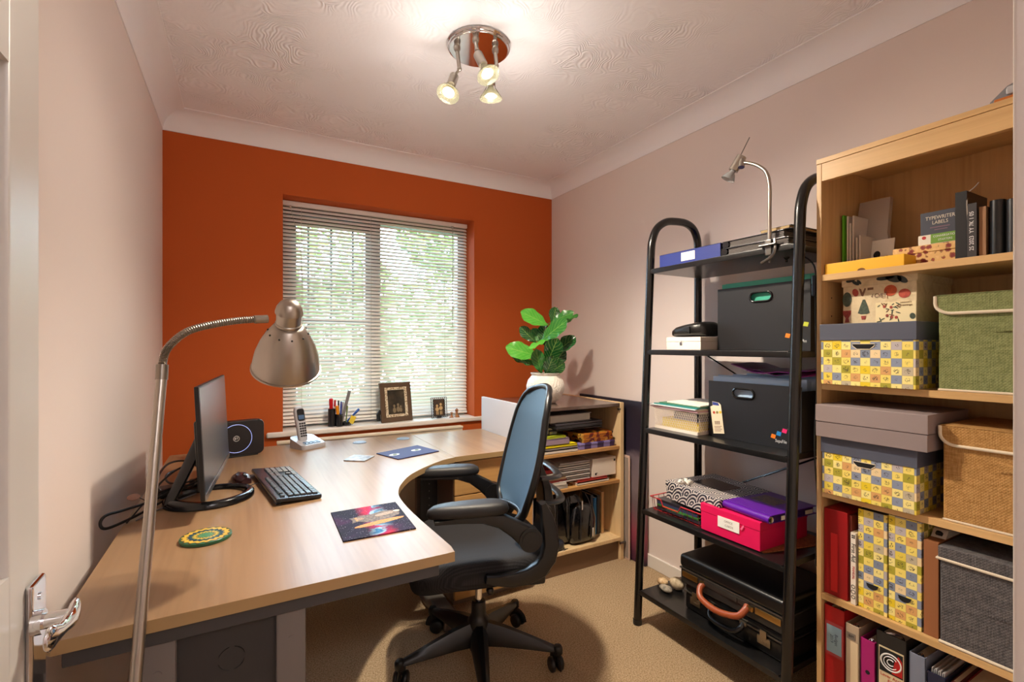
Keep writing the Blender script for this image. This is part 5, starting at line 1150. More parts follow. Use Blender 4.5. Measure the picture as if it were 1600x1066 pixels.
for k, (a, r) in enumerate(((0.2, .035), (2.2, .03), (3.6, .032), (5.0, .028))):
    b.tube(spline([(0, 0, .004), (r * .6 * math.cos(a), r * .6 * math.sin(a), .016), (r * math.cos(a + .3), r * math.sin(a + .3), .008), (r * .5 * math.cos(a + .6), r * .5 * math.sin(a + .6), .003), (0, 0, .006)], 5), .006, 8, flat=.35)
part('loop', b, mat('ribbon_white', (232, 226, 216), .5), rbn, local=True, smooth=60)
m_pink = mat('hot_pink_card', (222, 18, 84), .45)
pk = thing('pink_box', 'hot pink lidded document box on the fourth rack shelf', 'box', (1.69, 1.15, S4))
b = B(); b.box(1.564, 1.85, 1.030, 1.276, S4 + .004, S4 + .075, .002); b.box(1.5625, 1.8515, 1.0285, 1.2775, S4 + .0752, S4 + .106, .002); part('box_body', b, m_pink, pk)
b = B(); b.box(1.5612, 1.5624, 1.108, 1.198, S4 + .040, S4 + .080); pw = part('paper_label', b, WHITEP, pk, label='white handwritten label')
text('handwriting', 'OFFICE', .011, mat('pencil', (150, 140, 130), .7), face_x(1.5610, 1.153, S4 + .067), pw); text('handwriting', 'CARDS', .011, mat('pencil', (150, 140, 130), .7), face_x(1.5610, 1.150, S4 + .052), pw)
b = B(); b.prism([(0, 0), (.012, .018), (.015, .013), (.006, -.003)], 0, .001, face_x(1.5612, 1.104, S4 + .060)); part('pull_tab', b, mat('tab_pink', (240, 110, 150), .5), pk, smooth=0)
pm = thing('table_mat', 'brown textured table mat under the pink box', 'mat', (1.70, 1.06, S4))
b = B(); b.prism([(1.575, 1.022), (1.87, 0.948), (1.895, 1.20), (1.60, 1.24)], S4, S4 + .0035); part('pad', b, mat('cork_brown', (168, 106, 60), .7, bump=(160, .4, .003, (120, 66, 36))), pm, smooth=0)
m_vio = mat('violet_plastic', (92, 24, 150), .3, coat=.2)
vb = thing('ring_binder', 'violet plastic ring binder lying on the pink box', 'binder', (1.672, 1.120, S4 + .1065), math.radians(-4))
b = B(); b.box(-0.075, 0.165, -0.125, 0.125, 0, .003, .001); b.box(-0.075, 0.165, -0.125, 0.125, .026, .029, .001)
b.tube([(-0.082, -.125, .014), (-0.082, .125, .014)], .0145, 18); part('cover', b, m_vio, vb, local=True, smooth=50)
b = B(); b.box(-0.06, 0.155, -0.118, 0.118, .0035, .0255); part('sheet_block', b, mat('violet_dark', (60, 22, 100), .5), vb, local=True)
b = B(); b.lathe([(0, .0), (.008, .0), (.010, .0012), (.012, 0), (0, -.001)], 20, Matrix.Translation((-0.082, -.1255, .014)) @ Matrix.Rotation(PI / 2, 4, 'X')); part('finger_ring', b, CHROME, vb, local=True)
b = B(); b.prism(rrect(.02, .11, -.06, .04, .004), .029, .0297); part('cover_label', b, mat('label_dark_print', (90, 76, 96), .4, bump=(60, 0, .001, (140, 110, 90))), vb, local=True)
for x in (-.03, .10):
    b = B(); b.box(x, x + .04, -.1262, -.1245, .006, .020); part('barcode_sticker', b, WHITEP, vb, local=True)
# --- bottom shelf: two briefcases and pebbles
S5 = SHELVES[4] + .0005
m_lth = mat('black_leather', (16, 15, 16), .32, bump=(320, .15, .001)); m_brass = mat('pale_brass', (196, 160, 100), .3, 1.0)
def briefcase(label, x0, x1, y0, y1, z0, h, seam, m_handle, hcol, latch, plates):
    t_ = thing('briefcase', label, 'briefcase', ((x0 + x1) / 2, (y0 + y1) / 2, z0))
    b = B(); b.box(x0, x1, y0, y1, z0, z0 + seam - .002, .010, 3); part('case_base', b, m_lth, t_)
    b = B(); b.box(x0 - .002, x1 + .002, y0 - .002, y1 + .002, z0 + seam + .001, z0 + h, .014, 4); part('case_lid', b, m_lth, t_)
    b = B(); b.box(x0 - .003, x1 + .001, y0 - .001, y1 + .001, z0 + seam - .002, z0 + seam + .0015); part('seam_strip', b, mat('seam_grey', (90, 84, 78), .35, .6), t_)
    yc = (y0 + y1) / 2 + .01; zc_ = z0 + seam - .012
    b = B(); b.tube(spline([(x0 - .004, yc + .068, zc_ + .01), (x0 - .016, yc + .066, zc_ - .004), (x0 - .034, yc + .050, zc_ - .018), (x0 - .040, yc, zc_ - .022), (x0 - .034, yc - .050, zc_ - .018), (x0 - .016, yc - .066, zc_ - .004), (x0 - .004, yc - .068, zc_ + .01)], 6), .0095, 12); part('handle', b, m_handle, t_, label=hcol, smooth=60)
    for s_ in (-1, 1):
        b = B(); b.box(x0 - .010, x0 + .001, yc + s_ * .068 - .012, yc + s_ * .068 + .012, zc_ + .002, zc_ + .018, .002); part('handle_mount', b, latch, t_)
    for s_ in (-1, 1):
        y = yc + s_ * .145
        b = B(); b.box(x0 - .005, x0 + .001, y - .024, y + .024, z0 + seam - .040, z0 + seam - .012, .001); b.box(x0 - .008, x0 - .004, y - .012, y + .012, z0 + seam - .016, z0 + seam + .012, .001)
        if plates == 'combo':
            for k in range(3): b.cyl((x0 - .0075, y - .010 + k * .0075, z0 + seam - .028), (x0 - .0045, y - .010 + k * .0075, z0 + seam - .028), .0028, n=10)
        part('latch', b, latch, t_)
    return t_
bc1 = briefcase('black combination-lock briefcase lying on the bottom rack shelf', 1.585, 1.885, 0.955, 1.372, S5, 0.100, .070, m_lth, 'dark blue-black handle', mat('tarnished_nickel', (168, 156, 138), .35, 1.0), 'combo')
m_lth2 = m_lth
bc2 = thing('briefcase', 'black briefcase with a tan leather handle stacked on the other one', 'briefcase', (1.73, 1.165, S5 + .1005))
x0, x1, y0, y1, z0 = 1.572, 1.885, 0.945, 1.392, S5 + .1005
b = B(); b.box(x0 + .004, x1, y0 + .004, y1 - .004, z0, z0 + .060, .008, 3); part('case_base', b, mat('case_brown_black', (40, 37, 36), .35, bump=(320, .15, .001)), bc2)
b = B(); b.box(x0, x1 + .002, y0, y1, z0 + .063, z0 + .118, .016, 4); part('case_lid', b, m_lth, bc2)
b = B(); b.box(x0 + .002, x1, y0 + .002, y1 - .002, z0 + .058, z0 + .0635); part('seam_strip', b, mat('seam_grey', (90, 84, 78), .35, .6), bc2)
for ya, yb in ((1.30, 1.375), (0.962, 1.055)):
    b = B(); b.box(x0 - .001, x0 + .004, ya, yb, z0 + .030, z0 + .052, .002); part('latch_plate', b, m_brass, bc2)
b = B(); b.box(x0 + .001, x0 + .006, 1.08, 1.27, z0 + .034, z0 + .056, .002); b.box(x0 - .002, x0 + .004, 1.125, 1.165, z0 + .036, z0 + .052, .001); part('handle_plate', b, mat('dark_plate', (70, 64, 60), .35, .5), bc2)
b = B(); b.tube(spline([(x0, 1.272, z0 + .040), (x0 - .016, 1.274, z0 + .026), (x0 - .036, 1.255, z0 + .004), (x0 - .044, 1.20, z0 - .006), (x0 - .044, 1.15, z0 - .004), (x0 - .034, 1.098, z0 + .010), (x0 - .014, 1.082, z0 + .034), (x0, 1.084, z0 + .044)], 6), .0115, 12); part('handle', b, mat('tan_leather', (150, 72, 38), .35), bc2, label='tan leather handle', smooth=60)
for ya, yb in ((1.058, 1.084), (1.268, 1.284)):
    b = B(); b.box(x0 - .011, x0 + .002, ya, yb, z0 + .034, z0 + .050, .002); part('handle_mount', b, m_brass, bc2)
for lab, c, r, sc, col, c2 in (('small tan pebble on the bottom rack shelf', (1.645, 1.548, S5 + .0155), .0235, (1.0, 1.05, .66), (186, 146, 96), (220, 196, 160)), ('largest cream pebble on the bottom rack shelf', (1.672, 1.488, S5 + .0255), .034, (.9, 1.0, .75), (206, 188, 158), (170, 150, 122)), ('grey striped pebble in front of the cream pebble', (1.612, 1.498, S5 + .013), .025, (.9, 1.25, .52), (168, 158, 142), (110, 104, 94))):
    t_ = thing('pebble', lab, 'pebble', (c[0], c[1], S5)); b = B(); b.ball(c, r, 20, sc)
    for v in b.bm.verts:
        k = 1 + .07 * math.sin(v.co.x * 130 + c[1] * 50) + .05 * math.sin(v.co.y * 170); v.co = Vector(c) + (v.co - Vector(c)) * Vector((k, k, 1)).x if False else Vector((c[0] + (v.co.x - c[0]) * k, c[1] + (v.co.y - c[1]) * k, v.co.z))
    part('stone', b, mat('pebble_%d' % col[0], col, .7, bump=(60, .4, .003, c2)), t_, smooth=180)
# ------------------------------------------------------------------ bookcase along the wall
m_bc = wood('light_oak_carcass', (200, 162, 112), (178, 138, 90), 'z', 0.9, 0.42); m_bcy = wood('light_oak_shelf', (206, 168, 116), (186, 148, 96), 'y', 0.9, 0.4); m_bcb = wood('light_oak_back', (202, 162, 110), (178, 138, 88), 'z', 0.9, 0.5)
KX0, KX1, KY0, KY1, KZ = 1.64, 1.97, 0.128, 0.883, 1.84
bc = thing('bookcase', 'tall light oak bookcase with five shelves of boxes and files', 'bookcase', (1.8, 0.5, 0))
b = B(); b.box(KX0, KX1, KY1 - .015, KY1, 0, KZ - .0165, .001); part('side_panel', b, m_bc, bc)
b = B(); b.box(KX0, KX1, KY0, KY0 + .015, 0, KZ - .0165, .001); part('side_panel', b, m_bc, bc)
b = B(); b.box(KX0 - .002, KX1, KY0, KY1, KZ - .016, KZ, .001); part('bookcase_top', b, m_bcy, bc)
b = B(); b.box(KX0 + .001, KX0 + .018, KY0 + .015, KY1 - .0155, KZ - .074, KZ - .0165, .001); part('fascia', b, m_bcy, bc)
b = B(); b.box(KX1 - .008, KX1, KY0 + .015, KY1 - .015, 0.05, KZ - .017)
for y in (0.72, 0.545, 0.50): b.box(KX1 - .0086, KX1 - .0079, y - .001, y + .001, 0.05, KZ - .02)
part('back_panel', b, m_bcb, bc)
KS = (1.462, 1.110, 0.762, 0.430, 0.07)
for z in KS:
    b = B(); b.box(KX0 + .001, KX1 - .009, KY0 + .0155, KY1 - .0155, z - .020, z, .001); part('shelf', b, m_bcy, bc)
b = B(); b.box(KX0 + .012, KX0 + .026, KY0 + .015, KY1 - .0155, 0, .05); part('plinth', b, m_bcy, bc)
b = B()
for k in range(20): b.cyl((1.70, KY1 - .0152, 0.25 + .06 * k), (1.70, KY1 - .0160, 0.25 + .06 * k), .0025, n=8)
part('peg_hole', b, mat('hole_dark', (60, 40, 24), .8), bc, kind='stuff')

# item on top
ob = thing('paper_trimmer', 'grey and orange paper trimmer lying on top of the bookcase', 'paper trimmer', (1.80, 0.40, KZ))
b = B(); b.prism([(0.492, KZ + .002), (0.30, KZ + .002), (0.30, KZ + .085), (0.40, KZ + .080), (0.455, KZ + .064), (0.488, KZ + .034)], 1.72, 1.95, Matrix(((0, 0, 1, 0), (1, 0, 0, 0), (0, 1, 0, 0), (0, 0, 0, 1))), bev=.003); part('housing', b, mat('trimmer_grey', (128, 128, 134), .35), ob)
b = B(); b.box(1.700, 1.719, 0.30, 0.475, KZ + .006, KZ + .030, .003); part('cutting_rail', b, mat('trimmer_orange', (190, 108, 36), .4), ob)
b = B(); b.box(1.708, 1.7195, 0.30, 0.455, KZ + .036, KZ + .058, .006); part('guide', b, mat('trimmer_pale', (176, 178, 184), .3), ob)
b = B(); b.cyl((1.71, 0.43, KZ), (1.71, 0.43, KZ + .007), .008, n=14); b.cyl((1.93, 0.43, KZ), (1.93, 0.43, KZ + .004), .008, n=14); b.cyl((1.8, 0.32, KZ), (1.8, 0.32, KZ + .004), .008, n=14); part('rubber_foot', b, BLACKP, ob)

# --- shelf 1
Z = KS[0] + .0005
gc = thing('green_card', 'lime green card standing by the side of the top bookcase shelf', 'card', (1.76, 0.857, Z)); b = B(); b.box(1.75, 1.92, 0.855, 0.860, Z, Z + .205); part('card_sheet', b, mat('lime_card', (96, 176, 40), .6), gc)
for i, (y, h, d, lab) in enumerate(((0.846, .20, .17, 'tall white booklet next to the lime green card'), (0.838, .175, .16, 'second white booklet from the lime green card'), (0.829, .198, .17, 'third white booklet from the lime green card'), (0.814, .122, .10, 'shorter white booklet in front of the tall ones'), (0.805, .128, .10, 'shortest white booklet with a dark emblem card beside it'))):
    t_ = thing('booklet', lab, 'booklet', (1.8, y, Z)); b = B(); b.box(1.755 - .01 * (i > 2), 1.755 + d, y - .0024, y + .0024, Z, Z + h); part('pages', b, mat('booklet_white%d' % i, (214 - 6 * i, 206 - 6 * i, 200 - 6 * i), .6), t_, smooth=0)
pb = thing('plastic_packet', 'clear hanging packet of folded white paper behind the booklets', 'packet', (1.85, 0.80, Z))
b = B(); rings = []
for z, w in ((.0, .045), (.05, .048), (.14, .047), (.22, .046), (.262, .045)): rings.append([(1.86 + .014 * math.sin(z * 30) + dx, .815 + dy * w, Z + z) for dx, dy in ((-.010, -1), (-.014, 0), (-.010, 1), (.010, 1), (.014, 0), (.010, -1))])
b.loft(rings); part('bag', b, mat('packet_film', (214, 200, 188), .2, trans=.35), pb, smooth=60)
b = B(); b.box(1.858, 1.868, .785, .842, Z + .01, Z + .235); part('insert', b, mat('packet_insert', (214, 202, 190), .6), pb)
em = thing('emblem_card', 'white card with a round dark emblem leaning beside the booklets', 'card', (1.80, 0.775, Z)); EM = face_x(1.80, 0.776, Z) @ Matrix.Rotation(math.radians(-10), 4, 'X')
b = B(); b.box(-.034, .036, 0, .118, -.003, 0, M=EM); ec = part('card_sheet', b, WHITEP, em, smooth=0)
b = B(); b.prism(circle2(-.010, .068, .010, 20, .013), 0, .0006, EM); b.prism(circle2(.018, .050, .009, 18, .012), 0, .0006, EM); part('emblem', b, INK, ec, smooth=0)
yb = thing('yellow_box', 'long yellow card box along the shelf front of the top bookcase shelf', 'box', (1.68, 0.755, Z))
b = B(); b.box(1.650, 1.725, 0.648, 0.862, Z, Z + .034, .0015); part('box_body', b, mat('yellow_card', (232, 176, 24), .5), yb)
b = B(); b.prism(circle2(0, 0, .011, 20, .0075, 0, PI, True), 0, .0006, face_x(1.6497, .757, Z)); part('thumb_notch', b, mat('notch_dark', (110, 70, 16), .7), yb, smooth=0)
bb = thing('black_case', 'small black case behind the yellow box', 'case', (1.77, 0.735, Z)); b = B(); b.box(1.735, 1.82, 0.712, 0.775, Z, Z + .026, .005); b.box(1.734, 1.7352, .712, .775, Z + .014, Z + .0155); part('case_body', b, BLACKG, bb)
m_flo, nt, b_ = new_mat('rust_floral_print', .5); t = NT(nt); _vo = t.node('ShaderNodeTexVoronoi'); _vo.inputs['Scale'].default_value = 62; nt.links.new(t.obj(), _vo.inputs['Vector'])
_n = t.noise(t.obj(), 160, 2); _f = t.m('ADD', _vo.outputs['Distance'], t.m('MULTIPLY', _n, .5)); nt.links.new(t.ramp(_f, [(0, (124, 30, 26)), (.50, (150, 60, 34)), (.62, (150, 110, 60)), (.68, (220, 176, 110)), (1, (226, 186, 124))], True), b_.inputs['Base Color'])
lidbox('floral_box', 'tan box printed with rust red leaves under the label boxes', 'box', 1.735, 1.90, 0.552, 0.712, Z, Z + .064, .022, m_flo, m_flo)
gbx = thing('card_game_box', 'green and white card box on the rust floral box', 'box', (1.80, 0.60, Z + .0645)); b = B(); b.box(1.748, 1.90, 0.556, 0.652, Z + .0645, Z + .094, .001); part('box_body', b, mat('game_white', (226, 220, 206), .5), gbx)
b = B(); b.box(1.7470, 1.7480, 0.556, 0.622, Z + .067, Z + .094); gp = part('green_panel', b, mat('game_green', (104, 150, 40), .5), gbx)
text('lettering', 'CONVERSATION', .0085, WINK, face_x(1.7468, .589, Z + .086), gp, sx=.85); text('lettering', 'STARTERS', .0085, WINK, face_x(1.7468, .589, Z + .075), gp, sx=.85)
b = B(); b.prism(circle2(0, 0, .005, 14), 0, .0005, face_x(1.7478, .638, Z + .086)); part('red_dot', b, RED, gbx, smooth=0)
tw = thing('label_box', 'slate box of typewriter labels on the green card box', 'box', (1.80, 0.603, Z + .0945)); b = B(); b.box(1.752, 1.86, 0.556, 0.648, Z + .0945, Z + .160, .001); part('box_body', b, mat('slate_blue_card', (54, 58, 74), .5), tw)
text('lettering', 'TYPEWRITER', .0145, mat('label_pale', (214, 206, 190), .6), face_x(1.7515, .602, Z + .141), tw, sx=.80); text('lettering', 'LABELS', .0145, mat('label_pale', (214, 206, 190), .6), face_x(1.7515, .602, Z + .127), tw, sx=.80)
b = B(); b.box(1.7512, 1.752, .580, .625, Z + .112, Z + .115); b.box(1.7512, 1.752, .585, .615, Z + .105, Z + .1075); part('small_print', b, mat('mauve_ink', (120, 92, 110), .6), tw, smooth=0)
def upright(name, label, cat, y0, y1, x0, d, z0, h, cover, spine_r=0.0, page=CREAMP):
    """book standing on edge, spine towards the room (-X)"""
    t_ = thing(name, label, cat, (x0, (y0 + y1) / 2, z0)); th = .0022
    b = B(); b.box(x0, x0 + d, y0, y0 + th, z0, z0 + h); b.box(x0, x0 + d, y1 - th, y1, z0, z0 + h)
    if spine_r: b.tube([(x0 + .002, (y0 + y1) / 2, z0), (x0 + .002, (y0 + y1) / 2, z0 + h)], (y1 - y0) / 2, 16)
    else: b.box(x0 - .001, x0 + th, y0, y1, z0, z0 + h)
    part('cover', b, cover, t_)
    b = B(); b.box(x0 + th, x0 + d - .004, y0 + th, y1 - th, z0 + .003, z0 + h - .003); part('pages', b, page, t_)
    return t_
bkA = upright('book', 'tall black ribboned notebook beside the typewriter labels box', 'book', 0.524, 0.548, 1.69, .14, Z, .185, mat('book_black', (20, 20, 24), .4))
b = B(); b.tube(spline([(1.72, .535, Z + .184), (1.70, .512, Z + .192), (1.69, .50, Z + .20)], 5), .0012, 6); b.tube(spline([(1.72, .53, Z + .184), (1.683, .522, Z + .15), (1.683, .520, Z + .10)], 5), .0014, 6, flat=.4); part('ribbon', b, mat('ribbon_grey', (150, 140, 130), .6), bkA)
bkB = upright('diary', 'charcoal 2023 diary second from the typewriter labels box', 'diary', 0.502, 0.521, 1.682, .13, Z, .146, mat('diary_charcoal', (52, 48, 50), .5))
text('lettering', '2S 2023  YY 7K 1 05', .0125, WINK, Matrix(((0, 0, -1, 1.6805), (0, 1, 0, .5115), (1, 0, 0, Z + .073), (0, 0, 0, 1))), bkB, sx=.98)
upright('notebook', 'tan unbound notebook between the diary and black volumes', 'notebook', 0.486, 0.4995, 1.69, .13, Z, .134, mat('notebook_tan', (150, 110, 78), .7))
upright('book', 'thick rounded black album next to the tan notebook', 'book', 0.452, 0.482, 1.70, .13, Z, .145, mat('book_black2', (18, 18, 20), .3), spine_r=1)
upright('book', 'black volume beyond the thick rounded album', 'book', 0.424, 0.449, 1.695, .13, Z, .140, mat('book_black3', (30, 28, 32), .4), spine_r=1)
upright('book', 'last black volume of the top bookcase shelf', 'book', 0.398, 0.422, 1.70, .13, Z, .140, mat('book_black', (20, 20, 24), .4))

# --- music-print boxes
m_mus, nt, b_ = new_mat('music_patchwork_print', .5); t = NT(nt); _x, _y, _z = t.sep(t.obj()); CS = .0262
_u = t.m('DIVIDE', t.m('ADD', t.m('SUBTRACT', _x, _y), 3.0), CS); _v = t.m('DIVIDE', t.m('ADD', _z, 3.0), CS * .92); _iu = t.m('FLOOR', _u); _iv = t.m('FLOOR', _v)
_par = t.m('MODULO', t.m('ADD', _iu, _iv), 2.0); _rn = t.white(t.comb(_iu, _iv)); _rn2 = t.white(t.comb(_iv, _iu, 5.0))
_cA = t.ramp(_rn, [(0, (236, 214, 110)), (.45, (238, 222, 140)), (.75, (226, 202, 80)), (.92, (230, 206, 160))], True); _cB = t.ramp(_rn, [(0, (132, 142, 164)), (.30, (164, 156, 50)), (.42, (226, 198, 40)), (.52, (180, 172, 176)), (.68, (124, 134, 154)), (.84, (212, 160, 100)), (.92, (186, 174, 150))], True)
_bs = t.mix(_par, _cA, _cB); _fu = t.m('SUBTRACT', t.m('FRACT', _u), .5); _fv = t.m('SUBTRACT', t.m('FRACT', _v), .5)
_r = t.m('SQRT', t.m('ADD', t.m('MULTIPLY', _fu, _fu), t.m('MULTIPLY', _fv, _fv))); _nn = t.noise(t.obj(), 150, 2, 0.6)
_band = t.m('ABSOLUTE', t.m('SUBTRACT', _nn, .5)); _mk = t.m('MULTIPLY', t.m('LESS_THAN', _r, t.m('ADD', .16, t.m('MULTIPLY', _rn2, .18))), t.m('LESS_THAN', _band, t.m('ADD', .018, t.m('MULTIPLY', _rn2, .03))))
_edge = t.m('GREATER_THAN', t.m('MAXIMUM', t.m('ABSOLUTE', _fu), t.m('ABSOLUTE', _fv)), .475)
_c1 = t.mix(t.m('MULTIPLY', _edge, .35), _bs, lin((120, 104, 70))); nt.links.new(t.mix(t.m('MULTIPLY', _mk, .85), _c1, lin((44, 38, 44))), b_.inputs['Base Color'])
m_lidg = mat('slate_grey_card', (78, 82, 98), .5); m_hole = mat('hole_inside', (14, 13, 14), .9)
def music_box(label, x0, y0, y1, z0, h, lid_h, rot=0.0, D=.27):
    cx, cy = x0 + D / 2, (y0 + y1) / 2; t_ = thing('storage_box', label, 'storage box', (cx, cy, z0), rot); hx, hy = D / 2, (y1 - y0) / 2
    b = B(); b.box(-hx + .003, hx - .003, -hy + .003, hy - .003, 0, h - .004, .001); part('box_body', b, m_mus, t_, local=True)
    b = B(); b.box(-hx, hx, -hy, hy, h - lid_h, h, .002); part('lid', b, m_lidg, t_, local=True, label='slate grey lid')
    b = B(); zz_ = h - lid_h - .018; pts = [(-.029, .007), (.029, .007), (.029, .001), (.017, -.009), (-.017, -.009), (-.029, .001)]; b.prism(pts, 0, .0006, Matrix.Translation((-hx + .0027, 0.004, zz_)) @ face_x(0, 0, 0)); part('hand_hole', b, m_hole, t_, local=True, smooth=0)
    b = B(); b.tube([Matrix.Translation((-hx + .0025, 0.004, zz_)) @ face_x(0, 0, 0) @ Vector((x, y, 0)) for x, y in pts], .0011, 6, loop=True); part('hole_rim', b, mat('hole_rim_pale', (220, 206, 180), .6), t_, local=True)
    return t_
Z = KS[1] + .0005
music_box('yellow and blue music-print box with a slate lid on the second bookcase shelf', 1.618, 0.607, 0.862, Z, .190, .052)
m_noel, nt, b_ = new_mat('cream_botanical_print', .5, 0, .3); t = NT(nt); _n = t.noise(t.obj(), 26, 4, 1.2); nt.links.new(t.ramp(_n, [(.3, (206, 186, 148)), (.5, (226, 208, 172)), (.7, (216, 196, 160))]), b_.inputs['Base Color'])
Zn = Z + .1905
nb = lidbox('fruit_print_box', 'cream box printed with fruit and topiary on the slate-lidded music box', 'box', 1.70, 1.945, 0.635, 0.838, Zn, Zn + .150, .030, m_noel, m_noel)
fruit = mat('print_orange_fruit', (200, 84, 34), .5, bump=(120, 0, .001, (168, 62, 26))); pome = mat('print_pomegranate', (192, 80, 58), .5, bump=(120, 0, .001, (160, 56, 44))); leafg = mat('print_sage', (74, 88, 70), .5, bump=(150, 0, .001, (48, 60, 50))); leafd = mat('print_dark_leaf', (44, 54, 54), .5); potp = mat('print_pot', (170, 66, 54), .5, bump=(160, 0, .001, (130, 44, 40))); vine = mat('print_vine', (120, 82, 54), .5)
lid_c = [c for c in bpy.data.objects if c.parent == nb and c.name.startswith('lid')][0]; bod = [c for c in bpy.data.objects if c.parent == nb and c.name.startswith('box_body')][0]
def decal(name, pts, m, dy, dz, par=None, lift=0.0):
    on_lid = dz > .112; b = B(); b.prism(pts, 0, .0004, face_x((1.6996 if on_lid else 1.7026) - lift, dy, Zn + dz)); part(name, b, m, lid_c if on_lid else bod, smooth=0)
decal('panel_print', [(-.052, -.031), (.050, -.031), (.050, .030), (-.052, .030)], mat('print_pale_panel', (236, 220, 176), .5), .690, .033)
for q in ((.715, .138, .024, .008, .1), (.694, .134, .022, .012, -.4), (.672, .128, .016, .008, -.7), (.810, .140, .014, .006, .2), (.796, .130, .012, .005, -.6), (.786, .132, .009, .004, -.9)): decal('leaf_print', ell(0, 0, q[2], q[3], q[4]), leafd, q[0], q[1])
decal('fruit_print', ell(0, 0, .0165, .0165, 0), fruit, .703, .098, lift=.0005); decal('fruit_print', ell(0, 0, .0145, .0135, 0), pome, .668, .086, lift=.0005); decal('fruit_print', ell(0, 0, .0085, .0125, .3), pome, .798, .100)
decal('branch_print', [(-.010, .012), (-.004, .010), (0, -.002), (.006, .012), (.010, .010), (.002, -.014), (-.003, -.012)], vine, .778, .100); decal('ribbon_print', [(-.008, -.004), (.008, -.003), (.008, .004), (-.008, .004)], vine, .756, .108)
decal('topiary_print', ell(0, 0, .0135, .0235, 0), leafg, .822, .080); decal('pot_print', [(-.013, .014), (.012, .014), (.011, .002), (.004, -.010), (.007, -.024), (-.007, -.024), (-.004, -.010), (-.012, .002)], potp, .822, .030)
decal('topiary_print', [(-.017, -.018), (-.008, -.022), (.008, -.022), (.016, -.018), (.010, .004), (.003, .024), (-.003, .024), (-.010, .004)], leafg, .774, .052); decal('pot_print', [(-.007, .006), (.007, .006), (.005, -.006), (-.005, -.006)], potp, .775, .019)
rr_ = random.Random(5)
for k in range(22): decal('sprig_print', ell(0, 0, rr_.uniform(.004, .008), .0016, rr_.uniform(0, 3), 12), leafg if k % 3 else vine, .708 + rr_.uniform(-.026, .026), .030 + rr_.uniform(-.026, .030), lift=.0005 + k * .00002)
for k in range(5): decal('berry_print', ell(0, 0, .004, .0045, 0, 12), potp, .710 + rr_.uniform(-.026, .024), .030 + rr_.uniform(-.02, .02), lift=.0012)
decal('pear_print', ell(0, 0, .007, .009, .2), leafg, .648, .018, lift=.0005)
text('lettering', 'Noel', .027, vine, face_x(1.7018, .740, Zn + .088) @ Matrix.Rotation(.05, 4, 'Z') @ Matrix(((1, .25, 0, 0), (0, 1, 0, 0), (0, 0, 1, 0), (0, 0, 0, 1))), bod, sx=1.05); text('lettering', "season's\ngreetings", .0085, vine, face_x(1.7012, .664, Zn + .056), bod)
def fabric_box(label, x0, y0, y1, z0, h, m, flap, D=.28, tab=True, style='flap'):
    cx, cy = x0 + D / 2, (y0 + y1) / 2; t_ = thing('fabric_box', label, 'storage box', (cx, cy, z0)); m_trim = mat('cream_piping', (214, 200, 178), .6)
    b = B(); b.box(x0, x0 + D, y0, y1, z0 + .001, z0 + h - .004, .006, 3); bd_ = part('box_body', b, m, t_)
    if style == 'flap':
        b = B(); b.prism([(y1 + .004, z0 + h), (y1 + .004, z0 + h - flap * .45)] + [(y1 + .004 - .036 * (1 - math.cos(a)), z0 + h - flap * .45 - flap * .55 * math.sin(a)) for a in [PI / 2 * k / 6 for k in range(1, 7)]] + [(y0, z0 + h - flap)] + [(y0, z0 + h)], x0 - .006, x0 - .001, Matrix(((0, 0, 1, 0), (1, 0, 0, 0), (0, 1, 0, 0), (0, 0, 0, 1))))
        b.box(x0 - .006, x0 + D, y0, y1 + .004, z0 + h - .004, z0 + h + .001, .002); part('lid_flap', b, m, t_)
        pts = [(x0 - .006, y1 + .004, z0 + h - .002), (x0 - .006, y1 + .004, z0 + h - flap * .45)] + [(x0 - .006, y1 + .004 - .036 * (1 - math.cos(a)), z0 + h - flap * .45 - flap * .55 * math.sin(a)) for a in [PI / 2 * k / 6 for k in range(1, 7)]] + [(x0 - .006, y0, z0 + h - flap)]
        b = B(); b.tube(pts, .0042, 8); part('piping', b, m_trim, t_)
        b = B(); b.box(x0 - .004, x0, y0, y1, z0, z0 + .006, .002); part('base_piping', b, m_trim, t_)
        if tab:
            yt = y1 - .115; b = B(); b.box(x0 - .003, x0, yt - .020, yt + .004, z0 + h - flap - .052, z0 + h - flap - .028, .001); b.box(x0 - .006, x0 - .002, y0, yt - .012, z0 + h - flap - .050, z0 + h - flap - .030, .002)
            part('pull_tab', b, m, t_)
    else:
        b = B(); b.box(x0 - .004, x0 + D, y0, y1 + .003, z0 + h - .034, z0 + h, .004, 3); part('lid', b, m, t_)
        b = B(); b.tube([(x0 + D, y1 + .004, z0 + h - .034), (x0 - .004, y1 + .004, z0 + h - .034), (x0 - .005, y0, z0 + h - .034)], .0038, 8); part('piping', b, m_trim, t_)
        b = B(); b.tube([(x0, y1 + .001, z0 + .004), (x0 - .001, y0, z0 + .004)], .0042, 8); part('base_piping', b, m_trim, t_)
        b = B(); b.box(x0 - .003, x0, y0, y1 - .105, z0 + h * .45, z0 + h * .45 + .030, .001); part('pull_tab', b, m, t_)
    return t_
fabric_box('sage green fabric box with cream piping on the second bookcase shelf', 1.652, 0.330, 0.572, Z, .258, fabric('sage_linen', (136, 142, 96), (104, 110, 70)), .050)
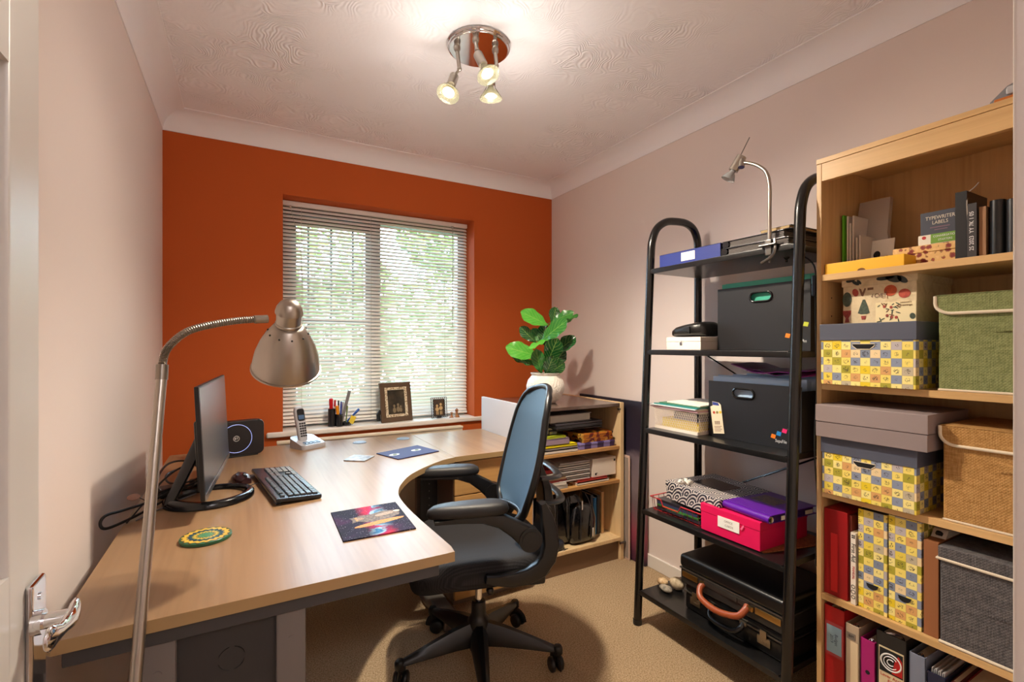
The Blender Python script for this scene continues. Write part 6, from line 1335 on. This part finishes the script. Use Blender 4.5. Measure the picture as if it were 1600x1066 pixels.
# --- shelf 3
Z = KS[2] + .0005
music_box('music-print box with a slate lid carrying the grey shoe box', 1.620, 0.606, 0.860, Z, .180, .050)
sb = thing('shoe_box', 'grey shoe box lying on the slate-lidded music box', 'box', (1.74, 0.70, Z + .181), 0.0)
b = B(); b.box(1.604, 1.87, 0.578, 0.8665, Z + .181, Z + .228, .002); part('box_body', b, mat('shoebox_grey', (136, 122, 122), .5), sb)
b = B(); b.box(1.602, 1.872, 0.576, 0.8668, Z + .229, Z + .283, .003); part('lid', b, mat('shoebox_grey_lid', (142, 128, 128), .48), sb)
fabric_box('tan fabric box with cream piping on the third bookcase shelf', 1.652, 0.330, 0.562, Z, .256, fabric('tan_linen', (186, 144, 90), (150, 110, 62)), .052)
# --- shelf 4
Z = KS[3] + .0005
m_rb = mat('red_file', (150, 18, 22), .4)
rf_ = thing('file_box', 'dark red slip-case file at the side of the fourth bookcase shelf', 'file box', (1.78, 0.83, Z))
b = B(); b.box(1.652, 1.90, 0.797, 0.866, Z, Z + .276, .0015); part('case', b, m_rb, rf_)
b = B(); b.box(1.660, 1.90, 0.7885, 0.7965, Z + .002, Z + .270, .001); part('cover_board', b, mat('red_brown_cover', (110, 40, 30), .5), rf_)
b = B(); b.box(1.6508, 1.652, 0.825, 0.845, Z + .015, Z + .20); part('spine_strip', b, mat('red_bright', (200, 30, 30), .45), rf_, smooth=0)
fa = upright('book', 'white first aid manual between the red file and music-print magazine file', 'book', 0.772, 0.786, 1.650, .19, Z, .222, mat('manual_white', (226, 214, 200), .5))
VM = lambda x, y, z: Matrix(((0, 0, -1, x), (0, -1, 0, y), (-1, 0, 0, z), (0, 0, 0, 1)))
text('lettering', 'First Aid', .0165, INK, VM(1.6485, .7785, Z + .160), fa); text('lettering', 'MANUAL', .010, RED, VM(1.6485, .7785, Z + .098), fa)
b = B()
for r in range(2):
    for c in range(2): b.box(1.6480, 1.6490, .7745 + .005 * r, .778 + .005 * r, Z + .205 + .006 * c, Z + .209 + .006 * c)
for k, r in enumerate((.005, .0055, .005)): b.tube([(1.6485, .779 + r * math.cos(a), Z + .055 - .016 * k + r * math.sin(a)) for a in [2 * PI * i / 16 for i in range(16)]], .0008, 5, loop=True)
part('spine_mark', b, INK, fa, smooth=0)
def mag_file(label, y0, y1, h, lean=0.0):
    t_ = thing('magazine_file', label, 'magazine file', (1.75, (y0 + y1) / 2, Z), 0.0, None, (lean, 0, 0)); hy = (y1 - y0) / 2
    b = B(); b.box(-.095, .14, -hy, hy, 0, h, .0012); part('box_body', b, m_mus, t_, local=True)
    b = B(); b.box(-.0935, .14, -hy + .003, hy - .003, h, h + .0006); part('paper_tops', b, mat('file_inside', (60, 54, 48), .8), t_, local=True, smooth=0)
    b = B(); b.prism([(-.017, .003), (.017, .003)] + [(.015 * math.cos(a), -.013 * math.sin(a)) for a in [PI * k / 8 for k in range(9)]], 0, .0006, Matrix.Translation((-.0953, 0, .078)) @ face_x(0, 0, 0)); part('finger_hole', b, m_hole, t_, local=True, smooth=0)
mag_file('music-print magazine file beside the white first aid manual', 0.692, 0.768, .300); mag_file('music-print magazine file next to the brown folder', 0.610, 0.688, .306)
bfz = thing('card_folder', 'brown card folder with white papers behind it on the fourth bookcase shelf', 'folder', (1.76, 0.59, Z))
b = B(); b.box(1.655, 1.90, 0.572, 0.605, Z, Z + .262, .001); part('card', b, mat('brown_card', (146, 92, 56), .6), bfz)
wp = thing('white_binder', 'white ring binder standing behind the brown card folder', 'binder', (1.82, 0.575, Z))
b = B(); b.prism([(0, 0), (.0, .0), (0, .0)] if False else [(1.70, Z + .263), (1.90, Z + .263), (1.90, Z + .285), (1.72, Z + .283)], .572, .605, Matrix(((1, 0, 0, 0), (0, 0, 1, 0), (0, 1, 0, 0), (0, 0, 0, 1)))); part('cover', b, mat('binder_white', (214, 204, 194), .5), wp, smooth=0)
b = B(); b.cyl((1.7025, .588, Z + .272), (1.7085, .588, Z + .276), .008, n=18); part('finger_hole', b, INK, wp)
fabric_box('dark grey fabric box with cream piping on the fourth bookcase shelf', 1.644, 0.330, 0.566, Z, .262, fabric('charcoal_linen', (104, 100, 100), (66, 63, 66)), .05, style='lid')
# --- bottom shelf: lever-arch files
Z = KS[4] + .0005
def lever(label, y0, y1, h, m, x0=1.654, hole=True, lean=0.0):
    t_ = thing('lever_arch_file', label, 'lever arch file', (x0, (y0 + y1) / 2, Z)); D = .275; th = .003
    b = B(); b.box(x0, x0 + th, y0, y1, Z, Z + h, .001); b.box(x0, x0 + D, y0, y0 + th, Z, Z + h, .001); b.box(x0, x0 + D, y1 - th, y1, Z, Z + h, .001); part('cover', b, m, t_)
    b = B(); b.box(x0 + .03, x0 + D - .012, y0 + .006, y1 - .008, Z + .004, Z + h - .012); part('papers', b, mat('file_papers', (190, 182, 170), .7), t_)
    b = B()
    for x in (x0 + .012, x0 + .02): b.tube(spline([(x, y0 + .012, Z + h * .55), (x, y0 + .012, Z + h - .012), (x + .006, (y0 + y1) / 2, Z + h - .004), (x, y1 - .012, Z + h - .012)], 4), .0016, 6)
    part('arch', b, CHROME, t_)
    return t_
r1 = lever('red lever arch file with a pale blue label on the bottom bookcase shelf', 0.806, 0.866, .322, RED)
b = B(); b.box(1.6520, 1.6532, 0.814, 0.858, Z + .175, Z + .262); sl = part('spine_label', b, mat('label_blue', (150, 184, 204), .5), r1, smooth=0, label='pale blue handwritten label')
b = B(); b.box(1.6526, 1.6536, 0.809, 0.863, Z + .165, Z + .272); part('label_pocket', b, mat('pocket_clear', (176, 70, 74), .25), r1, smooth=0)
text('handwriting', 'Budget\n2019', .013, mat('pen_blue', (70, 90, 120), .6), VM(1.6518, .836, Z + .22), sl)
b = B(); b.box(1.70, 1.78, .812, .860, Z + .319, Z + .330, .004); part('tab', b, BLACKP, r1)
g1 = lever('grey-beige lever arch file next to the red one', 0.764, 0.803, .292, mat('file_greige', (178, 158, 134), .5))
b = B(); b.box(1.6528, 1.6538, 0.768, 0.789, Z + .02, Z + .24); part('spine_strip', b, mat('strip_cream', (214, 192, 158), .5), g1, smooth=0)
b = B(); b.box(1.6526, 1.6538, 0.775, 0.799, Z + .246, Z + .266); cpl = part('corner_plate', b, mat('plate_grey', (120, 110, 100), .4), g1, smooth=0)
text('lettering', 'IBM', .012, INK, face_x(1.6524, .787, Z + .256), cpl, sx=.8)
mg = lever('magenta lever arch file between grey-beige and black files', 0.722, 0.761, .268, mat('magenta_board', (164, 24, 108), .4))
b = B(); b.cyl((1.6532, .742, Z + .17), (1.6540, .742, Z + .17), .006, n=18); part('finger_hole', b, INK, mg)
b = B(); b.box(1.6528, 1.6538, .728, .752, Z + .085, Z + .125); part('spine_label', b, WHITEP, mg, smooth=0)
bl = lever('black lever arch file with a red and white printed label', 0.644, 0.719, .314, mat('file_black', (32, 30, 30), .5))
b = B(); b.box(1.6526, 1.6538, 0.650, 0.712, Z + .02, Z + .272); lb = part('spine_label', b, mat('label_sand', (214, 196, 160), .6), bl, smooth=0, label='printed brand label')
b = B(); b.box(1.6518, 1.6528, 0.652, 0.710, Z + .200, Z + .268); part('black_panel', b, INK, lb, smooth=0)
b = B(); b.prism([(.002, -.028), (.028, -.028), (.028, .018), (.018, .030), (.010, .012)], 0, .0006, face_x(1.6518, .681, Z + .232)); part('red_corner', b, RED, lb, smooth=0)
b = B(); LMx = face_x(1.6514, .681, Z + .234)
for r, a0, a1 in ((.025, 0, 2 * PI), (.0175, .7, 2 * PI - .7), (.009, .8, 2 * PI - .8)): b.tube([LMx @ Vector((r * math.cos(a0 + (a1 - a0) * k / 28), r * .95 * math.sin(a0 + (a1 - a0) * k / 28), 0)) for k in range(29)], .0022, 6, flat=.5)
part('ring_logo', b, WINK, lb)
text('lettering', 'Lever Arch', .0125, RED, face_x(1.6522, .681, Z + .190), lb, sx=.95); text('lettering', 'File', .0125, RED, face_x(1.6522, .681, Z + .176), lb)
b = B()
for k in range(9): b.box(1.6522, 1.6526, .656, .706 - .006 * (k % 3), Z + .158 - k * .013, Z + .1605 - k * .013)
part('small_print', b, mat('print_brown', (120, 92, 60), .6), lb, smooth=0, kind='stuff')
lever('blue-grey lever arch file after the black one', 0.600, 0.638, .292, mat('file_bluegrey', (120, 128, 148), .45))
nv = lever('navy binder of clear sleeves beside the blue-grey file', 0.556, 0.597, .262, mat('file_navy', (26, 34, 62), .3))
b = B()
for k in range(7): b.box(1.662, 1.86, .561 + .0045 * k, .5625 + .0045 * k, Z + .01, Z + .272 - .004 * (k % 2))
part('clear_sleeve', b, mat('sleeve_edge', (186, 184, 186), .3), nv, kind='stuff')
b = upright('book', 'red clothbound volume beyond the navy binder', 'book', 0.47, 0.535, 1.70, .2, Z, .245, mat('red_cloth', (140, 24, 22), .6))
upright('book', 'dark maroon volume with tan edges against the navy binder', 'book', 0.537, 0.553, 1.68, .2, Z, .252, mat('maroon_cloth', (84, 34, 34), .5))
lever('second red file at the far end of the bottom bookcase shelf', 0.40, 0.465, .25, mat('red_file2', (166, 26, 24), .45))
# ------------------------------------------------------------------ window-board items
SZ = 0.757
pot_ = thing('pen_pot', 'dark acrylic pen pot with a lower clear tray on the window board', 'pen pot', (0.485, 2.985, SZ))
m_ac = mat('smoked_acrylic', (36, 36, 40), .15, trans=.25)
b = B(); b.lathe([(0, 0.0005), (0.022, 0.0005), (0.022, 0.105), (0.0195, 0.105), (0.0195, 0.004), (0, 0.004)], 28, Matrix.Translation((0.458, 2.985, SZ))); part('tall_cup', b, m_ac, pot_)
b = B(); b.lathe([(0, 0.0005), (0.020, 0.0005), (0.020, 0.072), (0.0178, 0.072), (0.0178, 0.004), (0, 0.004)], 28, Matrix.Translation((0.497, 2.968, SZ))); part('middle_cup', b, m_ac, pot_)
b = B(); b.lathe([(0, 0.0005), (0.026, 0.0005), (0.027, 0.022), (0.0248, 0.022), (0.0238, 0.004), (0, 0.004)], 28, Matrix.Translation((0.541, 2.985, SZ))); part('low_cup', b, m_ac, pot_)
def pen(name, label, cat, p0, p1, r, body, tipc, capc=None):
    p0, p1 = Vector(p0), Vector(p1); d = (p1 - p0); t_ = thing(name, label, cat, p0)
    b = B(); b.tube([p0 + d * .06, p0 + d * .10, p0 + d * .74], [r * .6, r, r], 10); part('barrel', b, body, t_)
    b = B(); b.tube([p0, p0 + d * .07], [r * .15, r * .7], 8); part('nib', b, tipc, t_)
    b = B(); b.tube([p0 + d * .74, p0 + d * .98, p1], [r * 1.12, r * 1.08, r * .7], 10); c_ = part('pen_cap', b, capc or body, t_)
    sd, _ = frame_of(d); b = B(); b.tube([p0 + d * .96 + sd * r * 1.2, p0 + d * .80 + sd * r * 1.6], r * .3, 6); part('clip', b, capc or body, c_)
P_ = lambda r, g, b_2: mat('pen_%d_%d_%d' % (r, g, b_2), (r, g, b_2), .35)
z0 = SZ + .006
pen('marker_pen', 'fat red marker standing cap-up in the tall cup', 'pen', (0.456, 2.985, z0), (0.452, 2.978, z0 + .160), .0105, P_(196, 20, 26), INK)
pen('marker_pen', 'slim white and red marker beside the fat red one', 'pen', (0.468, 2.980, z0), (0.474, 2.975, z0 + .150), .0055, P_(220, 214, 206), INK, P_(190, 30, 30))
pen('highlighter_pen', 'orange highlighter leaning in the middle cup', 'highlighter', (0.494, 2.966, z0), (0.482, 2.958, z0 + .118), .0085, P_(240, 150, 20), INK)
pen('ballpoint_pen', 'blue ballpoint standing in the middle cup', 'pen', (0.502, 2.968, z0), (0.507, 2.962, z0 + .140), .0042, P_(40, 60, 150), STEELD)
pen('ballpoint_pen', 'black ballpoint standing behind the orange highlighter', 'pen', (0.497, 2.976, z0), (0.495, 2.984, z0 + .145), .0042, P_(24, 24, 28), STEELD)
pen('ballpoint_pen', 'silver ballpoint beside the scissors handle', 'pen', (0.505, 2.973, z0), (0.520, 2.976, z0 + .135), .0042, P_(160, 160, 164), STEELD)
pen('marker_pen', 'thick blue marker tilted out of the low cup', 'pen', (0.530, 2.985, z0), (0.612, 2.975, z0 + .088), .0065, P_(36, 84, 170), INK, P_(36, 84, 170))
pen('pencil', 'green pencil in the low cup', 'pencil', (0.536, 2.978, z0), (0.544, 2.972, z0 + .112), .0036, P_(110, 130, 60), INK)
rl = thing('metal_ruler', 'steel ruler sticking up out of the pen pot', 'ruler', (0.51, 2.98, z0))
b = B(); RM = Matrix.Translation((0.508, 2.982, z0)) @ Matrix.Rotation(math.radians(14), 4, 'Y'); b.box(-.009, .009, -.001, .001, 0, .205, M=RM); part('blade', b, mat('ruler_steel', (150, 150, 152), .3, .9), rl)
yn = thing('sticky_notes', 'pad of yellow sticky notes leaning in the low cup', 'sticky notes', (0.56, 2.965, z0))
NM = Matrix.Translation((0.557, 2.966, z0 + .004)) @ Matrix.Rotation(math.radians(24), 4, 'Y'); b = B(); b.box(-.012, .018, -.003, .003, 0.004, .050, M=NM); part('note_pad', b, mat('note_yellow', (226, 200, 60), .7), yn)

# wooden photo frame with a mosaic inner border
ff = thing('framed_photograph', 'brown wooden framed photograph with a pale mosaic border on the window board', 'photo frame', (0.845, 2.975, SZ), math.radians(11), None)
FM = Matrix.Rotation(math.radians(-9), 4, 'X')
def frame_bars(w, h, t_, d0, d1):
    b = B(); b.box(-w / 2, w / 2, d0, d1, 0, t_, .001, M=FM); b.box(-w / 2, w / 2, d0, d1, h - t_, h, .001, M=FM); b.box(-w / 2, -w / 2 + t_, d0, d1, t_, h - t_, .001, M=FM); b.box(w / 2 - t_, w / 2, d0, d1, t_, h - t_, .001, M=FM); return b
part('moulding', frame_bars(.210, .245, .030, -.008, .008), mat('walnut_frame', (88, 66, 46), .45), ff, local=True)
m_mos, nt, b_ = new_mat('pearl_mosaic', .3); t = NT(nt); _vo = t.node('ShaderNodeTexVoronoi'); _vo.inputs['Scale'].default_value = 190; nt.links.new(t.obj(), _vo.inputs['Vector'])
nt.links.new(t.ramp(t.sep(_vo.outputs['Color'])[0], [(0, (226, 214, 190)), (.55, (196, 176, 140)), (.85, (120, 96, 70))], True), b_.inputs['Base Color'])
b = B()
for x0, x1, zz0, zz1 in ((-.075, .075, .030, .047), (-.075, .075, .198, .215), (-.075, -.058, .047, .198), (.058, .075, .047, .198)): b.box(x0, x1, -.010, .004, zz0, zz1, .0015, M=FM)
part('mosaic_border', b, m_mos, ff, local=True)
m_old, nt, b_ = new_mat('old_brown_photo', .25); t = NT(nt); _n = t.noise(t.obj(), 14, 3); nt.links.new(t.ramp(_n, [(.35, (40, 34, 26)), (.6, (72, 60, 44)), (.75, (120, 104, 78))]), b_.inputs['Base Color'])
b = B(); b.box(-.058, .058, -.002, .000, .047, .198, M=FM); pp = part('photo', b, m_old, ff, local=True)
b = B()
for x, z_, s_ in ((-.014, .098, 1), (.012, .104, 1.05), (.030, .092, .8)):
    b.prism(ell(x, z_, .007 * s_, .009 * s_, 0, 16), 0, .0005, FM @ face_y(0, -.0021, 0)); b.prism(ell(x, z_ - .026 * s_, .011 * s_, .017 * s_, 0, 16), 0, .0005, FM @ face_y(0, -.0021, 0))
part('figure_print', b, mat('photo_sepia_light', (128, 112, 84), .4), pp, local=True, smooth=0, kind='stuff')
b = B(); b.box(-.035, .035, .009, .012, .0, .15, M=FM); b.box(-.03, .03, 0.03, .033, 0.0, .012); b.tube([(-.11, .028, .012), (-.115, .026, .05), (-.10, .02, .075)], .012, 10); part('easel_leg', b, BLACKP, ff, local=True)
sf = thing('framed_photograph', 'small ornate wire frame with a sepia picture of two seated children', 'photo frame', (1.124, 2.972, SZ), math.radians(6))
FM = Matrix.Rotation(math.radians(-6), 4, 'X')
b = B(); b.tube([FM @ Vector(p) for p in ((-.040, 0, .016), (.040, 0, .016), (.040, 0, .124), (-.040, 0, .124))], .0028, 8, loop=True); b.tube([FM @ Vector(p) for p in ((-.056, 0, .006), (.056, 0, .006), (.056, 0, .136), (-.056, 0, .136))], .0022, 8, loop=True); part('wire_frame', b, mat('pewter', (92, 92, 94), .35, .9), sf, local=True)
b = B()
for k in range(28):
    s_ = k / 28 * 4; i = int(s_); f = s_ - i; cs_ = ((-.049, .010), (.049, .010), (.049, .131), (-.049, .131)); a, c = cs_[i], cs_[(i + 1) % 4]
    x, z_ = a[0] + (c[0] - a[0]) * f, a[1] + (c[1] - a[1]) * f; b.tube([FM @ Vector((x + .006 * math.cos(q), 0, z_ + .006 * math.sin(q))) for q in [2 * PI * j / 10 for j in range(10)]], .0013, 5, loop=True)
part('scroll_ring', b, mat('pewter', (92, 92, 94), .35, .9), sf, local=True, kind='stuff')
b = B(); b.box(-.040, .040, .001, .003, .016, .124, M=FM); sp_ = part('photo', b, mat('sepia_dark', (58, 42, 28), .3, bump=(30, 0, .001, (84, 62, 40))), sf, local=True)
b = B()
for x in (-.014, .013):
    for q in ((x, .082 + (.008 if x > 0 else 0), .008, .009), (x, .060 + (.006 if x > 0 else 0), .013, .013), (x - .004, .036, .003, .014), (x + .006, .036, .003, .014)): b.prism(ell(q[0], q[1], q[2], q[3], 0, 16), 0, .0006, FM @ face_y(0, .0009, 0))
part('figure_print', b, mat('sepia_light', (206, 176, 128), .4), sp_, local=True, smooth=0, kind='stuff')
b = B(); b.box(-.015, .015, .004, .006, .0, .10, M=FM); b.box(-.012, .012, .022, .024, 0, .008); part('easel_leg', b, BLACKP, sf, local=True)
m_box = mat('boxwood', (156, 104, 60), .35)
for lab, x, y, prof in (('short turned wooden chess piece on the window board', 1.206, 2.968, [(0, 0), (.0105, 0), (.0105, .004), (.007, .007), (.0045, .016), (.004, .022), (.007, .024), (.004, .026), (.0062, .031), (.0058, .036), (0, .040)]), ('taller turned wooden chess piece nearer the wall', 1.244, 2.970, [(0, 0), (.013, 0), (.013, .005), (.009, .009), (.006, .022), (.005, .034), (.0085, .036), (.005, .039), (.0075, .046), (.007, .053), (.003, .057), (.003, .061), (0, .062)])):
    t_ = thing('chess_piece', lab, 'chess piece', (x, y, SZ)); b = B(); b.lathe([(r * 1.5, z * 0.95) for r, z in prof], 24); part('turned_piece', b, m_box, t_, local=True, smooth=50)

# unseen fitting behind the camera, added to go with the hallway fill
hl = thing('added_hallway_fitting', 'added unseen ceiling fitting for the hallway fill light behind the doorway', 'lamp', (0.25, -1.0, ZC))
b = B(); b.cyl((0.25, -1.0, ZC), (0.25, -1.0, ZC - .10), .012); b.lathe([(0, 0), (.06, 0), (.05, -.02), (0, -.02)], 28, Matrix.Translation((0.25, -1.0, ZC))); part('ceiling_rose', b, WHITEG, hl)

# ------------------------------------------------------------------ cables and plugs behind the monitor
m_cab = mat('black_cable', (18, 18, 20), .4)
def cable(label, pts, r=.0032, m=None, n=8):
    t_ = thing('power_cable', label, 'cable', pts[0]); b = B(); b.tube(spline(pts, n), r, 7); part('lead', b, m or m_cab, t_); return t_
Z = DZ + .004
cable('thick black cable looping off the edge of the desk by the wall', [(-.15, 1.99, Z + .03), (-.20, 1.93, Z + .03), (-.25, 1.86, Z + .022), (-.30, 1.77, Z + .030), (-.331, 1.715, Z + .036), (-.339, 1.69, Z + .022), (-.326, 1.70, Z + .004), (-.28, 1.77, Z + .005), (-.24, 1.86, Z + .007), (-.20, 1.95, Z + .010)], .004)
cable('black cable arching highest over the tangle behind the monitor', [(-.25, 1.95, Z), (-.262, 2.06, Z + .035), (-.25, 2.22, Z + .058), (-.20, 2.30, Z + .050), (-.14, 2.26, Z + .020), (-.10, 2.18, Z + .03)], .004)
cable('black cable making the middle loop of the tangle', [(-.26, 1.98, Z + .004), (-.25, 2.05, Z + .03), (-.20, 2.14, Z + .058), (-.13, 2.15, Z + .060), (-.10, 2.10, Z + .05), (-.16, 2.04, Z + .028), (-.225, 2.08, Z + .02), (-.245, 2.18, Z + .03), (-.19, 2.26, Z + .036), (-.13, 2.22, Z + .046)], .0036)
cable('thin black lead crossing the power brick', [(-.29, 1.74, Z), (-.255, 1.86, Z + .03), (-.21, 1.95, Z + .034), (-.17, 1.97, Z + .02), (-.13, 1.99, Z + .036), (-.11, 2.0, Z + .06)], .0024)
cable('thin grey lead lying flat towards the wall', [(-.14, 1.97, Z), (-.19, 1.90, Z), (-.23, 1.83, Z), (-.27, 1.75, Z)], .0022, mat('grey_lead', (120, 120, 124), .4))
pbk = thing('power_brick', 'black power adapter block in the cable tangle', 'adapter', (-.20, 2.0, DZ), math.radians(20)); b = B(); b.box(-.05, .03, -.028, .03, 0, .034, .006); part('brick', b, BLACKP, pbk, local=True); b = B(); b.cyl((.028, 0, .016), (.05, 0, .016), .005, n=10); part('strain_relief', b, BLACKP, pbk, local=True)
pb2 = thing('power_plug', 'black mains plug with a red and silver end beside the monitor stand', 'plug', (-.135, 2.08, DZ), math.radians(30)); b = B(); b.box(-.03, .02, -.02, .02, .0, .03, .006); part('plug_body', b, BLACKP, pb2, local=True); b = B(); b.box(.020, .045, -.012, .012, .010, .030, .002); part('shell_grey', b, mat('plug_grey', (150, 156, 166), .3), pb2, local=True); b = B(); b.box(.014, .040, -.010, .010, .0305, .042, .002); part('red_tab', b, RED, pb2, local=True)
tgp = thing('paper_tag', 'brown paper tag on a cable at the wall edge of the desk', 'tag', (-.305, 1.80, DZ)); b = B(); b.prism(ell(0, 0, .026, .013, 0), 0, .0012, Matrix.Translation((-.290, 1.84, DZ + .050)) @ Matrix.Rotation(1.2, 4, 'Z') @ Matrix.Rotation(.5, 4, 'X')); part('card', b, mat('tag_brown', (164, 124, 104), .7), tgp, smooth=0); b = B(); b.cyl((-.290, 1.86, DZ + .05), (-.26, 1.90, DZ + .012), .0012, n=6); part('string', b, m_cab, tgp)

# ------------------------------------------------------------------ groups of things that repeat
def where(o):
    x, y, z = o.location
    if x > 1.6 and y < 0.92:
        return 'on the ' + ('top' if z > 1.4 else 'second' if z > 1.05 else 'third' if z > .7 else 'fourth' if z > .35 else 'bottom') + ' bookcase shelf'
    if y > 2.9: return 'on the window board'
    if x > 1.3 and y > 2.0: return 'on the ' + ('upper' if z > .63 else 'middle' if z > .4 else 'lowest') + ' cabinet shelf'
    if x > 1.5: return 'on the ladder rack'
    return 'on the desk'
_tops = [o for o in bpy.data.objects if o.parent is None and o.get('category') and not o.get('group')]
_by = {}
for o in _tops: _by.setdefault((o.name.split('.')[0].replace('_', ' '), where(o)), []).append(o)
for (kind_, place_), v in _by.items():
    if len(v) > 1:
        for o in v: o['group'] = kind_ + 's ' + place_
